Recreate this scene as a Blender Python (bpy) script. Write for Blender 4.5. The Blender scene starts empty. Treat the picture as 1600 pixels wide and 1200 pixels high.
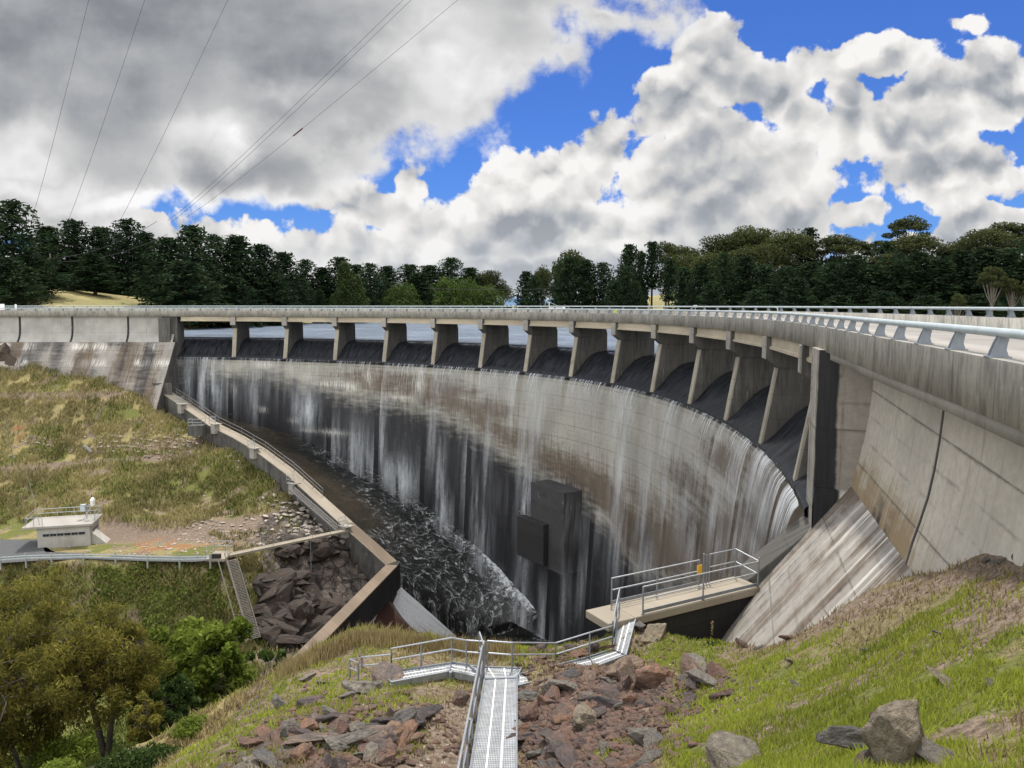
import bpy, bmesh, math, random
import numpy as np
from mathutils import Vector, Matrix, Euler, noise as mnoise

random.seed(7)
rng = np.random.default_rng(7)
scene = bpy.context.scene
COL = scene.collection
PI = math.pi

# ------------------------------------------------------------------ camera
F_PX, PITCH = 1198.2, 0.10225          # focal length in pixels of a 1600 px wide frame, downward tilt
cam_data = bpy.data.cameras.new("camera")
cam_data.sensor_width = 36.0
cam_data.lens = 36.0 * F_PX / 1600.0
cam_data.clip_start = 0.1
cam_data.clip_end = 8000.0
cam = bpy.data.objects.new("camera", cam_data)
COL.objects.link(cam)
cam.location = (0, 0, 0)
cam.rotation_euler = (PI / 2 - PITCH, 0, 0)
scene.camera = cam


def ray(u, v):
    """direction through a pixel of the 1600x1200 photograph"""
    a, b = u - 800.0, v - 600.0
    c, s = math.cos(PITCH), math.sin(PITCH)
    return Vector((a, F_PX * c - b * s, -F_PX * s - b * c))


def at_y(u, v, Y):
    d = ray(u, v)
    return d * (Y / d.y)


def at_z(u, v, Z):
    d = ray(u, v)
    return d * (Z / d.z)


# ------------------------------------------------------------------ view, sun, sky
scene.view_settings.view_transform = 'Standard'
scene.view_settings.look = 'None'
scene.view_settings.exposure = EXPOSURE = 0.95
scene.view_settings.gamma = 1.0
scene.cycles.max_bounces = 8
scene.cycles.transparent_max_bounces = 24
scene.cycles.use_denoising = True

SUN_EL, SUN_AZ = math.radians(64), math.radians(8)      # azimuth measured from straight ahead to the right
sun_data = bpy.data.lights.new("sun", 'SUN')
sun_data.energy = 2.2
sun_data.angle = math.radians(4.0)
sun_data.color = (1.0, 0.95, 0.87)
sun = bpy.data.objects.new("sun", sun_data)
COL.objects.link(sun)
to_sun = Vector((math.sin(SUN_AZ) * math.cos(SUN_EL), math.cos(SUN_AZ) * math.cos(SUN_EL), math.sin(SUN_EL)))
sun.rotation_euler = to_sun.to_track_quat('Z', 'Y').to_euler()
sun.location = to_sun * 300

world = bpy.data.worlds.new("World")
scene.world = world
world.use_nodes = True


class NT:
    """small helper that writes shader node trees"""
    def __init__(self, tree):
        self.t = tree
        self.n = tree.nodes
        self.l = tree.links

    def new(self, kind, **kw):
        nd = self.n.new(kind)
        for k, v in kw.items():
            setattr(nd, k, v)
        return nd

    def put(self, sock, val):
        if isinstance(val, bpy.types.NodeSocket):
            self.l.new(val, sock)
        elif val is not None:
            try:
                sock.default_value = val
            except Exception:
                sock.default_value = tuple(val) + (1.0,)

    def math(self, op, a, b=None, c=None, clamp=False):
        nd = self.new('ShaderNodeMath', operation=op, use_clamp=clamp)
        for i, x in enumerate((a, b, c)):
            if x is not None:
                self.put(nd.inputs[i], x)
        return nd.outputs[0]

    def vmath(self, op, a, b=None, out=0):
        nd = self.new('ShaderNodeVectorMath', operation=op)
        self.put(nd.inputs[0], a)
        if b is not None:
            self.put(nd.inputs[3 if op == 'SCALE' else 1], b)
        return nd.outputs[out]

    def smooth(self, x, lo, hi, a=0.0, b=1.0, kind='SMOOTHSTEP'):
        nd = self.new('ShaderNodeMapRange', interpolation_type=kind, clamp=True)
        for i, v in enumerate((x, lo, hi, a, b)):
            self.put(nd.inputs[i], v)
        return nd.outputs[0]

    def noise(self, vec, scale, detail=4.0, rough=0.55, dist=0.0, dims='3D', out=0):
        nd = self.new('ShaderNodeTexNoise', noise_dimensions=dims)
        self.put(nd.inputs['Vector'], vec)
        self.put(nd.inputs['Scale'], scale)
        nd.inputs['Detail'].default_value = detail
        nd.inputs['Roughness'].default_value = rough
        nd.inputs['Distortion'].default_value = dist
        return nd.outputs[out]

    def voro(self, vec, scale, feature='F1', out='Distance', rand=1.0, dims='3D', smooth=None):
        nd = self.new('ShaderNodeTexVoronoi', feature=feature, voronoi_dimensions=dims)
        self.put(nd.inputs['Vector'], vec)
        self.put(nd.inputs['Scale'], scale)
        nd.inputs['Randomness'].default_value = rand
        if smooth is not None:
            nd.inputs['Smoothness'].default_value = smooth
        return nd.outputs[out]

    def mix(self, fac, a, b, mode='MIX'):
        nd = self.new('ShaderNodeMix', data_type='RGBA', blend_type=mode, clamp_factor=True)
        self.put(nd.inputs[0], fac)
        for i, x in ((6, a), (7, b)):
            if isinstance(x, bpy.types.NodeSocket):
                self.l.new(x, nd.inputs[i])
            else:
                nd.inputs[i].default_value = tuple(x)[:3] + (1.0,)
        return nd.outputs[2]

    def scalevec(self, vec, s):
        return self.vmath('MULTIPLY', vec, s)

    def combine(self, x, y, z=0.0):
        nd = self.new('ShaderNodeCombineXYZ')
        for i, v in enumerate((x, y, z)):
            self.put(nd.inputs[i], v)
        return nd.outputs[0]

    def sep(self, vec):
        nd = self.new('ShaderNodeSeparateXYZ')
        self.put(nd.inputs[0], vec)
        return nd.outputs


def build_world():
    w = NT(world.node_tree)
    w.n.clear()
    out = w.new('ShaderNodeOutputWorld')
    bg = w.new('ShaderNodeBackground')
    w.l.new(bg.outputs[0], out.inputs[0])
    sky = w.new('ShaderNodeTexSky', sky_type='NISHITA')
    sky.sun_disc = False
    sky.sun_elevation = SUN_EL
    sky.sun_rotation = SUN_AZ
    sky.altitude = 800
    sky.air_density = 1.0
    sky.dust_density = 0.3
    sky.ozone_density = 2.5
    tc = w.new('ShaderNodeTexCoord')
    x, y, z = w.sep(tc.outputs['Generated'])
    yy = w.math('MAXIMUM', w.math('ABSOLUTE', y), 0.12)
    zz = w.math('MAXIMUM', z, 0.0)
    U = w.math('DIVIDE', x, yy)
    V = w.math('DIVIDE', zz, yy)
    p0 = w.combine(U, V, w.math('MULTIPLY', w.math('LESS_THAN', y, 0.0), 7.3))
    # ragged edges: the coordinates are pushed about by noise
    nz = w.noise(p0, 5.0, 4.0, 0.55, dims='2D', out=1)
    warp = w.vmath('SCALE', w.vmath('SUBTRACT', nz, (0.5, 0.5, 0.5)), 0.09)
    nz2 = w.noise(p0, 24.0, 3.0, 0.6, dims='2D', out=1)
    warp2 = w.vmath('SCALE', w.vmath('SUBTRACT', nz2, (0.5, 0.5, 0.5)), 0.022)
    pw = w.vmath('MULTIPLY', w.vmath('ADD', w.vmath('ADD', p0, warp), warp2), (1, 1, 0))

    def field(blobs, p):
        acc = None
        for (cx, cy, rx, ry, top) in blobs:
            d = ray(cx, cy)
            c = (d.x / d.y, d.z / d.y, 0)
            q = w.vmath('MULTIPLY', w.vmath('SUBTRACT', p, c), (F_PX / rx, F_PX / ry, 0))
            e = w.math('MULTIPLY_ADD', w.vmath('LENGTH', q, out=1), -top, top)
            if acc is None:
                acc = e
            else:
                acc = w.math('SMOOTH_MAX', acc, e, 0.10)
        return acc

    # flat grey sheet overhead on the left
    deck = field([(120, 120, 520, 260, 1.2), (430, 60, 520, 250, 1.2), (330, 270, 290, 75, .8),
                  (690, 70, 270, 150, .8), (560, 200, 170, 110, .7), (820, -20, 260, 110, .7), (930, 10, 170, 60, .5),
                  (770, 155, 95, 40, .35), (70, 300, 240, 130, .7), (-300, 100, 500, 300, 1.0), (500, -300, 900, 260, 1.2)], pw)
    # heaped clouds, right and along the horizon
    HEAP = [(1130, 110, 95, 95, 1.0), (1045, 170, 95, 80, 1.0), (1210, 150, 120, 100, 1.0), (1270, 110, 60, 65, .8),
                  (950, 225, 85, 75, .9), (890, 265, 80, 62, .9), (815, 290, 85, 60, .8), (745, 330, 80, 60, .8), (650, 290, 48, 52, .7),
                  (600, 330, 100, 55, .8), (545, 315, 55, 40, .6), (1110, 260, 240, 110, 1.0), (1330, 215, 90, 70, .9),
                  (1400, 85, 125, 42, .65), (1500, 45, 60, 26, .4), (1310, 105, 90, 50, .85), (1345, 165, 70, 45, .7), (1250, 190, 90, 60, .9), (1475, 165, 90, 78, 1.0), (1570, 150, 110, 82, 1.0), (1420, 215, 90, 75, .9),
                  (1480, 285, 170, 55, .9), (900, 370, 420, 85, 1.0), (500, 395, 130, 40, .8), (650, 400, 240, 70, .9),
                  (1230, 350, 110, 50, .7), (1350, 330, 70, 32, .7), (1560, 345, 120, 38, .8), (1450, 385, 260, 45, .8), (200, 380, 330, 70, .8),
                  (1800, 200, 240, 150, 1.0), (2100, 330, 500, 130, 1.0), (-300, 380, 500, 90, .9), (800, 440, 1800, 62, 1.2)]
    heap = field(HEAP, pw)
    above = field([q for q in HEAP if q[2] < 600 and q[0] > -100], w.vmath('ADD', pw, (-0.012, 0.045, 0.0)))

    # billows
    pb = w.vmath('MULTIPLY', w.vmath('ADD', p0, w.vmath('ADD', w.vmath('SCALE', warp, 0.45), warp2)), (1, 1.15, 0))

    def billow(p):
        a = w.voro(p, 6.5, 'SMOOTH_F1', dims='2D', smooth=0.06)
        b = w.voro(p, 16.0, 'F1', dims='2D')
        c = w.voro(p, 36.0, 'F1', dims='2D')
        s = w.math('MULTIPLY_ADD', b, 0.55, a)
        s = w.math('MULTIPLY_ADD', c, 0.26, s)
        return w.math('SUBTRACT', 1.0, s)          # high on the crown of each puff

    b0 = billow(pb)
    b1 = billow(w.vmath('ADD', pb, (-0.006, 0.022, 0.0)))
    fine = w.noise(p0, 42.0, 5.0, 0.62, dims='2D')
    relief = w.math('SUBTRACT', b0, b1)            # positive on the sunward side

    h_heap = w.math('MULTIPLY_ADD', w.math('SUBTRACT', b0, 0.46), 0.55, w.math('SUBTRACT', heap, 0.07))
    h_heap = w.math('MULTIPLY_ADD', w.math('SUBTRACT', fine, 0.5), 0.34, h_heap)
    a_heap = w.smooth(h_heap, -0.01, 0.10)
    soft = w.noise(p0, 6.0, 7.0, 0.62, dims='2D')
    h_deck = w.math('MULTIPLY_ADD', w.math('SUBTRACT', soft, 0.5), 1.05, w.math('SUBTRACT', deck, 0.05))
    h_deck = w.math('MULTIPLY_ADD', w.math('SUBTRACT', b0, 0.42), 0.3, h_deck)
    a_deck = w.smooth(h_deck, -0.02, 0.20)

    # heap brightness: bright thin rims and sunward bumps, grey thick middles
    deep = w.smooth(h_heap, 0.05, 0.55)
    broad = w.noise(w.vmath('ADD', w.scalevec(p0, (1.0, 1.5, 1.0)), (3.1, 1.7, 0)), 3.0, 3.0, 0.5, dims='2D')
    thick = w.math('MULTIPLY_ADD', w.math('SUBTRACT', broad, 0.5), 1.5, above)
    thick = w.math('MULTIPLY_ADD', w.math('SUBTRACT', b0, 0.42), -0.55, thick)
    grey = w.math('MULTIPLY', deep, w.smooth(thick, -0.15, 0.95))
    lum = w.math('MULTIPLY_ADD', grey, -0.38, 0.90)
    lum = w.math('MULTIPLY_ADD', relief, w.math('MULTIPLY_ADD', grey, -0.45, 0.95), lum)
    lum = w.math('MULTIPLY_ADD', w.math('SUBTRACT', fine, 0.5), 0.22, lum)
    lum = w.math('MULTIPLY_ADD', w.math('SUBTRACT', soft, 0.5), 0.16, lum)
    lum = w.math('MAXIMUM', w.math('MINIMUM', lum, 1.04), 0.44)
    c_heap = w.mix(w.smooth(lum, 0.3, 0.85), (0.76, 0.85, 1.0), (1.0, 1.0, 1.0))
    c_heap = w.vmath('SCALE', c_heap, lum)
    # deck brightness
    deepd = w.smooth(h_deck, 0.02, 0.62)
    motd = w.noise(w.vmath('MULTIPLY', p0, (1.0, 2.4, 1.0)), 3.0, 5.0, 0.5, dims='2D')
    gaps = field([(40, 235, 95, 60, 1.0), (372, 232, 60, 45, 1.0), (330, 215, 110, 40, .7), (250, 318, 260, 26, .8), (700, 110, 130, 90, .8), (620, 90, 90, 60, .5), (60, 300, 120, 30, .7), (470, 150, 70, 30, .5)], pw)
    deepd = w.math('SUBTRACT', deepd, w.smooth(gaps, -0.15, 0.75, 0.0, 0.75))
    lumd = w.math('MULTIPLY_ADD', deepd, -0.40, 0.86)
    lumd = w.math('MULTIPLY_ADD', w.math('SUBTRACT', motd, 0.52), 0.60, lumd)
    lumd = w.math('MULTIPLY_ADD', w.math('SUBTRACT', soft, 0.5), 0.40, lumd)
    lumd = w.math('MULTIPLY_ADD', relief, w.math('MULTIPLY_ADD', deepd, -0.30, 0.36), lumd)
    lumd = w.math('MAXIMUM', w.math('MINIMUM', lumd, 1.0), 0.30)
    c_deck = w.mix(w.smooth(lumd, 0.15, 0.7), (0.84, 0.90, 1.0), (1.0, 1.0, 1.0))
    c_deck = w.vmath('SCALE', c_deck, lumd)

    # the clouds whiten into the air near the horizon
    low = w.smooth(V, 0.0, 0.14, 0.35, 0.0)
    c_heap = w.mix(low, c_heap, (0.80, 0.86, 0.95))
    blue = w.vmath('MULTIPLY', sky.outputs[0], (0.017, 0.029, 0.056))
    # unseen clouds behind the viewer and overhead, brightened to lift the shaded faces
    fill_gain = w.smooth(y, 0.15, -0.35, 1.0, 3.0)
    fill_gain = w.math('MAXIMUM', fill_gain, w.smooth(V, 0.55, 1.1, 1.0, 1.9))
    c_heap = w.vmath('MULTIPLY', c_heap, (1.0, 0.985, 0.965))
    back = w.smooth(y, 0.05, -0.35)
    a_heap = w.math('MAXIMUM', a_heap, w.math('MULTIPLY', back, 0.8))  # cloud cover added out of view so the fill light is less blue
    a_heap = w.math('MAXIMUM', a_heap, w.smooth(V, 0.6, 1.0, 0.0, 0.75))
    c1 = w.mix(a_heap, blue, w.vmath('SCALE', c_heap, w.math('MULTIPLY', fill_gain, 0.47)))
    c2 = w.mix(a_deck, c1, w.vmath('SCALE', c_deck, w.math('MULTIPLY', fill_gain, 0.50)))
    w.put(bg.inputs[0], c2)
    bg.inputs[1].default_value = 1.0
    world.cycles.sampling_method = 'MANUAL'
    world.cycles.sample_map_resolution = 512


build_world()

# ------------------------------------------------------------------ object helpers
def tag(o, label=None, cat=None, group=None, kind=None):
    if label: o["label"] = label
    if cat: o["category"] = cat
    if group: o["group"] = group
    if kind: o["kind"] = kind
    return o


def thing(name, loc=(0, 0, 0), rz=0.0, label=None, cat=None, group=None):
    o = bpy.data.objects.new(name, None)
    o.empty_display_size = 0.2
    COL.objects.link(o)
    o.location = loc
    o.rotation_euler = (0, 0, rz)
    return tag(o, label, cat, group)


def link(name, me, parent=None):
    o = bpy.data.objects.new(name, me)
    COL.objects.link(o)
    if parent is not None:
        o.parent = parent
        if parent.type == 'EMPTY' and parent.parent is None:
            # parts are written in world coordinates: undo the thing's own placing
            o.matrix_parent_inverse = Matrix.LocRotScale(parent.location, parent.rotation_euler, parent.scale).inverted()
    return o


def np_mesh(name, V, Fq=None, Ft=None, mat=None, uv=None, attrs=None, smooth=False):
    """mesh from numpy arrays; Fq quads, Ft triangles; uv per vertex; attrs {name: per-vertex float}"""
    me = bpy.data.meshes.new(name)
    V = np.asarray(V, dtype=np.float32)
    loops, starts, n = [], [], 0
    if Fq is not None and len(Fq):
        Fq = np.asarray(Fq, dtype=np.int32)
        loops.append(Fq.ravel()); starts.append(np.arange(len(Fq)) * 4); n = len(Fq) * 4
    if Ft is not None and len(Ft):
        Ft = np.asarray(Ft, dtype=np.int32)
        loops.append(Ft.ravel()); starts.append(n + np.arange(len(Ft)) * 3)
    loops = np.concatenate(loops).astype(np.int32); starts = np.concatenate(starts).astype(np.int32)
    me.vertices.add(len(V)); me.vertices.foreach_set("co", V.ravel())
    me.loops.add(len(loops)); me.loops.foreach_set("vertex_index", loops)
    me.polygons.add(len(starts)); me.polygons.foreach_set("loop_start", starts)
    me.update(calc_edges=True)
    if uv is not None:
        lay = me.uv_layers.new(name="UVMap")
        lay.data.foreach_set("uv", np.asarray(uv, dtype=np.float32)[loops].ravel())
    for k, a in (attrs or {}).items():
        a = np.asarray(a, dtype=np.float32)
        if a.ndim == 1:
            at = me.attributes.new(k, 'FLOAT', 'POINT'); at.data.foreach_set("value", a)
        else:
            at = me.attributes.new(k, 'FLOAT_COLOR', 'POINT')
            at.data.foreach_set("color", np.c_[a, np.ones(len(a))].astype(np.float32).ravel())
    if smooth:
        me.polygons.foreach_set("use_smooth", np.ones(len(starts), dtype=bool))
    me.validate()
    if mat: me.materials.append(mat)
    return me


def grid_faces(nu, nv):
    """faces of a grid whose vertex (i, j) sits at i * nv + j"""
    i, j = np.meshgrid(np.arange(nu - 1), np.arange(nv - 1), indexing='ij')
    a = (i * nv + j).ravel()
    return np.c_[a, a + nv, a + nv + 1, a + 1]


class MB:
    """collects boxes, bars, tubes and prisms and links them as ONE mesh object"""
    def __init__(self):
        self.v, self.f = [], []

    def add(self, vs, fs):
        n = len(self.v)
        self.v += [tuple(p) for p in vs]
        self.f += [tuple(n + i for i in f) for f in fs]
        return self

    def box(self, c, size, axes=None):
        """box with centre c; axes: three direction vectors"""
        c = Vector(c); X, Y, Z = axes or (Vector((1, 0, 0)), Vector((0, 1, 0)), Vector((0, 0, 1)))
        hx, hy, hz = size[0] / 2, size[1] / 2, size[2] / 2
        vs = [c + X * sx * hx + Y * sy * hy + Z * sz * hz for sx in (-1, 1) for sy in (-1, 1) for sz in (-1, 1)]
        return self.add(vs, [(0, 1, 3, 2), (4, 6, 7, 5), (0, 4, 5, 1), (2, 3, 7, 6), (0, 2, 6, 4), (1, 5, 7, 3)])

    def hexa(self, b, t):
        """solid between two quads given in the same order"""
        return self.add(list(b) + list(t), [(3, 2, 1, 0), (4, 5, 6, 7), (0, 1, 5, 4), (1, 2, 6, 5), (2, 3, 7, 6), (3, 0, 4, 7)])

    def bar(self, a, b, w, h, up=Vector((0, 0, 1))):
        a, b = Vector(a), Vector(b)
        d = (b - a); L = d.length; d.normalize()
        s = d.cross(up)
        if s.length < 1e-4: s = Vector((1, 0, 0))
        s.normalize(); u = s.cross(d)
        return self.box((a + b) / 2, (L, w, h), (d, s, u))

    def tube(self, pts, r, n=8, closed=False):
        pts = [Vector(p) for p in pts]
        rs = r if isinstance(r, (list, tuple)) else [r] * len(pts)
        vs, fs = [], []
        prev = None
        for i, p in enumerate(pts):
            a = pts[max(i - 1, 0)]; b = pts[min(i + 1, len(pts) - 1)]
            d = (b - a).normalized()
            if prev is None:
                s = d.cross(Vector((0, 0, 1)))
                if s.length < 1e-3: s = d.cross(Vector((1, 0, 0)))
            else:
                s = prev - d * prev.dot(d)
            s.normalize(); prev = s
            u = d.cross(s)
            for k in range(n):
                t = 2 * PI * k / n
                vs.append(p + (s * math.cos(t) + u * math.sin(t)) * rs[i])
        for i in range(len(pts) - 1):
            for k in range(n):
                fs.append((i * n + k, i * n + (k + 1) % n, (i + 1) * n + (k + 1) % n, (i + 1) * n + k))
        m = len(pts) - 1
        fs.append(tuple(range(n - 1, -1, -1))); fs.append(tuple(m * n + k for k in range(n)))
        return self.add(vs, fs)

    def prism(self, poly, vec):
        """extrude a planar polygon (list of points) along vec"""
        n = len(poly); vec = Vector(vec)
        vs = [Vector(p) for p in poly] + [Vector(p) + vec for p in poly]
        fs = [tuple(range(n - 1, -1, -1)), tuple(range(n, 2 * n))]
        fs += [(i, (i + 1) % n, n + (i + 1) % n, n + i) for i in range(n)]
        return self.add(vs, fs)

    def mesh(self, name, mat, smooth=False, bevel=0.0):
        me = bpy.data.meshes.new(name)
        me.from_pydata(self.v, [], self.f)
        bm = bmesh.new(); bm.from_mesh(me)
        bmesh.ops.recalc_face_normals(bm, faces=bm.faces)
        if bevel > 0:
            es = [e for e in bm.edges if len(e.link_faces) == 2 and e.calc_face_angle(0) > 0.5]
            bmesh.ops.bevel(bm, geom=es, offset=bevel, segments=1, affect='EDGES')
        bm.to_mesh(me); bm.free()
        if smooth:
            for p in me.polygons: p.use_smooth = True
        if mat: me.materials.append(mat)
        return me

    def build(self, name, mat, parent=None, smooth=False, bevel=0.0):
        return link(name, self.mesh(name, mat, smooth, bevel), parent)


def copy_tree(o, parent=None):
    c = o.copy(); COL.objects.link(c)
    if parent is not None: c.parent = parent
    for ch in o.children: copy_tree(ch, c)
    return c


def smoothstep(x, a, b):
    t = np.clip((x - a) / (b - a), 0, 1)
    return t * t * (3 - 2 * t)


def vnoise(x, y, seed=0):
    """tileless value noise for numpy arrays, 0..1"""
    xi, yi = np.floor(x).astype(np.int64), np.floor(y).astype(np.int64)
    fx, fy = x - xi, y - yi
    fx, fy = fx * fx * (3 - 2 * fx), fy * fy * (3 - 2 * fy)
    def h(a, b):
        n = (a * 374761393 + b * 668265263 + seed * 974634777) & 0x7fffffff
        n = ((n ^ (n >> 13)) * 1274126177) & 0x7fffffff
        return ((n ^ (n >> 16)) & 0xffff) / 65535.0
    return (h(xi, yi) * (1 - fx) + h(xi + 1, yi) * fx) * (1 - fy) + (h(xi, yi + 1) * (1 - fx) + h(xi + 1, yi + 1) * fx) * fy


def fbm(x, y, oct=4, seed=0):
    s, a, t = 0, 1, 0
    for k in range(oct):
        s = s + a * vnoise(x * 2 ** k, y * 2 ** k, seed + k); t += a; a *= 0.5
    return s / t


# ------------------------------------------------------------------ materials
def new_mat(name):
    m = bpy.data.materials.new(name)
    m.use_nodes = True
    n = NT(m.node_tree)
    bsdf = m.node_tree.nodes['Principled BSDF']
    return m, n, bsdf


def attr(n, name, out=2):
    nd = n.new('ShaderNodeAttribute'); nd.attribute_name = name
    return nd.outputs[out]        # 2 = Fac, 0 = Color


def bump(n, bsdf, height, strength=0.3, dist=0.05):
    b = n.new('ShaderNodeBump')
    b.inputs['Strength'].default_value = strength
    b.inputs['Distance'].default_value = dist
    n.l.new(height, b.inputs['Height'])
    n.l.new(b.outputs[0], bsdf.inputs['Normal'])


def simple_mat(name, col, rough=0.6, metal=0.0, var=0.15, scale=3.0, bumpy=0.0):
    m, n, b = new_mat(name)
    tc = n.new('ShaderNodeTexCoord').outputs['Object']
    t = n.noise(tc, scale, 5.0, 0.6)
    lo = tuple(c * (1 - var) for c in col); hi = tuple(min(c * (1 + var), 1) for c in col)
    n.put(b.inputs['Base Color'], n.mix(n.smooth(t, 0.3, 0.7, kind='LINEAR'), lo, hi))
    b.inputs['Roughness'].default_value = rough
    b.inputs['Metallic'].default_value = metal
    if bumpy: bump(n, b, n.noise(tc, scale * 6, 4.0), bumpy, 0.02)
    return m


def concrete(name, col=(0.33, 0.32, 0.29), streak=0.5, dark=(0.05, 0.05, 0.048), uv=False, lift=1.5, panel=0.0, warm=0.0,
             streak_lo=0.50, streak_hi=0.72, joint=0.6, tall=0.10):
    """weathered concrete: blotches, vertical run-off streaks, pour lines; coordinates in metres (UV: along, up)"""
    m, n, b = new_mat(name)
    t = n.new('ShaderNodeTexCoord')
    if uv:
        co = t.outputs['UV']; x, z, _ = n.sep(co)
    else:
        co = t.outputs['Object']; xx, yy, z = n.sep(co)
        x = n.math('ADD', n.math('MULTIPLY', xx, 0.93), n.math('MULTIPLY', yy, 0.71))
    sv = n.combine(x, n.math('MULTIPLY', z, tall), 0.0)
    s1 = n.noise(sv, 1.7, 5.0, 0.65)
    s2 = n.noise(sv, 6.5, 4.0, 0.6)
    s = n.math('MULTIPLY_ADD', s2, 0.45, n.math('MULTIPLY', s1, 0.6))
    blot = n.noise(n.combine(x, z, 0.0), 0.35, 6.0, 0.6)
    grain = n.noise(n.combine(x, z, 0.0), 9.0, 5.0, 0.65)
    c = n.mix(n.smooth(blot, 0.3, 0.7), tuple(k * 0.78 for k in col), tuple(k * 1.12 for k in col))
    c = n.mix(n.smooth(grain, 0.25, 0.75, 0.0, 0.35), c, tuple(k * 0.62 for k in col))
    if warm:
        wv = n.noise(n.combine(x, n.math('MULTIPLY', z, 0.25), 3.0), 0.8, 4.0, 0.6)
        c = n.mix(n.smooth(wv, 0.5, 0.75, 0.0, warm), c, (0.22, 0.15, 0.075))
    c = n.mix(n.smooth(s, streak_lo, streak_hi, 0.0, streak), c, dark)
    pale = n.noise(sv, 4.0, 3.0, 0.6)
    c = n.mix(n.smooth(pale, 0.62, 0.80, 0.0, 0.45), c, (0.52, 0.51, 0.48))
    h = n.math('MULTIPLY', grain, 0.5)
    if lift:
        fr = n.math('FRACT', n.math('DIVIDE', n.math('ADD', z, n.math('MULTIPLY', grain, 0.05)), lift))
        ln = n.smooth(n.math('ABSOLUTE', n.math('SUBTRACT', fr, 0.5)), 0.0, 0.035 / lift, joint, 0.0)
        ln = n.math('MULTIPLY', ln, n.smooth(s1, 0.35, 0.6, 0.2, 1.0))
        c = n.mix(ln, c, tuple(k * 0.3 for k in col))
    if panel:
        fr = n.math('FRACT', n.math('DIVIDE', x, panel))
        ln = n.smooth(n.math('ABSOLUTE', n.math('SUBTRACT', fr, 0.5)), 0.0, 0.03 / panel, 0.75, 0.0)
        c = n.mix(ln, c, tuple(k * 0.25 for k in col))
    n.put(b.inputs['Base Color'], c)
    b.inputs['Roughness'].default_value = 0.88
    b.inputs['Specular IOR Level'].default_value = 0.25
    bump(n, b, h, 0.35, 0.03)
    return m


M = {}
M['concrete'] = concrete('pale_concrete', (0.34, 0.325, 0.29), 0.45)
M['pier'] = concrete('pier_concrete', (0.125, 0.12, 0.108), 0.75, (0.03, 0.03, 0.03), lift=1.4, streak_lo=.42)  # stained sides, darkened further to put their shade into the colour
M['lit_nose'] = concrete('lit_nose_concrete', (0.36, 0.33, 0.27), 0.5, (0.10, 0.08, 0.05), lift=1.4)  # paler than the pier sides: light on the front edge put into colour
M['fascia'] = concrete('fascia_concrete', (0.42, 0.405, 0.36), 0.62, (0.10, 0.098, 0.09), uv=True, lift=0, panel=2.15, streak_lo=0.44, streak_hi=0.66, tall=0.25)
M['right_wall'] = concrete('buff_concrete', (0.46, 0.43, 0.365), 0.45, (0.16, 0.15, 0.13), uv=True, lift=2.6, warm=0.55, joint=0.45, streak_lo=0.48, streak_hi=0.8, tall=0.06)
M['left_wall'] = concrete('grey_concrete', (0.38, 0.37, 0.34), 0.45, (0.10, 0.10, 0.095), uv=True, lift=1.6, streak_lo=0.55)
M['walk'] = concrete('walkway_concrete', (0.33, 0.29, 0.23), 0.2, (0.15, 0.12, 0.09), lift=0)
M['walldark'] = concrete('dark_stained_concrete', (0.13, 0.125, 0.115), 0.75, (0.018, 0.018, 0.02), lift=1.2, streak_lo=0.40)
M['blackwall'] = concrete('black_wet_concrete', (0.035, 0.033, 0.033), 0.5, (0.010, 0.010, 0.012), lift=1.2)
M['rustwall'] = concrete('rust_brown_concrete', (0.085, 0.058, 0.045), 0.6, (0.018, 0.015, 0.015), lift=0)
M['girder'] = concrete('girder_concrete', (0.44, 0.385, 0.29), 0.25, (0.2, 0.15, 0.1), lift=0)
M['deck'] = concrete('deck_concrete', (0.36, 0.34, 0.31), 0.15, (0.25, 0.22, 0.19), lift=0)
M['steel'] = simple_mat('galvanised_steel', (0.42, 0.45, 0.48), 0.42, 0.7, 0.15, 4.0)
M['wetdark'] = concrete('wet_dark_concrete', (0.06, 0.06, 0.062), 0.6, (0.014, 0.014, 0.016), lift=1.2)
M['railpaint'] = simple_mat('grey_rail_paint', (0.40, 0.46, 0.48), 0.5, 0.0, 0.12, 2.0)
M['postpaint'] = simple_mat('grey_post_paint', (0.20, 0.225, 0.25), 0.5, 0.1, 0.15, 5.0)
M['timber'] = simple_mat('grey_timber', (0.16, 0.145, 0.125), 0.85, 0.0, 0.3, 6.0)
M['wire'] = simple_mat('dark_wire', (0.035, 0.035, 0.04), 0.6)
M['yellow'] = simple_mat('yellow_plate', (0.75, 0.42, 0.02), 0.5, 0, 0.1)
M['lime'] = simple_mat('lime_marker', (0.55, 0.65, 0.06), 0.5, 0, 0.1)
M['white'] = simple_mat('white_paint', (0.78, 0.78, 0.76), 0.5, 0, 0.06)
M['black'] = simple_mat('black_rubber', (0.02, 0.02, 0.02), 0.7)
M['glass'] = simple_mat('dark_glass', (0.02, 0.025, 0.03), 0.1)

# ------------------------------------------------------------------ dam: plan and sections (metres, eye at z = 0)
X0, Y0, R0 = -50.323, 50.622, 65.0
PIER_DEG = [82.65, 74.60, 66.77, 59.12, 51.50, 44.13, 37.18, 30.09, 23.25, 15.96, 8.39, 0.78, -7.02, -15.09]
_da = np.array([-40, -18.9, -15.09, -7.02, 0.78, 8.39, 15.96, 23.25, 30.09, 37.18, 44.13, 51.5, 59.12, 66.77, 74.6, 82.65, 91, 120])
_dr = np.array([.6, .5, .18, -.2, -.2, .03, .47, .79, .6, .15, -.46, -.95, -1.28, -1.45, -1.02, .5, 1.2, 1.2])
_fine = np.linspace(-40, 120, 641)
_sm = np.convolve(np.pad(np.interp(_fine, _da, _dr), 12, mode='edge'), np.ones(25) / 25, mode='valid')


def dR(th):
    return float(np.interp(th, _fine, _sm))


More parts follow.
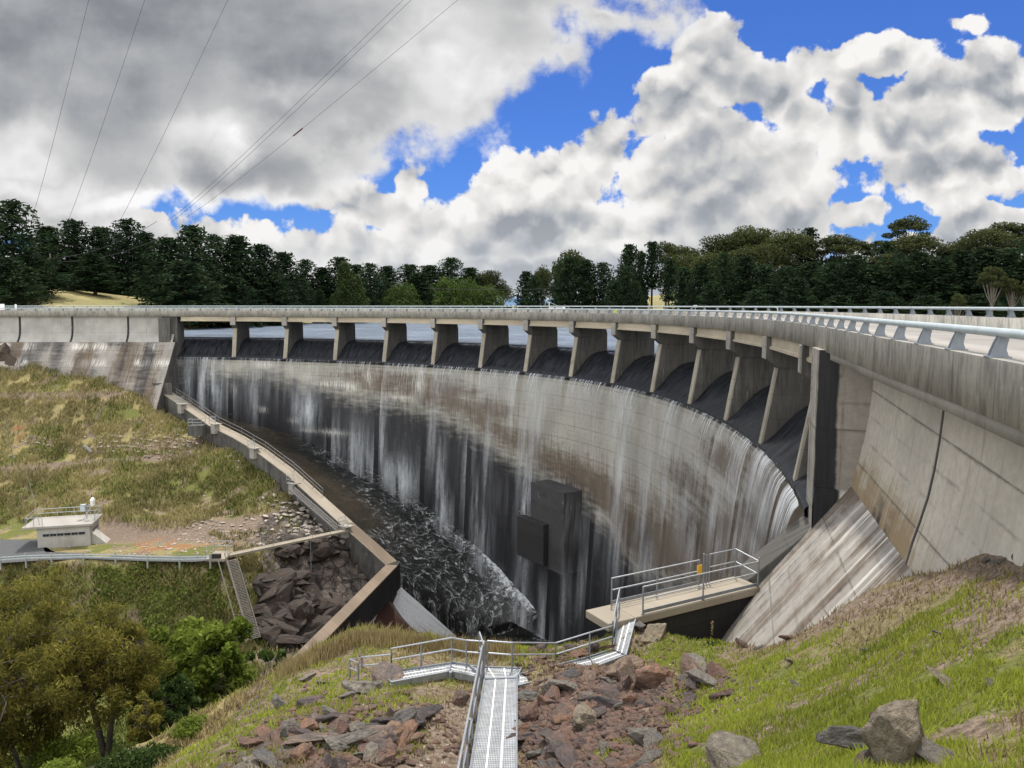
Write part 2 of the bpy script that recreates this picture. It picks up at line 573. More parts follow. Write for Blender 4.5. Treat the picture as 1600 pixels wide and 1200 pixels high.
def cyl(th, r, z):
    a = math.radians(th); rr = r + dR(th)
    return Vector((X0 + rr * math.cos(a), Y0 + rr * math.sin(a), z))


def on_cyl(u, v, r=R0):
    """point where a sight line meets the dam's upright face"""
    d = ray(u, v); d = d / d.y
    t = 85.0
    for _ in range(60):
        P = d * t
        th = math.degrees(math.atan2(P.y - Y0, P.x - X0))
        rr = r + dR(th)
        A = d.x ** 2 + d.y ** 2; Bq = -(d.x * X0 + d.y * Y0); Cq = X0 ** 2 + Y0 ** 2 - rr ** 2
        tn = (-Bq + math.sqrt(max(Bq * Bq - A * Cq, 0))) / A
        if abs(tn - t) < 1e-4: break
        t = tn
    return d * t


def theta(P):
    return math.degrees(math.atan2(P.y - Y0, P.x - X0))


def arc_s(th):
    return (91.0 - th) * PI / 180 * R0


# plan line of the bridge's downstream edge, left bank to right bank
path = [(-150.0, None), (-120.0, None), (-90.0, None), (-70.0, None)]
_p90 = cyl(91.5, 65.1, 0)
plan = [Vector((x, _p90.y, 0)) for x, _ in path]
plan += [cyl(t, 65.1, 0) for t in np.arange(91.5, -16.5, -1.0)]
plan += [Vector((x, y, 0)) for x, y in ((11.2, 26.9), (9.6, 20.75), (8.78, 17.55), (7.71, 13.2), (6.92, 10.34), (5.3, 4.0), (3.2, -4.0), (1.2, -12.0))]
_L = [0.0]
for a, b in zip(plan, plan[1:]): _L.append(_L[-1] + (b - a).length)
PLEN = _L[-1]
_px = np.array([p.x for p in plan]); _py = np.array([p.y for p in plan]); _L = np.array(_L)
_ss = np.arange(0, PLEN, 0.5)
_k = np.ones(9) / 9
_sx = np.convolve(np.pad(np.interp(_ss, _L, _px), 4, mode='edge'), _k, mode='valid')
_sy = np.convolve(np.pad(np.interp(_ss, _L, _py), 4, mode='edge'), _k, mode='valid')


def edge(s, d=0.0, z=0.0):
    """point at distance s along the bridge edge, d metres upstream of it"""
    x, y = np.interp(s, _ss, _sx), np.interp(s, _ss, _sy)
    x2, y2 = np.interp(s + 0.6, _ss, _sx), np.interp(s + 0.6, _ss, _sy)
    x1, y1 = np.interp(s - 0.6, _ss, _sx), np.interp(s - 0.6, _ss, _sy)
    tx, ty = x2 - x1, y2 - y1
    l = math.hypot(tx, ty) or 1.0
    tx, ty = tx / l, ty / l
    # travelling left bank -> right bank the water side is on the left hand
    return Vector((x - ty * d, y + tx * d, z))


def edge_dir(s):
    a, b = edge(max(s - .6, 0)), edge(min(s + .6, PLEN - .6))
    return (b - a).normalized()


def s_near(P):
    k = int(np.argmin((_sx - P[0]) ** 2 + (_sy - P[1]) ** 2))
    return float(_ss[k])


def sweep(name, section, s0, s1, mat, parent, step=1.5, close=True, smooth=False, kind=None, attrs=None):
    """sweep a (d, z) section along the bridge edge; UV = (distance along, z)"""
    ss = np.linspace(s0, s1, max(2, int((s1 - s0) / step) + 1))
    sec = section + [section[0]] if close else section
    nv = len(sec)
    V, UVv = [], []
    run = [0.0]
    for a, b in zip(sec, sec[1:]): run.append(run[-1] + math.hypot(b[0] - a[0], b[1] - a[1]))
    for s in ss:
        for (d, z), r in zip(sec, run):
            V.append(edge(s, d, z)); UVv.append((s, -r))
    V = np.array([tuple(p) for p in V])
    Fq = grid_faces(len(ss), nv)
    me = np_mesh(name, V, Fq, mat=mat, uv=UVv, smooth=smooth, attrs=attrs(np.array(UVv), V) if attrs else None)
    o = link(name, me, parent)
    return o


# ---- materials of the wet faces
def stained(name, base=(0.41, 0.395, 0.345), lift=1.55, panel=3.1, brown_col=(0.105, 0.072, 0.045)):
    """concrete face with attributes wet / brown / pale (0..1) painted per vertex as stains; UV in metres"""
    m, n, b = new_mat(name)
    uv = n.new('ShaderNodeTexCoord').outputs['UV']
    x, z, _ = n.sep(uv)
    sv = n.combine(x, n.math('MULTIPLY', z, 0.07), 0.0)
    s1 = n.noise(sv, 0.9, 5.0, 0.65); s2 = n.noise(sv, 4.0, 4.0, 0.65)
    pl = n.combine(x, z, 0.0)
    blot = n.noise(pl, 0.25, 6.0, 0.62); grain = n.noise(pl, 3.5, 6.0, 0.7)
    ledge = n.noise(n.combine(n.math('MULTIPLY', x, 0.25), z, 2.0), 1.9, 4.0, 0.7)
    wet = attr(n, 'wet'); brown = attr(n, 'brown'); palea = attr(n, 'pale')
    c = n.mix(n.smooth(blot, 0.3, 0.7), tuple(k * 0.80 for k in base), tuple(k * 1.10 for k in base))
    c = n.mix(n.smooth(grain, 0.3, 0.75, 0.0, 0.5), c, tuple(k * 0.58 for k in base))
    c = n.mix(n.smooth(s2, 0.5, 0.75, 0.0, 0.55), c, tuple(k * 0.50 for k in base))
    c = n.mix(n.smooth(s1, 0.56, 0.74, 0.0, 0.4), c, (0.55, 0.54, 0.50))
    bw = n.math('ADD', brown, n.math('MULTIPLY', n.math('SUBTRACT', s2, 0.5), 1.1))
    bw = n.math('ADD', bw, n.math('MULTIPLY', n.math('SUBTRACT', ledge, 0.5), 0.9))
    c = n.mix(n.smooth(bw, 0.25, 0.95, 0.0, 0.85), c, brown_col)
    # pour lines and shutter joints
    fr = n.math('FRACT', n.math('DIVIDE', n.math('ADD', z, n.math('MULTIPLY', grain, 0.06)), lift))
    ln = n.smooth(n.math('ABSOLUTE', n.math('SUBTRACT', fr, 0.5)), 0.0, 0.045 / lift, 0.8, 0.0)
    ln = n.math('MULTIPLY', ln, n.smooth(s1, 0.3, 0.55, 0.25, 1.0))
    c = n.mix(ln, c, (0.10, 0.095, 0.08))
    fr3 = n.math('FRACT', n.math('DIVIDE', n.math('ADD', z, n.math('MULTIPLY', grain, 0.10)), lift / 3.0))
    ln3 = n.smooth(n.math('ABSOLUTE', n.math('SUBTRACT', fr3, 0.5)), 0.0, 0.10, 0.45, 0.0)
    ln3 = n.math('MULTIPLY', ln3, n.smooth(n.noise(n.combine(n.math('MULTIPLY', x, .6), n.math('MULTIPLY', z, 1.2), 9.0), 1.0, 4.0, .7), .42, .62))
    c = n.mix(ln3, c, (0.12, 0.11, 0.09))
    fr2 = n.math('FRACT', n.math('DIVIDE', x, panel))
    ln2 = n.smooth(n.math('ABSOLUTE', n.math('SUBTRACT', fr2, 0.5)), 0.0, 0.05 / panel, 0.5, 0.0)
    ln2 = n.math('MULTIPLY', ln2, n.smooth(blot, 0.35, 0.6))
    c = n.mix(ln2, c, (0.10, 0.085, 0.065))
    w = n.math('ADD', wet, n.math('MULTIPLY', n.math('SUBTRACT', s1, 0.5), 0.9))
    w = n.math('ADD', w, n.math('MULTIPLY', n.math('SUBTRACT', ledge, 0.5), 0.9))
    wf = n.smooth(w, 0.12, 0.92)
    dk = n.mix(n.smooth(s2, 0.35, 0.75), (0.009, 0.010, 0.014), (0.026, 0.027, 0.032))
    c = n.mix(n.math('MULTIPLY', wf, 0.97), c, dk)
    p = n.math('MULTIPLY', palea, n.smooth(n.noise(sv, 7.0, 3.0, 0.6), 0.38, 0.62))
    c = n.mix(p, c, (0.72, 0.70, 0.64))
    n.put(b.inputs['Base Color'], c)
    n.put(b.inputs['Roughness'], n.math('MULTIPLY_ADD', wf, -0.45, 0.88))
    b.inputs['Specular IOR Level'].default_value = 0.3
    bump(n, b, n.math('ADD', n.math('MULTIPLY', grain, 0.6), n.math('MULTIPLY', ledge, 0.4)), 0.4, 0.06)
    return m


M['face'] = stained('dam_face_concrete')
M['apron'] = stained('apron_concrete', (0.33, 0.305, 0.27), lift=3.0, panel=50.0)


def water_film():
    m, n, b = new_mat('thin_water_over_concrete')
    uv = n.new('ShaderNodeTexCoord').outputs['UV']
    x, y, _ = n.sep(uv)
    s = n.noise(n.combine(n.math('MULTIPLY', x, 9.0), n.math('MULTIPLY', y, 0.5), 0.0), 1.0, 5.0, 0.65)
    s2 = n.noise(n.combine(n.math('MULTIPLY', x, 1.3), n.math('MULTIPLY', y, 0.3), 4.0), 1.0, 3.0, 0.6)
    c = n.mix(n.smooth(s, 0.35, 0.75), (0.004, 0.0045, 0.006), (0.045, 0.050, 0.060))
    c = n.mix(n.smooth(s2, 0.55, 0.8, 0.0, 0.25), c, (0.06, 0.066, 0.075))
    n.put(b.inputs['Base Color'], c)
    n.put(b.inputs['Roughness'], n.smooth(s2, .3, .7, .18, .5))
    b.inputs['Specular IOR Level'].default_value = 0.16
    bump(n, b, s, 0.3, 0.03)
    return m


M['film'] = water_film()

dam = thing('dam', (0, 92, -8), 0, 'concave concrete dam with a row of spillway bays and dark water stains', 'dam')

# ---- upright arch face with its stains
darktop = [(270, 566), (420, 572), (470, 588), (560, 606), (650, 622), (720, 648), (780, 690), (850, 735), (905, 765), (950, 800), (975, 850), (1020, 880), (1100, 900), (1180, 890), (1260, 880)]
_dt = [(lambda P: (theta(P), P.z))(on_cyl(u, v)) for u, v in darktop]
_dt.sort()
DT_TH = np.array([a for a, _ in _dt]); DT_Z = np.array([b for _, b in _dt])


def blobs_on_face(th, z, spots):
    out = np.zeros_like(th)
    for (u, v, w_px, h_px, k) in spots:
        P = on_cyl(u, v); dist = P.y
        t0, z0 = theta(P), P.z
        P2 = on_cyl(u + w_px, v)
        wth = abs(theta(P2) - t0) + 0.05
        hz = h_px * dist / F_PX
        out = np.maximum(out, k * np.exp(-((th - t0) / wth) ** 2 - ((z - z0) / hz) ** 2))
    return out


ths = np.linspace(91.3, -19.4, 420); zs = np.linspace(-8.0, -40.5, 80)
TH, ZZ = np.meshgrid(ths, zs, indexing='ij')
Rr = 65.08 + np.interp(TH, _fine, _sm)
V = np.c_[(X0 + Rr * np.cos(np.radians(TH))).ravel(), (Y0 + Rr * np.sin(np.radians(TH))).ravel(), ZZ.ravel()]
th_f, z_f = TH.ravel(), ZZ.ravel()
S_f = (91.0 - th_f) * PI / 180 * R0
top = np.interp(th_f, DT_TH, DT_Z)
wet = smoothstep(top - z_f + 1.6 * (fbm(S_f * .35, z_f * .25, 4, 3) - .5), -2.2, 5.0)
brn_edge = np.exp(-((top - z_f + 1.2) / 2.4) ** 2) * .85 * smoothstep(S_f, 18, 36) + .55 * np.exp(-((top - z_f + 3.5) / 4.0) ** 2) * smoothstep(S_f, 60, 85)
wet = np.maximum(wet, blobs_on_face(th_f, z_f, [(880, 800, 60, 60, 1.0), (300, 590, 40, 60, .9), (1180, 820, 60, 60, .45), (1080, 800, 40, 80, .45), (1000, 850, 30, 60, .5), (925, 830, 40, 60, .6)]))
brown = blobs_on_face(th_f, z_f, [(560, 588, 60, 10, .75), (650, 592, 100, 12, .9), (700, 610, 70, 16, .95), (760, 640, 60, 24, .9), (820, 690, 55, 26, .9), (880, 730, 50, 25, .75),
                                 (1130, 720, 50, 40, .95), (1190, 760, 50, 60, .95), (1080, 760, 60, 40, .85), (1010, 790, 50, 50, .8), (960, 770, 40, 40, .7), (1230, 780, 40, 60, .9), (960, 850, 40, 50, .8), (1240, 700, 30, 20, .5)])
brown = np.maximum(brown, brn_edge)
pale = blobs_on_face(th_f, z_f, [(413, 569, 14, 7, 1), (525, 601, 22, 4, 1), (548, 604, 10, 7, 1), (505, 600, 16, 3, 1), (482, 672, 14, 3, .9), (520, 676, 20, 4, 1), (575, 590, 5, 12, .9),
                                 (655, 595, 7, 22, 1), (573, 586, 4, 9, .8), (622, 621, 20, 4, .9), (410, 640, 6, 4, .8), (460, 658, 8, 4, .6), (480, 588, 10, 4, .6), (753, 598, 12, 8, .6), (365, 610, 5, 10, .4)])
zline = np.abs(((z_f + 0.0) / 1.55) % 1.0 - 0.5)
face = link('arch_face', np_mesh('arch_face', V, grid_faces(len(ths), len(zs)), mat=M['face'], uv=np.c_[S_f, z_f],
                                attrs={'wet': wet, 'brown': brown, 'pale': pale}, smooth=True), dam)

# ---- spillway bays: rounded crest, chute, lip
prof = [(69.9, -5.6), (69.5, -5.25), (69.0, -5.08), (68.5, -5.09), (67.9, -5.27), (67.3, -5.58), (66.75, -6.0), (66.2, -6.55), (65.8, -7.0), (65.4, -7.4), (64.9, -7.78), (64.85, -7.86), (64.88, -8.15), (65.12, -8.2)]
bounds = [91.0] + PIER_DEG + [-19.3]
run = [0.0]
for a, b in zip(prof, prof[1:]): run.append(run[-1] + math.hypot(b[0] - a[0], b[1] - a[1]))
for k in range(len(bounds) - 1):
    tt = np.linspace(bounds[k], bounds[k + 1], 13)
    V, UVv = [], []
    for t in tt:
        for (r, z), q in zip(prof, run):
            V.append(tuple(cyl(t, r, z))); UVv.append((arc_s(t), q))
    me = np_mesh('spillway_bay', V, grid_faces(len(tt), len(prof)), mat=M['film'], uv=UVv, smooth=True)
    link('spillway_bay', me, dam)

# ---- piers with corbels
PIER_POLY = [(64.95, -7.95), (65.72, -3.40), (66.2, -1.74), (69.2, -1.74), (69.7, -3.0), (69.75, -6.0), (66.0, -8.1)]
CORBEL_POLY = [(65.02, -1.735), (65.02, -2.90), (65.74, -3.44), (67.4, -3.44), (67.4, -1.735)]


def radial_prism(poly, th, width, bev):
    a = math.radians(th)
    tan = Vector((-math.sin(a), math.cos(a), 0))
    pts = [cyl(th, r, z) - tan * (width / 2) for r, z in poly]
    mb = MB(); mb.prism(pts, tan * width)
    return mb


for th in PIER_DEG:
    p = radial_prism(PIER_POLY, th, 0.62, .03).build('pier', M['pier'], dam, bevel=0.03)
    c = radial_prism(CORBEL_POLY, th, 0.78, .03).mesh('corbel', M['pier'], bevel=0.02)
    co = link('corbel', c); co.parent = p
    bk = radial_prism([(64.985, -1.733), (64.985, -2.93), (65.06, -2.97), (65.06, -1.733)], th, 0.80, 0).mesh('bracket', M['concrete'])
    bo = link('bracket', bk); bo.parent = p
    ns = radial_prism([(64.90, -7.93), (65.66, -3.46), (65.76, -3.46), (65.02, -7.93)], th, 0.625, 0).mesh('lit_nose_strip', M['lit_nose'])
    no = link('lit_nose_strip', ns); no.parent = p

# ---- left bank: upright wall, curved foot, sloping apron
sL1 = s_near(cyl(91.2, 65.1, 0))
sec = [(0.40, -1.70), (0.38, -2.4), (0.34, -3.4), (0.22, -4.3), (-0.05, -5.0), (-0.45, -5.55)]


def left_attrs(uv, V):
    s, z = uv[:, 0], V[:, 2]
    w = 0.75 * smoothstep(-z, 4.7, 5.6) * smoothstep(fbm(s * .25, z * .1, 3, 5), .45, .6)
    return {'wet': w, 'brown': 0 * s, 'pale': 0 * s}


sweep('left_wall', sec, 0, sL1, M['left_wall'], dam, close=False, smooth=True, step=2.0)


def apron_attrs(uv, V):
    s, z = uv[:, 0], V[:, 2]
    band = vnoise(s * 0.75, 0 * s, 9); band2 = vnoise(s * 0.3, 0 * s, 10)
    d = smoothstep(band * .55 + band2 * .5 - .25 + .25 * (fbm(s * .6, z * .25, 3, 4) - .5), .18, .38)
    wetv = np.clip(d, 0, 1) * .62 * smoothstep(fbm(s * .2, z * .05, 2, 44), .25, .5)
    wetv = np.maximum(wetv, .55 * smoothstep(z, -7.2, -5.6) * smoothstep(vnoise(s * .2, 0 * s, 77), .3, .6))
    drip = smoothstep(vnoise(s * 1.1, 0 * s, 31), .45, .7)
    pal = np.maximum(np.exp(-((z + 6.2) / .55) ** 2) * drip, np.exp(-((z + 8.6) / .5) ** 2) * smoothstep(vnoise(s * 1.0, 0 * s, 32), .5, .8))
    bro = smoothstep(vnoise(s * .35, z * .12, 33), .45, .7) * .85
    return {'wet': wetv, 'brown': bro, 'pale': pal}


_apr = [(-0.45 - 0.72 * k, -5.55 - 1.0 * k) for k in np.arange(0, 12.1, .4)]
sweep('left_apron', _apr, 0, sL1 + .4, M['apron'], dam, close=False, step=0.7, attrs=apron_attrs)
# end of the apron against the spillway, the abutment pilaster
mb = MB()
pts = [edge(sL1 + .42, d, z) for d, z in [(2.0, -5.4)] + _apr[::6] + [(2.0, -17.5)]]
mb.prism(pts, edge_dir(sL1) * 0.06)
mb.build('apron_end', M['walldark'], dam)
mb = MB()
mb.hexa([edge(s_, d_, -7.6) for s_, d_ in ((sL1 - 1.75, .2), (sL1 + .55, .2), (sL1 + .55, 2.4), (sL1 - 1.75, 2.4))],
        [edge(s_, d_, -1.71) for s_, d_ in ((sL1 - 1.75, .2), (sL1 + .55, .2), (sL1 + .55, 2.4), (sL1 - 1.75, 2.4))])
mb.hexa([edge(s_, d_, -7.4) for s_, d_ in ((sL1 - 2.1, -.55), (sL1 - .35, -.55), (sL1 - .35, .19), (sL1 - 2.1, .19))],
        [edge(s_, d_, -1.9) for s_, d_ in ((sL1 - 2.1, -.30), (sL1 - .35, -.30), (sL1 - .35, .19), (sL1 - 2.1, .19))])
mb.build('abutment_pilaster', M['pier'], dam, bevel=.03)
for u in (30, 113, 201, 262):
    P = at_y(u, 515, _p90.y); s = s_near(P); mb = MB()
    for (d1, z1), (d2, z2) in zip(sec, sec[1:]):
        mb.bar(edge(s, d1 - .01, z1), edge(s, d2 - .01, z2), .05, .30, up=edge_dir(s))
    mb.build('wall_joint', M['blackwall'], dam)

# ---- right bank: abutment block, curved wall, steep apron
E1, E2, E3 = Vector((11.75, 30.0, 0)), Vector((11.2, 28.0, 0)), Vector((13.0, 27.4, 0))
NR = Vector((-.953, .302, 0))


def up(P, z): return Vector((P.x, P.y, z))


# block faces as one gridded mesh so that the stain keeps its own shape
def wall_grid(A, B, z0, z1, nu, nv, u0=0.0):
    V, UVv = [], []
    for i in range(nu):
        for j in range(nv):
            t = i / (nu - 1); z = z0 + (z1 - z0) * j / (nv - 1)
            P = A.lerp(B, t); V.append((P.x, P.y, z)); UVv.append((u0 + (B - A).length * t, z))
    return np.array(V), np.array(UVv)


ZT, ZLED, ZB = -1.62, -6.73, -8.3
Va, Ua = wall_grid(E1, E2, ZT, ZB, 12, 60)
Vb, Ub = wall_grid(E2, E3, ZT, ZLED, 30, 60, 10.0)
E2b, E3b = E2 + Vector((0.02, -0.07, 0)), E3 + Vector((0.02, -0.07, 0))
Vc, Uc = wall_grid(E2b, E3b, ZLED, ZB, 30, 20, 10.0)
Vd, Ud = wall_grid(E2, E3, ZLED, ZLED - .001, 30, 2, 10.0)
Vd[1::2] = np.c_[Vd[1::2, :2] + np.array([0.02, -0.07]), Vd[1::2, 2]]
Vt, Ut = wall_grid(E1, E2, ZT, ZT, 2, 2)
Vt[1] = tuple(up(E1 + (E3 - E2), ZT)); Vt[3] = tuple(up(E3, ZT))
Vs, Us, Fs, off = [], [], [], 0
for Vx, Ux, nu, nv in ((Va, Ua, 12, 60), (Vb, Ub, 30, 60), (Vc, Uc, 30, 20), (Vd, Ud, 30, 2), (Vt, Ut, 2, 2)):
    Vs.append(Vx); Us.append(Ux); Fs.append(grid_faces(nu, nv) + off); off += len(Vx)
Vs, Us, Fs = np.vstack(Vs), np.vstack(Us), np.vstack(Fs)
au, az = Us[:, 0] - 10.0, Us[:, 1]
wob = .25 * (fbm(au * 2 + 7, az * .7, 4, 8) - .5)
wetb = np.where(au >= 0, smoothstep(.78 + wob - au, -.10, .16) * smoothstep(au + wob * .3, -.02, .06), .35 * smoothstep(fbm(au * 3, az * .4, 3, 12), .5, .7))
wetb = np.where((au >= 0) & (az < ZLED), np.maximum(wetb, smoothstep(1.0 + wob - au, 0, .3)), wetb)
link('abutment_block', np_mesh('abutment_block', Vs, Fs, mat=M['apron'], uv=Us,
                              attrs={'wet': wetb * 1.15, 'brown': .45 * fbm(au, az * .3, 3, 14), 'pale': np.where((au > 0.9) & (az < ZLED), np.exp(-((az - ZLED + .35) / .35) ** 2), 0)}), dam)

W0, W1 = Vector((13.0, 27.4, 0)), Vector((9.9, 17.5, 0))
WD = (W1 - W0)
rw = [(0.0, -1.66), (0.0, -2.4), (.05, -3.2), (.12, -4.0), (.22, -4.8), (.36, -5.5), (.50, -6.1), (.60, -6.60)]


def right_pt(t, off, z):
    zz = z + (0.55 * min(t, 1.4) * smoothstep(-z, 2.2, 6.6))
    return W0 + WD * t + NR * off + Vector((0, 0, float(zz)))


def right_grid(profile, t0, t1, nt):
    V, UVv = [], []
    rn = [0.0]
    for a, b in zip(profile, profile[1:]): rn.append(rn[-1] + math.hypot(b[0] - a[0], b[1] - a[1]))
    for i in range(nt):
        t = t0 + (t1 - t0) * i / (nt - 1)
        for (o_, z), r in zip(profile, rn):
            V.append(tuple(right_pt(t, o_, z))); UVv.append((t * WD.length, -r))
    return np.array(V), np.array(UVv), grid_faces(nt, len(profile))


# finer profile
rwf = []
for (a, b), (c, d) in zip(rw, rw[1:]):
    for q in range(4): rwf.append((a + (c - a) * q / 4, b + (d - b) * q / 4))
rwf.append(rw[-1])
V, UVv, Fq = right_grid(rwf, 0.0, 2.9, 120)
s, r = UVv[:, 0], -UVv[:, 1]
low = smoothstep(r, 2.3, 4.9)
brn = 1.25 * low * (.45 + .75 * fbm(s * .9, r * .25, 4, 21)) * smoothstep(16 - s, 0, 6) * np.where(s < 10.3, 1, .8)
wtr = .75 * np.exp(-((s - 6.2) / 2.2) ** 2) * smoothstep(r, 3.6, 4.9) * smoothstep(fbm(s * 1.3, r * .4, 3, 22), .35, .6)
M['rwall'] = stained('right_wall_concrete', (0.54, 0.50, 0.42), lift=2.7, panel=60.0, brown_col=(0.26, 0.18, 0.085))
link('right_wall', np_mesh('right_wall', V, Fq, mat=M['rwall'], uv=UVv, smooth=True, attrs={'wet': wtr, 'brown': brn * .8, 'pale': 0 * s}), dam)
# sealed joint: dark raised strip following the wall's curve
tj = 1.0 + 0.02
mb = MB()
for (a, b), (c, d) in zip(rwf, rwf[1:]):
    mb.bar(right_pt(tj, a + .012, b), right_pt(tj, c + .012, d), .11, .03, up=NR)
mb.build('joint_seal', M['walldark'], dam)
apr = [(.60 + .38 * k, -6.60 - .50 * k) for k in range(0, 26)]
V, UVv, Fq = right_grid(apr, -0.03, 2.2, 220)
s, r = UVv[:, 0], -UVv[:, 1]
st = vnoise(s * 2.2, r * .02, 51) * .6 + vnoise(s * 5.5, r * .03, 52) * .4
wta = smoothstep(st + .12 * (fbm(s, r, 3, 53) - .5), .44, .72) * .40 * smoothstep(r, -.3, 1.5)
whi = smoothstep(vnoise(s * 4.0, 0 * s, 54) * .6 + vnoise(s * 11, 0 * s, 55) * .4, .38, .62) * 1.2 * np.exp(-np.clip(r - .1, 0, 9) / (.45 + 2.3 * vnoise(s * 2.0, 0 * s, 56))) * smoothstep(s, 2.0, 4.5) * smoothstep(11 - s, 0, 2)
bra = np.maximum(.9 * np.exp(-r / 2.5) * smoothstep(4.5 - s, 0, 3), .75 * smoothstep(vnoise(s * 1.5, r * .03, 57), .5, .75))
link('right_apron', np_mesh('right_apron', V, Fq, mat=M['apron'], uv=UVv, attrs={'wet': wta, 'brown': bra, 'pale': whi}), dam)

# ---- training walls
tw_a = up(E1, -7.95) + NR * -0.3; tw_b = up(E2, -8.05) + NR * -0.3
TWL = 2.75
tw_a2 = tw_a + NR * TWL + Vector((0, 0, -2.75)); tw_b2 = tw_b + NR * TWL + Vector((0, 0, -2.75))
mb = MB()
dn = Vector((0, 0, -7.0))
mb.hexa([tw_a + dn, tw_b + dn, tw_b2 + dn, tw_a2 + dn], [tw_a, tw_b, tw_b2, tw_a2])
mb.build('right_training_wall', M['pier'], dam, bevel=.03)

# left training wall stands in one upright plane from A to B
TA = at_y(250, 613, 112.8); TB = at_y(604, 884, 84.0)
TD = Vector((TB.x - TA.x, TB.y - TA.y, 0)); TLEN = TD.length; TD.normalize()
TN = Vector((-TD.y, TD.x, 0))                    # towards the dam


def on_plane(u, v, off=0.0):
    d = ray(u, v); nrm = Vector((TD.y, -TD.x, 0)); c = up(TA, 0) + TN * off
    return d * (nrm.dot(c) / nrm.dot(d))


WOUT = [on_plane(u, v) for u, v in ((250, 613), (285, 636), (327, 666), (363, 684), (400, 706), (445, 740), (490, 781), (535, 822), (570, 853), (604, 884))]
TW = 1.55


def wall_strip(name, pts, width, nrm, drop, mat, capmat, parent, side=None):
    mb = MB()
    for a, b in zip(pts, pts[1:]):
        lo = Vector((0, 0, -drop))
        mb.hexa([a + lo, b + lo, b + lo + nrm * width, a + lo + nrm * width], [a, b, b + nrm * width, a + nrm * width])
    o = mb.build(name, mat, parent)
    return o


wl = wall_strip('left_training_wall', WOUT, TW, TN, 8.0, M['walldark'], None, dam)
mb = MB()
for a, b in zip(WOUT, WOUT[1:]):
    e = Vector((0, 0, .12)); o_ = TN * -.06
    mb.hexa([a + o_, b + o_, b + TN * (TW + .05), a + TN * (TW + .05)], [a + o_ + e, b + o_ + e, b + TN * (TW + .05) + e, a + TN * (TW + .05) + e])
cap = mb.mesh('walkway_top', M['walk'])
co = link('walkway_top', cap); co.parent = wl
M['walkbrown'] = concrete('brown_walkway_concrete', (0.20, 0.155, 0.115), 0.3, (0.09, 0.07, 0.055), lift=0)
mb = MB()
for a, b in zip(WOUT[7:], WOUT[8:]):
    e = Vector((0, 0, .125)); f_ = Vector((0, 0, .135))
    mb.hexa([a + e, b + e, b + TN * (TW + .02) + e, a + TN * (TW + .02) + e], [a + f_, b + f_, b + TN * (TW + .02) + f_, a + TN * (TW + .02) + f_])
co = link('stained_walkway_top', mb.mesh('stained_walkway_top', M['walkbrown'])); co.parent = wl
# dark box at the head of the wall
b0 = at_y(227, 599, 113.2); b1 = at_y(240, 600, 111.9); b2 = at_y(268, 590, 112.4)
mb = MB()
q = [b0, b1, b2, b2 + (b0 - b1)]
mb.hexa([p + Vector((0, 0, -4.6)) for p in q], [up(p, b1.z + .1) for p in q])
mb.build('wall_head', M['walldark'], dam, bevel=.05)
# end wall from the corner B out into the valley
TE = at_y(447, 1040, 60.0)
ED = (up(TE, 0) - up(TB, 0)).normalized(); EN = Vector((ED.y, -ED.x, 0))
if EN.y > 0: EN = -EN
mb = MB()
B2 = TB + TN * TW
lo = Vector((0, 0, -2.9))
EW = Vector((-ED.y, ED.x, 0))
if EW.x < 0: EW = -EW
mb.hexa([TB + lo, TE + lo, TE + lo + EW * 1.25, TB + lo + EW * 1.25], [TB, TE, TE + EW * 1.25, TB + EW * 1.25])
mb.hexa([TB + lo, TB + EW * 1.25 + lo, B2 + TD * .6 + lo, B2 + lo], [TB + Vector((0, 0, .1)), TB + EW * 1.25 + Vector((0, 0, .1)), B2 + TD * .6 + Vector((0, 0, .1)), B2 + Vector((0, 0, .1))])
ew = mb.build('end_wall', M['blackwall'], dam, bevel=.04)
mb = MB()
e = Vector((0, 0, .14))
mb.hexa([TB - EW * .05, TE - EW * .05, TE + EW * 1.3, TB + EW * 1.3], [TB - EW * .05 + e, TE - EW * .05 + e, TE + EW * 1.3 + e, TB + EW * 1.3 + e])
cp = link('end_wall_top', mb.mesh('end_wall_top', M['walkbrown'])); cp.parent = ew

# ---- basin floor between the dam's toe and the training wall, washed by foaming water
toe_px = [(278, 607), (330, 640), (365, 657), (400, 664), (450, 678), (495, 697), (525, 711), (552, 723), (607, 750), (640, 770), (667, 792), (707, 820), (737, 847), (775, 882), (800, 910), (825, 937), (840, 957), (838, 966)]
toe = [on_cyl(u, v, 65.0) for u, v in toe_px]
base_px = [(266, 612), (300, 632), (330, 652), (355, 668), (385, 690), (410, 706), (435, 724), (455, 742), (500, 783), (530, 812), (552, 833), (580, 862), (610, 903)]
base = [on_plane(u, v + 8 + 14 * i / 12, TW) for i, (u, v) in enumerate(base_px)]
FB = at_y(614, 908, 85.5); base[-1] = FB
FE = at_y(722, 1003, 88.0)
base += [FB.lerp(FE, .22), FB.lerp(FE, .45), FB.lerp(FE, .65), FB.lerp(FE, .83), FE]
nt = len(toe)
def resample(pts, n):
    idx = np.linspace(0, len(pts) - 1, n)
    P = np.array([tuple(p) for p in pts])
    return np.c_[[np.interp(idx, np.arange(len(pts)), P[:, k]) for k in range(3)]].T
NA, NB = 140, 50
Ta, Ba = resample(toe, NA), resample(base, NA)
Vf, UVf, frs = [], [], []
for i in range(NA):
    for j in range(NB):
        t = j / (NB - 1)
        p = Ba[i] * (1 - t) + Ta[i] * t
        Vf.append((p[0], p[1], p[2] - .55 * math.sin(PI * t) + .10 * (mnoise.noise((p[0] * .8, p[1] * .8, 0)) + .5 * mnoise.noise((p[0] * 2.2, p[1] * 2.2, 5)))))
        UVf.append((p[0], p[1])); frs.append((i / (NA - 1), t))
frs = np.array(frs)


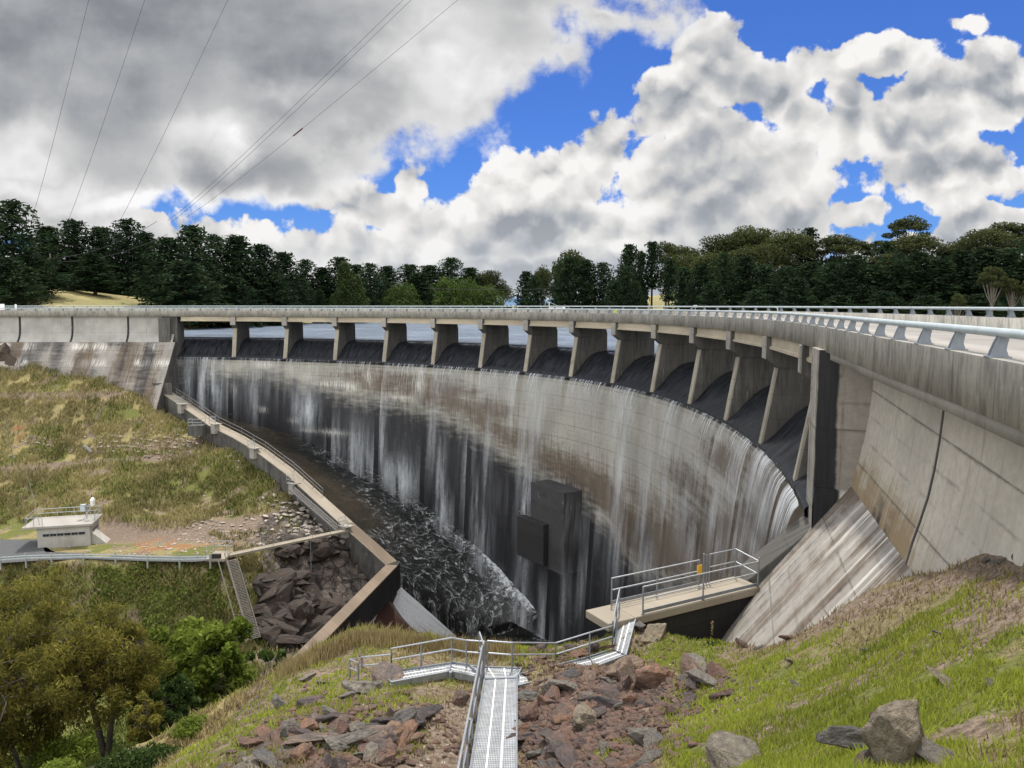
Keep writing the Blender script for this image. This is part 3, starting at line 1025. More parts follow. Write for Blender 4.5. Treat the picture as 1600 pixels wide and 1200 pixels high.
def foam_mat():
    m, n, b = new_mat('dark_foaming_water')
    uv = n.new('ShaderNodeTexCoord').outputs['UV']
    foam = attr(n, 'foam'); mud = attr(n, 'mud')
    w = n.noise(uv, 0.35, 4.0, 0.6, out=1)
    q = n.vmath('ADD', uv, n.vmath('SCALE', n.vmath('SUBTRACT', w, (.5, .5, .5)), 3.2))
    q = n.vmath('MULTIPLY', q, (0.75, 1.0, 1.0))
    brk = n.noise(uv, 0.42, 4.0, 0.65); brk2 = n.noise(uv, 2.6, 4.0, 0.7)

    def scallop(sc, wd):
        e = n.voro(q, sc, 'DISTANCE_TO_EDGE', dims='2D')
        pos = n.voro(q, sc, 'F1', out='Position', dims='2D')
        rel = n.sep(n.vmath('SUBTRACT', q, pos))
        side = n.math('ADD', n.math('MULTIPLY', rel[0], .75), n.math('MULTIPLY', rel[1], -.65))
        line = n.smooth(e, 0.0, wd, 1.0, 0.0)
        wash = n.math('MULTIPLY', n.smooth(e, 0.0, wd * 4.5, .35, 0.0), n.smooth(brk2, .4, .65))
        return n.math('MULTIPLY', n.math('MAXIMUM', line, wash), n.smooth(side, 0.05 / sc, .28 / sc)), e
    l1, e1 = scallop(0.62, 0.05)
    l2, e2 = scallop(1.25, 0.06)
    ragged = n.smooth(n.noise(uv, 5.5, 4.0, .75), .38, .58)
    l1 = n.math('MULTIPLY', n.math('MULTIPLY', l1, ragged), n.smooth(n.math('ADD', brk, n.math('MULTIPLY', foam, .16)), 0.46, 0.64, 0.0, .85))
    l2 = n.math('MULTIPLY', n.math('MULTIPLY', l2, ragged), n.smooth(n.math('ADD', brk, n.math('MULTIPLY', foam, .20)), 0.55, 0.74, 0.0, 0.65))
    froth = n.noise(n.vmath('MULTIPLY', q, (1.0, 1.6, 1.0)), 1.5, 7.0, .72)
    fr_ = n.smooth(n.math('ADD', froth, n.math('MULTIPLY', foam, .10)), .60, .76, 0.0, .7)
    f = n.math('MAXIMUM', n.math('MAXIMUM', l1, l2), fr_)
    sp = n.smooth(n.math('ADD', brk2, n.math('MULTIPLY', foam, 0.42)), 0.90, 1.10)
    f = n.math('MAXIMUM', n.math('MULTIPLY', f, n.math('MINIMUM', n.math('MULTIPLY', foam, 3.0), 1.0)), sp)
    base_c = n.mix(n.math('MULTIPLY', mud, n.smooth(brk, .3, .7, .5, 1.0)), (0.012, 0.013, 0.012), (0.085, 0.064, 0.040))
    sl = n.noise(n.combine(n.math('ADD', *[n.math('MULTIPLY', s_, k_) for s_, k_ in zip(n.sep(uv)[:2], (1.0, 1.3))]), 0, 0), 1.6, 3.0)
    base_c = n.mix(n.math('MULTIPLY', mud, n.smooth(sl, .5, .75, 0, .6)), base_c, (0.095, 0.105, 0.035))
    n.put(b.inputs['Base Color'], n.mix(f, base_c, (0.75, 0.78, 0.80)))
    n.put(b.inputs['Roughness'], n.math('MULTIPLY_ADD', f, 0.4, 0.28))
    b.inputs['Specular IOR Level'].default_value = 0.35
    bump(n, b, n.math('ADD', brk2, n.math('MULTIPLY', e1, -1.0)), 0.6, 0.15)
    return m


M['foam'] = foam_mat()
foam_v = smoothstep(frs[:, 0], .30, .62) * .62
foam_v = np.maximum(foam_v, .55 * smoothstep(frs[:, 1], .55, 1.0) * smoothstep(frs[:, 0], .15, .4))
foam_v = np.clip(foam_v + .75 * np.exp(-((frs[:, 1] - 1) / .10) ** 2) * smoothstep(frs[:, 0], .45, .8) * smoothstep(fbm(frs[:, 0] * 30, frs[:, 1] * 14, 3, 66), .35, .6) + .3 * np.exp(-((frs[:, 0] - .85) / .05) ** 2 - ((frs[:, 1] - .85) / .2) ** 2) + .5 * np.exp(-((frs[:, 0] - 1) / .015) ** 2), 0, 1.3)
mud_v = smoothstep(1 - frs[:, 0], .30, .6) * smoothstep(1 - frs[:, 1], .25, .65)
foam_v = foam_v * (1 - .85 * smoothstep(mud_v, .2, .7))
mud_v = np.maximum(mud_v, .6 * smoothstep(.3 - frs[:, 0], 0, .15))
bf = link('basin_water', np_mesh('basin_water', Vf, grid_faces(NA, NB), mat=M['foam'], uv=UVf, attrs={'foam': foam_v, 'mud': mud_v}, smooth=True))
tag(bf, kind='structure')

# stilling pool below the floor's edge
pv = [at_z(u, v, -39.2) for u, v in ((640, 1045), (700, 985), (760, 960), (960, 940), (1160, 930), (1250, 1000), (1100, 1150), (800, 1150), (650, 1100))]
N2 = 60
xs = np.linspace(-12, 40, 110); ys = np.linspace(60, 98, 80)
GX, GY = np.meshgrid(xs, ys, indexing='ij')
GZ = np.full_like(GX, -39.2) + .12 * (fbm(GX * .7, GY * .7, 3, 61) - .5)
fo = .35 + .9 * np.exp(-((GX - 4.0) / 2.5) ** 2 - ((GY - 88.0) / 3) ** 2) + .8 * np.exp(-((GX - 9.0) / 3) ** 2 - ((GY - 88) / 2.5) ** 2) + .9 * np.exp(-((GX + 6.5) / 2.5) ** 2 - ((GY - 86) / 2) ** 2)
pool = link('stilling_pool', np_mesh('stilling_pool', np.c_[GX.ravel(), GY.ravel(), GZ.ravel()], grid_faces(110, 80), mat=M['foam'],
            uv=np.c_[GX.ravel(), GY.ravel()], attrs={'foam': fo.ravel() * .7, 'mud': 0 * fo.ravel()}, smooth=True))
tag(pool, kind='structure')
# step under the floor's edge
mb = MB()
ea = [Vector(Vf[(NA - 1) * NB + j]) for j in range(NB)]
for a, b in zip(ea, ea[1:]):
    lo = Vector((0, 0, -2.5))
    mb.add([a, b, b + lo, a + lo], [(0, 1, 2, 3)])
mb.build('floor_step', M['blackwall'], dam)

# ---- outlet house on the face
def face_box(u0, u1, v0, v1, out, slope=0.0):
    """box that stands off the face between two sight lines"""
    P0, P1 = on_cyl(u0, (v0 + v1) / 2), on_cyl(u1, (v0 + v1) / 2)
    zt = on_cyl((u0 + u1) / 2, v0).z; zb = on_cyl((u0 + u1) / 2, v1).z
    a = math.radians((theta(P0) + theta(P1)) / 2)
    inn = Vector((-math.cos(a), -math.sin(a), 0))
    lo_ = [up(P0, zb) - inn * .6, up(P1, zb) - inn * .6, up(P1, zb) + inn * out, up(P0, zb) + inn * out]
    tp_ = [up(p, zt) for p in lo_]
    return MB().hexa(lo_, tp_)


oh = face_box(855, 908, 757, 882, 2.3).build('outlet_house', M['wetdark'], dam, bevel=.05)
mb = face_box(842, 884, 806, 868, 3.1)
lw = link('lower_chamber', mb.mesh('lower_chamber', M['blackwall'], bevel=.05)); lw.parent = oh
P0, P1 = on_cyl(843, 806), on_cyl(888, 806)
a_ = math.radians((theta(P0) + theta(P1)) / 2); inn = Vector((-math.cos(a_), -math.sin(a_), 0))
mb = MB()
c0, c1 = up(P0, P0.z) + inn * 3.0, up(P0, P0.z) + inn * 2.4
for q_ in (.5, 1.0):
    mb.tube([c0 + Vector((0, 0, q_)), c1 + Vector((0, 0, q_))], .03, 6)
    mb.tube([c0 + Vector((0, 0, q_)), c0.lerp(up(P1, P0.z) + inn * 3.0, .3) + Vector((0, 0, q_))], .03, 6)
for q_ in (c0, c1, c0.lerp(c1, .5)): mb.tube([q_, q_ + Vector((0, 0, 1.0))], .03, 6)
hr = link('handrail', mb.mesh('handrail', M['timber'])); hr.parent = oh

# ---- right walkway: slab, dark wall below
WK = -10.55
wkR, wkL = at_z(1190, 917, WK), at_z(992, 965, WK)
wd = (up(wkL, 0) - up(wkR, 0)).normalized(); wn = Vector((wd.y, -wd.x, 0))
if wn.y < 0: wn = -wn
wkEnd = wkL + wd * 1.1
WW = 1.35
mb = MB()
t_ = Vector((0, 0, .28))
mb.hexa([wkR - t_, wkL - t_, wkL + wn * WW - t_, wkR + wn * WW - t_], [wkR, wkL, wkL + wn * WW, wkR + wn * WW])
mb.hexa([wkL - t_, wkEnd - t_, wkEnd + wn * WW - t_, wkL + wn * WW - t_], [wkL + Vector((0, 0, -.003)), wkEnd, wkEnd + wn * WW, wkL + wn * WW + Vector((0, 0, -.003))])
wslab = mb.build('walkway_slab', M['walk'], dam, bevel=.02)
mb = MB()
wq = [wkR - wd * .5 + wn * .12, wkL - wd * .3 + wn * .12, wkL - wd * .3 + wn * (WW - .1), wkR - wd * .5 + wn * (WW - .1)]
mb.hexa([p + Vector((0, 0, -7)) for p in wq], [p - t_ + Vector((0, 0, .02)) for p in wq])
mb.build('walkway_wall', M['blackwall'], dam)

# ------------------------------------------------------------------ road bridge on the dam
bridge = thing('road_bridge', tuple(edge(150, 3, -1.7)), 0, 'curved concrete road bridge carried over the spillway on piers', 'bridge')
S_BLK = s_near(E2)
sweep('fascia', [(0.0, -.80), (0.0, -1.70), (.34, -1.70), (.34, -.80)], 0, PLEN - 1, M['fascia'], bridge)
sweep('fascia_band', [(.05, -1.703), (.05, -1.93), (.5, -1.93), (.5, -1.703)], S_BLK + .5, PLEN - 1, M['concrete'], bridge)
sweep('deck', [(.34, -1.5), (.34, -.815), (1.5, -.825), (1.5, -.97), (6.6, -.93), (6.6, -1.5)], 0, PLEN - 1, M['deck'], bridge)
sweep('far_parapet', [(6.61, -1.7), (6.61, -.46), (6.95, -.46), (6.95, -1.7)], 0, PLEN - 1, M['fascia'], bridge)

sec_g = [(-.10, 0), (.10, 0), (.10, -.50), (.20, -.56), (.20, -.68), (-.20, -.68), (-.20, -.56), (-.10, -.50)]
for row_r in (65.42, 68.3):
    for k in range(len(bounds) - 1):
        t0, t1 = bounds[k], bounds[k + 1]
        if k == 0: t0 -= .6
        g0, g1 = cyl(t0 - .36, row_r, -1.712), cyl(t1 + (.36 if k < len(bounds) - 2 else 1.2), row_r, -1.712)
        d = (g1 - g0); nrm = Vector((d.y, -d.x, 0)).normalized()
        pts = [g0 + nrm * a + Vector((0, 0, b)) for a, b in sec_g]
        mb = MB(); mb.prism(pts, d)
        mb.build('girder', M['girder'], bridge)

# ---- guard rails: fat pipe on pairs of curved fin plates
def make_post(base_z, pipe_z, d0=0.02):
    mb = MB()
    h = pipe_z - base_z
    poly = [(d0, 0), (d0 + .27, 0), (d0 + .225, h * .35), (d0 + .235, h * .62), (d0 + .265, h * .97), (d0 + .13, h * 1.03), (d0 + .075, h * .66), (d0 + .03, h * .3)]
    for yo in (-.075, .055):
        mb.prism([(d, yo, z) for d, z in poly], (0, .022, 0))
    mb.box((d0 + .13, 0, .012), (.32, .24, .022))
    mb.box((d0 + .15, 0, h * .5), (.02, .12, h * .8))
    return mb


def rail_thing(name, label, s0, s1, d, base_z, pipe_z, spacing, keep, r, sign=1, first=0.0):
    t = thing(name, tuple(edge((s0 + s1) / 2, d, base_z)), 0, label, 'guard rail')
    ss = np.arange(s0, s1, 1.2)
    mb = MB(); mb.tube([edge(s, d + .2 * sign, pipe_z) for s in ss], r, 10)
    mb.build('rail_pipe', M['railpaint'], t, smooth=True)
    me = make_post(base_z, pipe_z - r * .4).mesh('post', M['postpaint'])
    order = sorted(np.arange(s1 - first, s0, -spacing), key=lambda s: edge(s, d, 0).length)
    rest = MB()
    inv = Matrix.Translation(t.location).inverted()
    for i, s in enumerate(order):
        P = edge(s, d, base_z); dr = edge_dir(s)
        across = Vector((-dr.y, dr.x, 0)) * sign
        ang = math.atan2(across.y, across.x)
        mat = Matrix.Translation(P) @ Matrix.Rotation(ang, 4, 'Z')
        if i < keep:
            o = bpy.data.objects.new('post', me); COL.objects.link(o)
            o.parent = t; o.matrix_parent_inverse = inv; o.matrix_basis = mat
        else:
            rest.add([mat @ Vector(v.co) for v in me.vertices], [tuple(p.vertices) for p in me.polygons])
    if rest.v:
        o = rest.build('distant_post', M['postpaint'], t); o["kind"] = "stuff"
    return t


rail_thing('guard_rail', 'grey pipe guard rail on the near kerb of the bridge above its fascia', 0, PLEN - 1.5, 0.0, -.80, -.42, 2.1, 98, .074)
rail_thing('guard_rail', 'grey pipe guard rail on the far parapet across the bridge road', 0, PLEN - 1.5, 6.95, -.46, -.13, 2.1, 98, .068, sign=-1)

# ---- small things on the bridge
def plate(name, u, v, Y, w, h, mat, label, cat, th=.03, rz=0.0):
    P = at_y(u, v, Y)
    t = MB(); t.box((0, 0, 0), (w, th, h))
    o = t.build(name, mat); o.location = P; o.rotation_euler = (0, 0, rz)
    return tag(o, label, cat)


s_m = s_near(at_y(947, 489, 76))
P = edge(s_m, -.02, -.62)
mb = MB(); mb.box((0, 0, 0), (.55, .03, .24)); mb.box((0, .05, .1), (.1, .12, .05))
o = mb.build('delineator', M['lime']); o.location = P; o.rotation_euler = (0, 0, math.atan2(edge_dir(s_m).y, edge_dir(s_m).x))
tag(o, 'small lime yellow marker plate on the near bridge rail', 'marker')

for (u0, w, hh, lab) in ((3, .9, .95, 'larger white sign board at the left end of the bridge'), (25, .32, .85, 'narrow white marker board beside the larger white board')):
    P = at_y(u0, 484, _p90.y + 6.4)
    t = thing('road_sign', tuple(P), 0, lab, 'sign')
    mb = MB(); mb.box(P + Vector((0, 0, .45)), (w, .04, hh)); mb.build('board', M['white'], t)
    mb = MB(); mb.tube([P + Vector((0, .05, -.6)), P + Vector((0, .05, .6))], .035, 6); mb.build('pole', M['steel'], t)

# boom gate near the middle of the far parapet
P = at_y(858, 484, 97.0)
t = thing('boom_gate', tuple(P), 0, 'white boom gate with raised mast and counterweight box on the bridge', 'gate')
mb = MB(); mb.tube([P + Vector((0, 0, -.9)), P + Vector((0, 0, 1.0))], .05, 6); mb.build('mast', M['white'], t)
mb = MB(); mb.bar(P + Vector((0, 0, .25)), P + Vector((1.9, 0, .22)), .08, .12); mb.bar(P + Vector((0, 0, .95)), P + Vector((1.4, 0, .35)), .03, .03); mb.build('boom', M['white'], t)
mb = MB(); mb.box(P + Vector((1.85, 0, .1)), (.34, .3, .75)); mb.build('counterweight', M['white'], t)
# short lamp bracket where the two rails seem to meet
P = edge(s_near(at_y(1211, 490, 41)), 0.2, -.42)
mb = MB(); mb.tube([P, P + Vector((0, 0, .22)), P + Vector((-.05, .02, .30)), P + Vector((-.22, .05, .34))], .035, 6)
tag(mb.build('lamp_bracket', M['railpaint']), 'small bent bracket standing on top of the near guard rail', 'bracket')
mb = MB(); P = edge(s_near(at_y(974, 485, 73)), 6.8, -.1); mb.box(P, (.35, .2, .25)); mb.tube([P + Vector((0, 0, -.4)), P], .03, 6)
tag(mb.build('reflector_box', M['railpaint']), 'small grey box fixed above the far rail near the yellow marker', 'box')

# ------------------------------------------------------------------ terrain below the dam
def plane_hit(u, v, A, B, C):
    n = (B - A).cross(C - A); d = ray(u, v)
    return d * (n.dot(A) / n.dot(d))


AP = [right_pt(0, .60, -6.6), right_pt(1.0, .60, -6.6), right_pt(0, .60 + .38 * 10, -6.6 - 5.0)]
def on_apron(u, v): return plane_hit(u, v, *AP)


ctl = []
def cp(u, v, Y, dz=0.0):
    P = at_y(u, v, Y); ctl.append((P.x, P.y, P.z + dz))
def cw(x, y, z): ctl.append((x, y, z))


ROADZ = -25.6
# near bank
for t, z in ((2.9, -2.5), (2.2, -3.0), (1.75, -3.4)):
    p = right_pt(t, .15, -3.0); cw(p.x, p.y, z)
cp(1600, 832, 12.6); cp(1520, 876, 14.6); cp(1430, 906, 17.9)
for u, v in ((1350, 950), (1270, 996), (1190, 1010), (1128, 1022)):
    p = on_apron(u, v); cw(p.x, p.y, p.z + .1)
cp(1060, 1008, 25.0); cp(1000, 985, 25.3); cp(960, 990, 25.0); cp(985, 1030, 22.6); cp(930, 1045, 21.5); cp(860, 1062, 20.4); cp(790, 1075, 19.8, -.15); cp(730, 1062, 20.5, -.25)
cp(640, 1075, 20.0); cp(560, 1060, 21.5)
cp(735, 1215, 13.6, -.35); cp(780, 1130, 16.4, -.35)
cp(950, 990, 24.6); cp(870, 1014, 25.0); cp(800, 1016, 25.2); cp(690, 1006, 26.0); cp(570, 990, 27.0); cp(440, 1044, 26.0); cp(340, 1142, 22.0); cp(250, 1205, 18.5)
cp(600, 1110, 17.6); cp(500, 1205, 13.6); cp(420, 1120, 18.0); cp(900, 1205, 12.2); cp(1000, 1100, 16.4); cp(1100, 1050, 20.0); cp(1020, 1205, 11.0); cp(1130, 1205, 9.3)
cp(1200, 1100, 12.8); cp(1260, 1205, 7.4); cp(1400, 1160, 6.6); cp(1500, 1205, 5.0); cp(1600, 1205, 4.3); cp(1600, 1050, 6.5); cp(1600, 930, 9.4); cp(1400, 1000, 12.0); cp(1500, 950, 11.8)
cw(0, 0, -1.7); cw(3, -4, -1.4); cw(-3, -6, -2.6); cw(4.2, 1.5, -1.7); cw(-5, 3, -5.0); cw(-10, 4, -8.0); cw(-10, 13, -10.5); cw(0, 7, -5.0)
cw(-22, 8, -14); cw(-14, -8, -8)
# far side of the near bank, falling into the valley
cw(-8, 33, -18); cw(-3, 35, -19); cw(3, 34, -19); cw(8, 33, -18); cw(-16, 31, -18.8); cw(-13, 25, -15.5); cw(-22, 27, -21); cw(12, 34, -18)
cw(-4, 45, -29); cw(5, 45, -29); cw(-12, 44, -28)
# valley
cw(-18, 41, -25); cw(-30, 34, -24); cw(-34, 48, -31); cw(-22, 52, -32); cw(-45, 55, -32); cw(-60, 50, -32); cw(-80, 55, -32); cw(-40, 30, -24); cw(-60, 25, -25)
# left flank: road bench, bank above, bank below
for u in (-150, 0, 100, 200, 330):
    P = at_z(u, 876 if u < 250 else 872, ROADZ); cw(P.x, P.y, ROADZ - .1)
for u, v, Y in ((-150, 852, 84), (0, 845, 84.5), (100, 852, 83.5), (200, 868, 81.5), (250, 862, 82.5), (320, 858, 81)):
    P = at_z(u, v, ROADZ) if v > 860 else at_y(u, v, Y); cw(P.x, min(P.y, Y), ROADZ)
for u, v, Y in ((0, 910, 74), (200, 960, 72), (330, 960, 72), (100, 1000, 69), (300, 1010, 69), (0, 1000, 68), (-150, 950, 70),
                (0, 800, 89), (200, 805, 88), (0, 735, 97), (250, 712, 101), (330, 775, 95), (420, 795, 91.5), (150, 690, 103), (0, 690, 101), (0, 622, 107.5), (150, 620, 109), (-150, 640, 106), (-150, 740, 97), (-150, 800, 90),
                (200, 660, 106), (100, 740, 96), (120, 770, 92.5)):
    cp(u, v, Y)
for u, v in ((250, 640), (300, 672), (327, 695), (363, 708), (400, 735), (445, 772), (490, 815), (530, 845)):
    P = on_plane(u, v, -.4); cw(P.x, P.y, P.z)
for u, v in ((-200, 566), (-80, 570), (0, 573), (60, 579), (130, 593), (185, 606), (228, 624)):
    kt = (v - 480.0) / F_PX
    k = (kt * (_p90.y - .45) - 5.55) / (1 + .72 * kt)
    cp(u, v, _p90.y - .45 - .72 * k - .25)
for u, v, Y in ((-150, 610, 109), (0, 598, 111.5), (100, 606, 111.0)):
    cp(u, v, Y)
# rock slope under the footbridge
cp(400, 855, 84); cp(450, 845, 85); cp(420, 900, 79); cp(480, 905, 82, -1); cp(545, 900, 84, -1.5); cp(450, 960, 75); cp(510, 960, 78); cp(400, 990, 72); cp(430, 1030, 66, -1); cp(490, 1010, 70, -1)
cw(-10, 62, -36); cw(0, 60, -37); cw(10, 55, -34); cw(20, 45, -24); cw(24, 34, -14)
cw(-140, 120, -4); cw(-140, 95, -18); cw(-140, 70, -28); cw(-110, 118, -6.8)
ctl = np.array(ctl)


def tps_fit(P, lam=0.02):
    x = P[:, :2] / 20.0; z = P[:, 2]; n = len(x)
    r2 = ((x[:, None] - x[None]) ** 2).sum(-1)
    K = 0.5 * r2 * np.log(r2 + 1e-9) + lam * np.eye(n)
    Q = np.c_[np.ones(n), x]
    A = np.block([[K, Q], [Q.T, np.zeros((3, 3))]])
    return np.linalg.solve(A, np.r_[z, 0, 0, 0]), x


TPS_W, TPS_X = tps_fit(ctl, .004)


def tps(x, y):
    x = np.asarray(x, float); y = np.asarray(y, float)
    shp = x.shape; q = np.c_[x.ravel(), y.ravel()] / 20.0
    out = np.empty(len(q))
    for i in range(0, len(q), 20000):
        c = q[i:i + 20000]
        r2 = ((c[:, None] - TPS_X[None]) ** 2).sum(-1)
        out[i:i + 20000] = (0.5 * r2 * np.log(r2 + 1e-9)) @ TPS_W[:-3] + TPS_W[-3] + c @ TPS_W[-2:]
    return out.reshape(shp)


def in_poly(x, y, poly):
    inside = np.zeros(x.shape, bool); n = len(poly)
    for i in range(n):
        x1, y1 = poly[i][0], poly[i][1]; x2, y2 = poly[(i + 1) % n][0], poly[(i + 1) % n][1]
        c = ((y1 > y) != (y2 > y)) & (x < (x2 - x1) * (y - y1) / ((y2 - y1) if y2 != y1 else 1e-9) + x1)
        inside ^= c
    return inside


# plan of everything the dam, its basin and its walls occupy: the ground is sunk there
DAMPOLY = [(-52.5, 114.2), (TA.x + TN.x * .3, TA.y + TN.y * .3), (TB.x + TN.x * .3, TB.y + TN.y * .3), (TE.x + EW.x * .5, TE.y + EW.y * .5), (TE.x + 3, TE.y - 3), (-4, 58), (6, 44), (4, 36),
           (wkEnd.x - .3, wkEnd.y + .8), (wkL.x, wkL.y + .5), (wkR.x, wkR.y + .5)]
_a4 = right_pt(0, .60 + .38 * 12, -12.0)
DAMPOLY += [(tw_b2.x, tw_b2.y + .4), (E2.x + .5, E2.y + .5), (E3.x + 1, E3.y + 3), (40, 40), (40, 140), (-52.5, 140)]


def ground_z(x, y, detail=True):
    x = np.asarray(x, float); y = np.asarray(y, float)
    z = tps(x, y)
    if detail:
        dist = np.hypot(x, y)
        z = z + .55 * (fbm(x * .35 + 3, y * .35, 4, 101) - .5) * np.clip(dist / 14, .4, 1.6)
        z = z + .22 * (fbm(x * 1.3, y * 1.3, 3, 102) - .5)
        # level pad of the access road and the pump house
        pu = 800 + F_PX * x / np.maximum(y, 5)
        back_y = np.interp(pu, [-150, 60, 70, 165, 230, 330, 360], [85.0, 85.0, 86.5, 86.5, 82.0, 81.0, 79.0])
        front_y = np.interp(pu, [-150, 0, 130, 230, 330], [75.2, 75.6, 77.0, 76.6, 76.8])
        pad = smoothstep(y, front_y - 1.0, front_y) * smoothstep(back_y - y, -2.2, 0) * smoothstep(345 - pu, -12, 0)
        z = z * (1 - pad) + (ROADZ - .05) * pad
        # rough rock under the footbridge
        px = 800 + F_PX * x / np.maximum(y, 5)
        rk = smoothstep(px, 380, 420) * smoothstep(620 - px, 20, 60) * smoothstep(y, 62, 68) * smoothstep(89 - y, 0, 3)
        z = z + rk * 1.8 * (np.abs(fbm(x * .5, y * .5, 4, 103) - .5) * 2 - .3)
    return z


def z_at(x, y):
    return float(ground_z(np.array([x]), np.array([y]))[0])


def hit_ground(u, v, y0=3.0, y1=125.0):
    d = ray(u, v); d = d / d.y
    ys = np.concatenate([np.arange(y0, 40, .1), np.arange(40, y1, .3)])
    g = ground_z(d.x * ys, ys)
    k = np.argmax(d.z * ys < g)
    return Vector((d.x * ys[k], ys[k], g[k]))


def stretch(a, b, fine_a, fine_b, h0, grow):
    pts = list(np.arange(fine_a, fine_b, h0)); h = h0
    while pts[-1] < b: h *= grow; pts.append(pts[-1] + min(h, 1.0))
    h = h0; lo = [fine_a]
    while lo[-1] > a: h *= grow; lo.append(lo[-1] - min(h, 1.0))
    return np.array(lo[:0:-1] + pts)


gx = stretch(-160, 40, -14, 14, .16, 1.05); gy = stretch(-14, 124, 3, 30, .16, 1.04)
GXg, GYg = np.meshgrid(gx, gy, indexing='ij')
GZg = ground_z(GXg, GYg)
inside = in_poly(GXg, GYg, DAMPOLY)
# not under the right wall and apron either
wl_side = (GXg - W0.x) * NR.x + (GYg - W0.y) * NR.y
GZg = np.where(inside, np.minimum(GZg, -44), GZg)
px_g = 800 + F_PX * GXg / np.maximum(GYg, 1.0)
left = GYg > 48


def bank_masks(x, y, z):
    """what grows or lies where: green, dry, dirt, rock, red, 0..1"""
    y_ = np.maximum(y, 1.0)
    zc = y_ * math.cos(PITCH) - z * math.sin(PITCH); yc = y_ * math.sin(PITCH) + z * math.cos(PITCH)
    u = 800 + F_PX * x / zc; v = 600 - F_PX * yc / zc
    n1 = fbm(x * .30, y * .30, 4, 201); n2 = fbm(x * 1.1, y * 1.1, 4, 202); n3 = fbm(x * .12, y * .12, 3, 203)
    far = y > 46
    # near bank
    g = smoothstep(u - 1040 - (v - 1060) * .12, -60, 60) * smoothstep(n1 * .6 + n2 * .4, .27, .42)
    line = 905 + (1430 - u) * .34           # foot of the right wall
    g = g * smoothstep(v - line, 18, 70) * (1 - .75 * smoothstep(u, 1440, 1560) * smoothstep(n1, .35, .55))
    g2 = np.exp(-((u - 1060) / 90) ** 2 - ((v - 1020) / 22) ** 2) * 1.2
    g3 = smoothstep(n1, .47, .62) * smoothstep(1020 - u, 0, 60) * .75
    green = np.clip(np.maximum(np.maximum(g, g2), g3), 0, 1)
    dry = np.clip(smoothstep(560 - u, 0, 160) + smoothstep(1030 - v, 0, 30) * smoothstep(760 - u, 0, 60), 0, 1)
    dirt = smoothstep(n2 * .6 + n1 * .4, .46, .60) * .85
    dirt = np.maximum(dirt, np.exp(-((v - line - 15) / 22) ** 2) * smoothstep(u, 1080, 1160))
    dirt = np.maximum(dirt, np.exp(-((u - 925 - (v - 1100) * -.1) / 130) ** 2) * smoothstep(v, 1040, 1065))
    dirt = np.maximum(dirt, np.exp(-((u - 700) / 45) ** 2) * smoothstep(v, 1075, 1110) * .9)
    rock = 0 * u
    red = 0 * u
    # left flank
    gl = np.clip(smoothstep(n1, .45, .65) * .8 + np.exp(-((u - 370) / 60) ** 2 - ((v - 745) / 35) ** 2) + .6 * np.exp(-((u - 250) / 90) ** 2 - ((v - 770) / 25) ** 2), 0, 1)
    gl = np.maximum(gl, .7 * smoothstep(v, 880, 900))
    dl = np.clip(.55 + .6 * (n1 - .5) + .7 * np.exp(-((v - 600) / 25) ** 2) * smoothstep(300 - u, 0, 100) + .4 * np.exp(-((v - 700) / 12) ** 2), 0, 1)
    tr = np.maximum(np.exp(-((v - 618 + .01 * u) / 7) ** 2) * smoothstep(220 - u, 0, 40), np.exp(-((v - (733 - .07 * u)) / 6) ** 2) * smoothstep(340 - u, 0, 60))
    di = np.maximum(tr, .95 * np.exp(-((u - 250 - n2 * 60) / 120) ** 2 - ((v - 700 + .02 * u) / 12) ** 2))
    di = np.maximum(di, smoothstep(n2, .52, .64) * .7)
    di = np.maximum(di, np.exp(-((v - 830) / 28) ** 2) * smoothstep(u, 120, 180) * .9)
    rl = smoothstep(u, 385, 430) * smoothstep(v, 800, 830) + .7 * np.exp(-((u - 470) / 70) ** 2 - ((v - 800) / 35) ** 2)
    re = np.exp(-((u - 260) / 80) ** 2 - ((v - 852) / 14) ** 2) + np.exp(-((u - 28) / 12) ** 2 - ((v - 675) / 18) ** 2) * 1.2 + .8 * np.exp(-((u - 75) / 14) ** 2 - ((v - 702) / 8) ** 2) + .5 * np.exp(-((u - 360) / 30) ** 2 - ((v - 855) / 12) ** 2)
    re = re * smoothstep(n2, .30, .55)
    F = lambda a, b: np.where(far, a, b)
    return [np.clip(q, 0, 1) for q in (F(gl, green), F(dl, dry), F(di, dirt), F(rl, rock), F(re, red))]


ma = bank_masks(GXg, GYg, GZg)


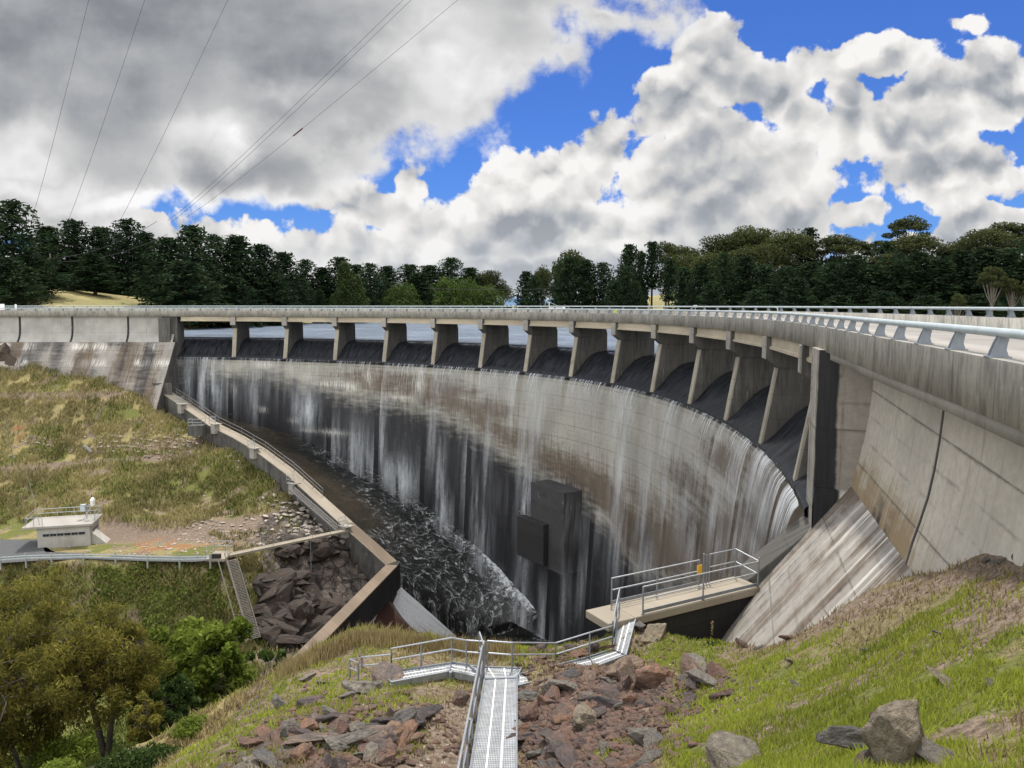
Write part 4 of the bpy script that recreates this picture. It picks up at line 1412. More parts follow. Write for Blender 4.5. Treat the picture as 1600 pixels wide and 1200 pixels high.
def ground_mat():
    m, n, b = new_mat('grassy_bank_soil')
    tc = n.new('ShaderNodeTexCoord').outputs['Object']
    n1 = n.noise(tc, 1.3, 6.0, 0.65); n2 = n.noise(tc, 9.0, 5.0, 0.7); n3 = n.noise(tc, .35, 4.0, .6)
    g, d, t, r, e = (attr(n, k) for k in ('green', 'dry', 'dirt', 'rock', 'red'))
    def sharp(a, src, lo=.35, hi=.65, k=.7):
        return n.smooth(n.math('ADD', a, n.math('MULTIPLY', n.math('SUBTRACT', src, .5), k)), lo, hi)
    c = n.mix(n.smooth(n2, .3, .7), (0.11, 0.092, 0.045), (0.25, 0.21, 0.115))
    dryc = n.mix(n.smooth(n2, .25, .75), (0.16, 0.135, 0.055), (0.36, 0.30, 0.14))
    c = n.mix(sharp(d, n1), c, dryc)
    grc = n.mix(n.smooth(n2, .3, .7), (0.065, 0.075, 0.022), (0.18, 0.185, 0.055))
    c = n.mix(sharp(g, n1), c, grc)
    dic = n.mix(n.smooth(n2, .3, .7), (0.085, 0.062, 0.045), (0.27, 0.21, 0.16))
    c = n.mix(sharp(t, n2, .4, .7), c, dic)
    v = n.voro(tc, .8, 'DISTANCE_TO_EDGE'); v2 = n.voro(tc, 2.6)
    rc = n.mix(n.smooth(n1, .3, .7), (0.03, 0.028, 0.028), (0.16, 0.13, 0.11))
    rc = n.mix(n.smooth(v, 0, .08, .8, 0), rc, (0.012, 0.011, 0.011))
    c = n.mix(sharp(r, n1), c, rc)
    rdc = n.mix(n.smooth(n2, .3, .7), (0.17, 0.08, 0.04), (0.33, 0.18, 0.09))
    c = n.mix(sharp(e, n1, .35, .7), c, rdc)
    st = n.smooth(n.voro(tc, 3.2), .10, .16, 1.0, 0.0)
    c = n.mix(n.math('MULTIPLY', st, n.smooth(n3, .45, .6, 0, .8)), c, (0.42, 0.39, 0.35))
    n.put(b.inputs['Base Color'], c)
    b.inputs['Roughness'].default_value = .95
    b.inputs['Specular IOR Level'].default_value = .15
    bump(n, b, n.math('ADD', n2, n1), .8, .08)
    return m


M['ground'] = ground_mat()
o = link('ground', np_mesh('ground', np.c_[GXg.ravel(), GYg.ravel(), GZg.ravel()], grid_faces(len(gx), len(gy)), mat=M['ground'],
         attrs=dict(zip(('green', 'dry', 'dirt', 'rock', 'red'), [a.ravel() for a in ma])), smooth=True))
tag(o, kind='structure')

# land below and beyond: one sheet to the horizon, lake on top
def far_mat():
    m, n, b = new_mat('far_grassland')
    tc = n.new('ShaderNodeTexCoord').outputs['Object']
    n1 = n.noise(tc, .05, 6.0, .65); n2 = n.noise(tc, .6, 5.0, .7)
    c = n.mix(n.smooth(n1, .35, .65), (0.33, 0.27, 0.115), (0.22, 0.20, 0.075))
    c = n.mix(n.smooth(n2, .35, .75, 0, .6), c, (0.13, 0.115, 0.045))
    n.put(b.inputs['Base Color'], c); b.inputs['Roughness'].default_value = .95
    return m


M['far'] = far_mat()
# far shore: height as a function of bearing and distance
def shore_z(x, y):
    u = 800 + F_PX * x / np.maximum(y, 1)
    d = np.hypot(x, y)
    shore = np.interp(u, [-900, 0, 250, 330, 420, 520, 640, 800, 900, 1000, 1300, 1700, 2600], [128, 128, 140, 190, 205, 225, 250, 290, 250, 190, 120, 85, 60])
    rise = np.interp(u, [-900, 0, 100, 230, 300, 470, 560, 700, 800, 900, 1050, 1300, 1600, 2600], [9, 9, 9, 7, 6, 6, 4, 3, 3.5, 6, 9, 10, 10, 10])
    t = np.clip((d - shore) / 60, -1, 1.6)
    return -5.4 + np.where(t > 0, rise * smoothstep(t, 0, 1.3) + .2, t * 10) + 14 * smoothstep(d, 350, 1400) * smoothstep(u, 800, 1100) + .5 * (fbm(x * .08, y * .08, 3, 301) - .5)


bear = np.concatenate([np.linspace(-75, 75, 240), ]); dist_ = np.concatenate([np.arange(60, 330, 4.0), np.geomspace(330, 6000, 24)])
BB, DD = np.meshgrid(np.radians(bear), dist_, indexing='ij')
XX, YY = DD * np.sin(BB), DD * np.cos(BB)
ZZ2 = shore_z(XX, YY)
# keep the lake bed under the dam and valley
ins = (np.hypot(XX - X0, YY - Y0) < 72) | (YY < _p90.y + 3) & (XX < -48) | ((XX < 9.0 + .30 * YY) & (YY < 60)) & (XX > -60)
ZZ2 = np.where(ins, -46, ZZ2)
o = link('terrain', np_mesh('terrain', np.c_[XX.ravel(), YY.ravel(), ZZ2.ravel()], grid_faces(len(bear), len(dist_)), mat=M['far'], smooth=True))
tag(o, kind='structure')

# lake
def lake_mat():
    m, n, b = new_mat('lake_water')
    tc = n.new('ShaderNodeTexCoord').outputs['Object']
    w = n.noise(n.vmath('MULTIPLY', tc, (.5, 1.0, 1.0)), 1.1, 5.0, .6); w2 = n.noise(tc, .12, 3.0, .6)
    b.inputs['Base Color'].default_value = (.15, .19, .25, 1)
    b.inputs['Roughness'].default_value = .42
    b.inputs['IOR'].default_value = 1.33
    bump(n, b, n.math('MULTIPLY', w, n.smooth(w2, .35, .65, .4, 1.0)), .95, 2.6)
    return m


M['lake'] = lake_mat()
V, Fq = [], []
lake_in = [edge(s, 4.6, -5.02) for s in np.arange(0, sL1, 6)] + [cyl(t, 69.15, -5.02) for t in np.arange(91, -21, -2)] + [edge(s, 4.6, -5.02) for s in np.arange(S_BLK, PLEN - 1, 4)]
for p in lake_in:
    q = Vector((p.x - 10, p.y - 45, 0)).normalized() if p.y > 60 else Vector((1.0, .35, 0)).normalized()
    for k in (0, 20, 60, 140, 300, 420):
        V.append((p.x + q.x * k, p.y + q.y * k, -5.02))
o = link('lake', np_mesh('lake', V, grid_faces(len(lake_in), 6), mat=M['lake'], smooth=True))
tag(o, kind='structure')

# ------------------------------------------------------------------ falling water
def veil_mat():
    m, n, b = new_mat('falling_water')
    uv = n.new('ShaderNodeTexCoord').outputs['UV']
    x, z, _ = n.sep(uv)
    lipf, mist = attr(n, 'lip'), attr(n, 'mist')
    xw = n.math('ADD', x, n.math('MULTIPLY', n.math('SUBTRACT', n.noise(n.combine(x, n.math('MULTIPLY', z, .6), 0), .8, 3.0), .5), .5))
    thin = n.noise(n.combine(n.math('MULTIPLY', xw, 5.5), n.math('MULTIPLY', z, .22), 0), 1.0, 4.0, .7)
    thin2 = n.noise(n.combine(n.math('MULTIPLY', xw, 1.15), n.math('MULTIPLY', z, .10), 7), 1.0, 3.0, .55)
    drops = n.noise(n.combine(n.math('MULTIPLY', x, 6.0), n.math('MULTIPLY', z, 2.2), 3), 1.0, 3.0, .8)
    a1 = n.math('MULTIPLY', n.smooth(thin, .46, .70), lipf)
    a1 = n.math('MULTIPLY', a1, n.smooth(drops, .3, .6, .45, 1.0))
    a2 = n.math('MULTIPLY', n.smooth(thin2, .24, .72), mist)
    a2 = n.math('MULTIPLY', a2, n.smooth(n.noise(n.combine(n.math('MULTIPLY', x, 2.5), n.math('MULTIPLY', z, .9), 5), 1.0, 5.0, .7), .25, .7, .62, 1.0))
    a3 = n.math('MULTIPLY', n.math('MULTIPLY', n.smooth(drops, .58, .74), n.smooth(thin, .4, .6)), n.math('MULTIPLY', lipf, .6))
    a = n.math('MINIMUM', n.math('ADD', n.math('MAXIMUM', a1, a3), a2), .92)
    b.inputs['Base Color'].default_value = (.80, .84, .88, 1)
    b.inputs['Roughness'].default_value = .6
    b.inputs['Specular IOR Level'].default_value = .1
    # falling drops pass and scatter light to both sides
    tr = n.new('ShaderNodeBsdfTranslucent'); tr.inputs[0].default_value = (.8, .84, .88, 1)
    mx = n.new('ShaderNodeMixShader'); mx.inputs[0].default_value = .4
    n.l.new(b.outputs[0], mx.inputs[1]); n.l.new(tr.outputs[0], mx.inputs[2])
    tp = n.new('ShaderNodeBsdfTransparent')
    mx2 = n.new('ShaderNodeMixShader')
    n.put(mx2.inputs[0], a); n.l.new(tp.outputs[0], mx2.inputs[1]); n.l.new(mx.outputs[0], mx2.inputs[2])
    out = [q for q in m.node_tree.nodes if q.type == 'OUTPUT_MATERIAL'][0]
    n.l.new(mx2.outputs[0], out.inputs[0])
    return m


M['veil'] = veil_mat()
# where streams and spray hang: (u, v) of the middle, half width and half height in the photo's pixels, strength
STREAMS = [(300, 605, 7, 40, .7), (325, 608, 9, 45, .9), (338, 600, 5, 40, .6), (350, 612, 7, 40, .6), (366, 610, 6, 35, .6), (405, 620, 12, 40, .35), (490, 640, 16, 30, .8), (472, 630, 6, 30, .5), (535, 690, 12, 40, .5), (572, 710, 16, 45, .8), (595, 715, 14, 40, .6),
           (605, 640, 4, 60, .5), (612, 690, 6, 60, .6), (645, 745, 22, 35, .8), (625, 735, 16, 30, .6), (690, 690, 7, 60, .4), (706, 735, 8, 60, .6), (715, 800, 12, 40, .8), (748, 730, 10, 80, .4), (762, 790, 8, 50, .5), (780, 690, 7, 110, .4), (775, 830, 16, 50, .5),
           (812, 620, 16, 60, .35), (842, 690, 14, 120, .55), (846, 800, 9, 110, .85), (842, 925, 8, 60, .7), (843, 985, 16, 14, .8), (880, 950, 9, 50, .45), (883, 990, 16, 10, .7), (915, 930, 8, 60, .35), (940, 920, 6, 55, .4),
           (858, 640, 10, 70, .4), (905, 600, 30, 40, .25), (950, 880, 7, 50, .25), (990, 760, 10, 120, .55), (1000, 850, 14, 60, .45), (1035, 790, 9, 90, .5), (1045, 870, 18, 45, .4), (1070, 760, 8, 80, .35), (985, 640, 14, 60, .45), (1058, 670, 10, 60, .4), (1100, 800, 14, 70, .35), (1120, 860, 16, 50, .4),
           (1150, 800, 14, 60, .5), (1135, 700, 8, 40, .4), (1180, 760, 14, 70, .55), (1165, 860, 24, 40, .5), (1205, 740, 12, 60, .6), (1225, 790, 16, 50, .65), (1245, 790, 12, 40, .8), (1260, 790, 8, 30, .7), (1190, 850, 20, 30, .45), (1215, 850, 20, 30, .5),
           (718, 815, 12, 22, .35), (745, 845, 12, 22, .4), (775, 872, 14, 24, .5), (805, 905, 12, 22, .4), (845, 960, 14, 40, .8), (884, 975, 12, 30, .6), (435, 600, 20, 30, .2), (690, 600, 40, 25, .2), (750, 610, 40, 30, .2), (1020, 870, 200, 50, .14), (1130, 780, 120, 70, .16), (620, 720, 100, 45, .14), (340, 620, 50, 40, .2)]
veil_label = 'veil of falling water dribbling off the lip of the {} bay from the left bank'
ordn = ['first', 'second', 'third', 'fourth', 'fifth', 'sixth', 'seventh', 'eighth', 'ninth', 'tenth', 'eleventh', 'twelfth', 'thirteenth', 'fourteenth', 'fifteenth']
for k in range(len(bounds) - 1):
    t0, t1 = bounds[k] - .38, bounds[k + 1] + .38
    n1, n2 = 40, 70
    V, UVv, A, B = [], [], [], []
    tt = np.linspace(t0, t1, n1); qq = np.linspace(0, 1, n2)
    ztoe = min(max(min(tp_.z for tp_ in toe if abs(theta(tp_) - (t0 + t1) / 2) < 9), -39.1) if any(abs(theta(tp_) - (t0 + t1) / 2) < 9 for tp_ in toe) else -39.1, -12.5)
    T_, Q_ = np.meshgrid(tt, qq, indexing='ij')
    Zv = -7.82 + (ztoe + 7.82) * Q_ ** 1.15
    out_ = .12 + .50 * np.sqrt(np.clip(-7.8 - Zv, 0, 40)) + .10 * fbm(T_ * 2.0, Zv * .2, 2, 400 + k)
    Rr = 64.92 + np.interp(T_, _fine, _sm) - out_
    V = np.c_[(X0 + Rr * np.cos(np.radians(T_))).ravel(), (Y0 + Rr * np.sin(np.radians(T_))).ravel(), Zv.ravel()]
    sV = (91 - T_.ravel()) * PI / 180 * R0; zV = Zv.ravel()
    lip_k = np.interp(k, [0, 2, 4, 6, 9, 12, 14], [.55, .6, .9, .9, 1.0, 1.05, 1.1])
    lip = 1.25 * lip_k * np.exp(-((-7.8 - zV) / (.8 + 3.0 * vnoise(sV * .7, 0 * sV, 410))) ** 1.3) * (.4 + .9 * vnoise(sV * .45, 0 * sV, 411))
    mist = np.clip(blobs_on_face(T_.ravel(), zV, STREAMS) * 1.35, 0, 1.1)
    sidef = smoothstep((T_.ravel() - t1) / (t0 - t1), 0, .04) * smoothstep(1 - (T_.ravel() - t1) / (t0 - t1), 0, .04)
    me = np_mesh('waterfall', V, grid_faces(n1, n2), mat=M['veil'], uv=np.c_[sV, zV], attrs={'lip': lip * sidef, 'mist': mist}, smooth=True)
    o = link('waterfall', me)
    tag(o, veil_label.format(ordn[k]), 'waterfall', 'water veils falling from the spillway lip')

# steep white water leaving the basin at the corner of the left training wall
up_e = [Vector(tuple(Ba[i])) for i in range(int(NA * 12 / 17), NA, 3)]
V, UVv, fo = [], [], []
for i, p in enumerate(up_e):
    t = i / (len(up_e) - 1)
    for j in range(10):
        q = j / 9
        wdt = .5 + 2.0 * math.sin(min(t * 1.5 + .10, 1) * PI * .5) * (1 - .5 * t)
        V.append((p.x - wdt * .93 * q, p.y - wdt * .85 * q, p.z + .14 - .10 * q - 1.1 * q * q * wdt * .5 + .06 * mnoise.noise((i * .8, j * .9, 0))))
        UVv.append((q * 3, t * 16))
        fo.append(1.75 - .9 * abs(q - .45))
def chute_mat():
    m, n, b = new_mat('racing_white_water')
    uv = n.new('ShaderNodeTexCoord').outputs['UV']
    x, y, _ = n.sep(uv)
    st = n.noise(n.combine(n.math('MULTIPLY', x, 2.0), n.math('MULTIPLY', y, .14), 0), 1.0, 4.0, .6)
    sp = n.noise(uv, 3.5, 5.0, .75)
    c = n.mix(n.smooth(st, .20, .50), (.42, .46, .49), (.90, .92, .94))
    c = n.mix(n.smooth(sp, .35, .5, .3, 0), c, (.36, .40, .43))
    n.put(b.inputs['Base Color'], c); b.inputs['Roughness'].default_value = .6
    bump(n, b, n.math('ADD', st, sp), .9, .2)
    return m


M['chute'] = chute_mat()
o = link('chute_water', np_mesh('chute_water', V, grid_faces(len(up_e), 10), mat=M['chute'], uv=UVv, attrs={'foam': fo, 'mud': [0] * len(fo)}, smooth=True))
tag(o, 'white water racing down beside the corner of the left training wall', 'water')
M['redslab'] = stained('red_brown_slab_concrete', (0.12, 0.075, 0.055), lift=40.0, panel=50.0, brown_col=(0.085, 0.038, 0.028))
# the wall face under that water and the rust brown slab beside it
V = []
cols = [(Vector(tuple(Ba[int(NA * 12 / 17)])) + Vector((.9, .2, -.2)))] + up_e
Vq, Fq = [], []
lowpx = [(620, 1060), (640, 1060), (660, 1065), (690, 1065), (710, 1060)]
for i, p in enumerate(up_e):
    t = i / (len(up_e) - 1)
    for j in range(12):
        q = j / 11
        b_ = TB.lerp(TE, .42 * (1 - t)) + Vector((0, 0, -2.6 - 5.5 * t)) + EW * 1.0
        wdt = .5 + 2.0 * math.sin(min(t * 1.5 + .10, 1) * PI * .5) * (1 - .5 * t)
        a_ = p + Vector((-wdt * .86, -wdt * .78, -.12 - .5 * wdt))
        pt = a_.lerp(b_, q); pt.z -= 1.6 * math.sin(q * PI) * (1 - t * .3)
        Vq.append(tuple(pt))
VU = np.array(Vq)
i_ = np.repeat(np.arange(len(up_e)), 12) / len(up_e); j_ = np.tile(np.arange(12), len(up_e)) / 11
link('outlet_slab', np_mesh('outlet_slab', VU, grid_faces(len(up_e), 12), mat=M['redslab'], uv=np.c_[j_ * 9, i_ * 14],
     attrs={'wet': .18 + .25 * smoothstep(vnoise(j_ * 16, 0 * j_, 71), .3, .7), 'brown': 1.0 + 0 * i_, 'pale': .5 * smoothstep(vnoise(j_ * 22, i_ * .6, 72), .6, .8) * smoothstep(.55 - j_, 0, .3)}, smooth=True), dam)
# upper retaining wall on the rock
RW = [at_y(u, v, Y) for u, v, Y in ((422, 884, 82), (480, 894, 83.5), (546, 905, 85), (574, 897, 87))]
mb = MB()
for a, b in zip(RW, RW[1:]):
    d = (b - a); nn = Vector((-d.y, d.x, 0)).normalized() * 1.0
    lo = Vector((0, 0, -2.2))
    mb.hexa([a + lo, b + lo, b + lo + nn, a + lo + nn], [a, b, b + nn, a + nn])
o = mb.build('retaining_wall', M['walldark'], bevel=.04)
tag(o, 'low dark stained retaining wall on the rocks below the footbridge', 'wall')


# ------------------------------------------------------------------ rails helper
def rail_run(mb, pts, h, r=.03, rails=(1.0, .5), posts=True, post_r=None, n=6):
    for k in rails:
        mb.tube([p + Vector((0, 0, h * k)) for p in pts], r, n)
    if posts:
        for p in pts: mb.tube([p, p + Vector((0, 0, h))], post_r or r, n)


def posts_along(pts, spacing):
    out = [pts[0]]
    for a, b in zip(pts, pts[1:]):
        k = max(1, round((b - a).length / spacing))
        for i in range(1, k + 1): out.append(a.lerp(b, i / k))
    return out


M['dullsteel'] = simple_mat('dull_grey_steel', (0.15, 0.155, 0.16), .6, .2, .2, 3.0)
# railing along the dam side of the left training wall
t = thing('handrail', tuple(WOUT[3] + TN * 1.5), 0, 'thin pipe handrail along the top of the left training wall beside the water', 'handrail')
pts = posts_along([p + TN * (TW - .1) + Vector((0, 0, .12)) for p in WOUT[:7]], 2.4)
mb = MB(); rail_run(mb, pts, 1.0, .035, posts=False); mb.build('rail_pipe', M['dullsteel'], t)
me = None
for p in pts:
    mb = MB(); mb.tube([p, p + Vector((0, 0, 1.0))], .035, 6); mb.build('post', M['dullsteel'], t)
# small landings on the training wall
for (u, v, lab) in ((285, 633, 'small railed landing nearest the head of the left training wall'), (337, 664, 'small railed landing second down the left training wall'),
                    (398, 702, 'small railed landing third down the left training wall'), (459, 757, 'small railed landing at the top of the steel stair on the training wall'),
                    (541, 824, 'small railed landing at the foot of the steel stair by the footbridge')):
    P = on_plane(u, v); t = thing('landing', tuple(P), 0, lab, 'landing')
    mb = MB(); mb.box(P + Vector((0, 0, .18)), (1.5, 1.1, .1), (TD, TN, Vector((0, 0, 1)))); mb.box(P + Vector((0, 0, -.5)) - TN * .1, (.9, .8, 1.3), (TD, TN, Vector((0, 0, 1)))); mb.build('platform', M['concrete'], t)
    mb = MB()
    c = [P + TD * a + TN * b + Vector((0, 0, .2)) for a, b in ((-.75, .5), (-.75, -.5), (.75, -.5))]
    rail_run(mb, c, .9, .03); mb.build('handrail', M['steel'], t)
P = on_plane(308, 672, -1.6)
t = thing('valve_pit', tuple(P), 0, 'small concrete pit with a pipe rail below the left training wall', 'pit')
mb = MB(); mb.box(P, (2.0, 1.6, 1.4)); mb.build('pit_wall', M['walldark'], t)
mb = MB(); rail_run(mb, [P + Vector((a, b, .7)) for a, b in ((-.9, .7), (-.9, -.7), (.9, -.7), (.9, .7))], .9, .03); mb.build('handrail', M['steel'], t)

# steel stair beside the wall
A, B = on_plane(459, 762, -.5), on_plane(536, 829, -.5)
t = thing('steel_stair', tuple(A), 0, 'long narrow steel stair with open treads beside the left training wall', 'stair')
mb = MB(); mb.bar(A, B, .06, .2); mb.build('stringer', M['dullsteel'], t)
mb = MB(); mb.bar(A - TN * .8, B - TN * .8, .06, .2); mb.build('stringer', M['dullsteel'], t)
for i in range(46):
    P = A.lerp(B, (i + .5) / 46); mb = MB(); mb.box(P - TN * .4 + Vector((0, 0, .03)), (.16, .76, .04), (TD, TN, Vector((0, 0, 1)))); mb.build('tread', M['timber'], t)
mb = MB(); rail_run(mb, posts_along([A - TN * .8, B - TN * .8], 2.2), .95, .018); mb.build('handrail', M['dullsteel'], t)

# footbridge from the road's end to the training wall
A, B = at_z(356, 868, ROADZ + .1), on_plane(541, 829, -.2)
t = thing('footbridge', tuple(A), 0, 'slim pale footbridge crossing the rocks to the left training wall', 'footbridge')
d = (B - A); nn = Vector((-d.y, d.x, 0)).normalized()
mb = MB(); mb.bar(A, B, .9, .22); mb.build('deck', M['walk'], t)
ps = posts_along([A, B], 2.6)
for sgn in (-1, 1):
    q = [p + nn * .42 * sgn + Vector((0, 0, .1)) for p in ps]
    mb = MB(); rail_run(mb, q, .95, .018); mb.build('handrail', M['timber'], t)
for p in ps[2:-1:2]:
    z0 = z_at(p.x, p.y)
    mb = MB(); mb.tube([p + Vector((0, 0, -.1)), Vector((p.x, p.y, min(z0, p.z - .3) - .3))], .06, 6); mb.build('leg', M['steel'], t)

# stair head platform, cliff stair
PC = at_z(343, 866, ROADZ + .25)
t = thing('viewing_platform', tuple(PC), 0, 'small pale railed platform at the end of the road above the cliff stair', 'platform')
mb = MB(); mb.box(PC + Vector((0, 0, -.2)), (2.0, 2.6, .3)); mb.box(PC + Vector((0, .5, -1.2)), (1.8, 1.4, 1.8)); mb.build('slab', M['walk'], t, bevel=.03)
mb = MB(); rail_run(mb, [PC + Vector((a, b, 0)) for a, b in ((-.95, -1.2), (-.95, 1.25), (0, 1.25), (.95, 1.25), (.95, -.2))], 1.0, .035); mb.build('handrail', M['steel'], t)
mb = MB(); mb.box(PC + Vector((.1, -1.1, -.05)), (.9, .3, .9)); mb.build('gate', M['black'], t)
A, B = at_y(355, 876, PC.y - 2.2), at_y(391, 1000, 69.5)
for _ in range(1):
    d = (B - A); side = Vector((-d.y, d.x, 0)).normalized()
    if side.x < 0: side = -side
t = thing('cliff_stair', tuple(A), 0, 'steep ladder stair running down the rocks below the small platform', 'stair')
for off in (.0, .95):
    mb = MB(); mb.bar(A + side * off, B + side * off, .07, .22, up=side.cross(d).normalized()); mb.build('stringer', M['timber'], t)
for i in range(52):
    P = A.lerp(B, (i + .5) / 52) + side * .47; mb = MB(); mb.bar(P - side * .46, P + side * .46, .16, .05); mb.build('tread', M['timber'], t)
mb = MB(); mb.tube([A - side * .9 + Vector((0, 0, .3)), B - side * .9 + Vector((0, 0, .3))], .055, 6); mb.tube([A - side * .25 + Vector((0, 0, .8)), B - side * .25 + Vector((0, 0, .8))], .05, 6)
for q in (.35, .7):
    P = A.lerp(B, q); mb.tube([P - side * .9 + Vector((0, 0, .3)), P + side * .1], .04, 6)
mb.build('guide_rail', M['timber'], t)

# ------------------------------------------------------------------ access road, its rail, the pump house
M['asphalt'] = simple_mat('asphalt', (0.075, 0.078, 0.082), .9, 0, .3, 4.0, .2)
near_e = [at_z(u, v, ROADZ + .05) for u, v in ((-160, 874), (-60, 878), (0, 880), (60, 876), (130, 873), (230, 877), (300, 878), (330, 876))]
far_e = [at_z(u, v, ROADZ + .05) for u, v in ((-160, 838), (-60, 840), (0, 843), (62, 843), (70, 862), (150, 868), (230, 869), (330, 868))]
V = []
for a, b in zip(near_e, far_e):
    for q in np.linspace(0, 1, 8):
        V.append(tuple(a.lerp(b, q)))
V = np.array(V); V[:, 2] = np.maximum(ROADZ + .06, ground_z(V[:, 0], V[:, 1]) + .06)
o = link('road', np_mesh('road', V, grid_faces(len(near_e), 8), mat=M['asphalt'])); tag(o, kind='structure')
t = thing('guard_rail', tuple(near_e[3]), 0, 'long low grey guard rail along the access road past the pump house', 'guard rail')
rp = [at_z(u, v, ROADZ + .05) for u, v in ((-160, 876), (-60, 880), (0, 882), (40, 879), (80, 878), (130, 877), (180, 878), (230, 880), (280, 881), (328, 880))]
mb = MB()
for a, b in zip(rp, rp[1:]):
    for zc in (.45, .70):
        mb.bar(a + Vector((0, 0, zc)), b + Vector((0, 0, zc)), .05, .09)
mb.build('rail_beam', M['railpaint'], t)
for p in posts_along(rp, 3.4):
    mb = MB(); mb.box(p + Vector((0, .08, .2)), (.14, .14, 1.5)); mb.build('post', M['steel'], t)

# pump house: front left corner, front right corner, back right corner
h0 = at_z(59, 857, ROADZ)
HX = Vector((math.cos(.24), math.sin(.24), 0)); HW = 5.1; HY = Vector((-HX.y, HX.x, 0))
HD = 3.6; HH = (at_y(58, 826, h0.y).z - ROADZ)
ph = thing('pump_house', tuple(h0), 0, 'small flat roofed concrete pump house with a window strip beside the access road', 'building')
ax = (HX, HY, Vector((0, 0, 1)))
def hp(a, b, c): return h0 + HX * a + HY * b + Vector((0, 0, c))
M['house'] = concrete('pump_house_concrete', (0.40, 0.385, 0.35), .4, (.16, .15, .13), lift=0)
mb = MB(); mb.box(hp(HW / 2, HD / 2, HH / 2 - .4), (HW, HD, HH + .8), ax); wallo = mb.build('wall', M['house'], ph, bevel=.03)
mb = MB(); mb.box(hp(HW / 2 - .5, HD / 2, HH + .12), (HW + 1.6, HD + .5, .24), ax); roof = mb.build('roof', M['deck'], ph, bevel=.02)
for i in range(6):
    a = .5 + i * (HW - 1.0) / 6 + .03
    mb = MB(); mb.box(hp(a + (HW - 1.0) / 12, -.02, HH - .78), ((HW - 1.0) / 6 - .12, .06, .36), ax); w = mb.build('window', M['steel'], ph)
    mb = MB()
    for q in (0, 1): mb.box(hp(a + (HW - 1.0) / 12 + (q - .5) * (HW - 1) / 13.5, -.055, HH - .78), ((HW - 1) / 14.5, .03, .26), ax)
    g = link('pane', mb.mesh('pane', M['glass'])); g.parent = w
mb = MB(); mb.box(hp(HW + .01, HD * .5, HH - .8), (.06, HD * .55, .4), ax); w = mb.build('window', M['steel'], ph)
mb = MB(); mb.box(hp(HW + .05, HD * .5, HH - .8), (.03, HD * .5, .28), ax); g = link('pane', mb.mesh('pane', M['glass'])); g.parent = w
mb = MB(); mb.box(hp(-.03, HD * .45, 1.0), (.08, 1.1, 2.0), ax); mb.build('door', M['postpaint'], ph)
mb = MB(); mb.prism([hp(HW + .01, .4, 1.3), hp(HW + .01, .4, -.3), hp(HW + 1.7, .4, -.3)], HY * 1.6); mb.build('side_ramp', M['house'], ph)
mb = MB()
cr = [hp(a, b, HH + .24) for a, b in ((-1.2, .9), (-1.2, HD), (.9, HD + .1), (2.6, HD + .1), (4.2, HD + .1), (HW + .2, HD + .1), (HW + .2, 1.2))]
rail_run(mb, cr, .95, .035, rails=(1.0, .5)); mb.build('roof_rail', M['steel'], ph)
mb = MB(); rail_run(mb, [hp(-1.0, -.1, HH + .24), hp(-.2, -.1, HH + .24), hp(.6, -.1, HH + .24)], .95, .03, rails=(1.0,)); mb.build('roof_rail', M['steel'], ph)
at_ = hp(HW - .8, HD * .55, HH + .24)
wst = thing('weather_station', tuple(at_), 0, 'white instrument mast with a cone and box on the pump house roof', 'mast')
mb = MB(); mb.tube([at_, at_ + Vector((0, 0, 1.5))], .06, 6); mb.tube([at_ + Vector((-.2, -.3, 0)), at_ + Vector((.3, .3, 1.2))], .04, 6); mb.tube([at_ + Vector((0, 0, 1.4)), at_ + Vector((.7, 0, 1.7))], .05, 6); mb.build('mast', M['steel'], wst)
mb = MB(); mb.tube([at_ + Vector((.72, 0, 1.5)), at_ + Vector((.72, 0, 2.1)), at_ + Vector((.78, 0, 2.35))], [.20, .26, .12], 8); mb.build('cone', M['white'], wst)
mb = MB(); mb.box(at_ + Vector((-.25, -.1, 1.25)), (.5, .4, .75)); mb.build('instrument_box', M['railpaint'], wst)
P = hp(.15, .5, HH + .24)
mb = MB(); mb.tube([P, P + Vector((-.4, 0, 2.6)), P + Vector((-1.1, 0, 6.0))], [.03, .02, .012], 6)
tag(mb.build('whip_aerial', M['steel']), 'thin leaning whip aerial above the left corner of the pump house', 'aerial')

# leaning survey pole with cross piece on the far bank
A, B = hit_ground(20, 716), at_y(8, 652, hit_ground(20, 716).y + .5)
t = thing('survey_pole', tuple(A), 0, 'thin leaning grey pole with a short cross arm on the far bank', 'pole')
mb = MB(); mb.tube([A, B], .05, 6); mb.build('pole', M['timber'], t)
mb = MB(); c = A.lerp(B, .72); mb.tube([c + Vector((-1.2, 0, -.25)), c + Vector((.2, 0, .1))], .04, 6); mb.build('cross_arm', M['timber'], t)
for i, (a, b) in enumerate(((-.6, -.4), (.5, -.5), (-.1, .8))):
    mb = MB(); mb.tube([A + Vector((a, b, -.1)), A.lerp(B, .08)], .03, 5); mb.build('foot', M['timber'], t)
P0, P1 = hit_ground(131, 703), hit_ground(143, 712)
mb = MB(); mb.tube([P0 + Vector((0, 0, .3)), P0.lerp(P1, .5) + Vector((0, 0, .35)), P1 + Vector((0, 0, .2))], [.22, .3, .2], 7)
tag(mb.build('log', M['timber']), 'short grey log lying on the stony track of the far bank', 'log')


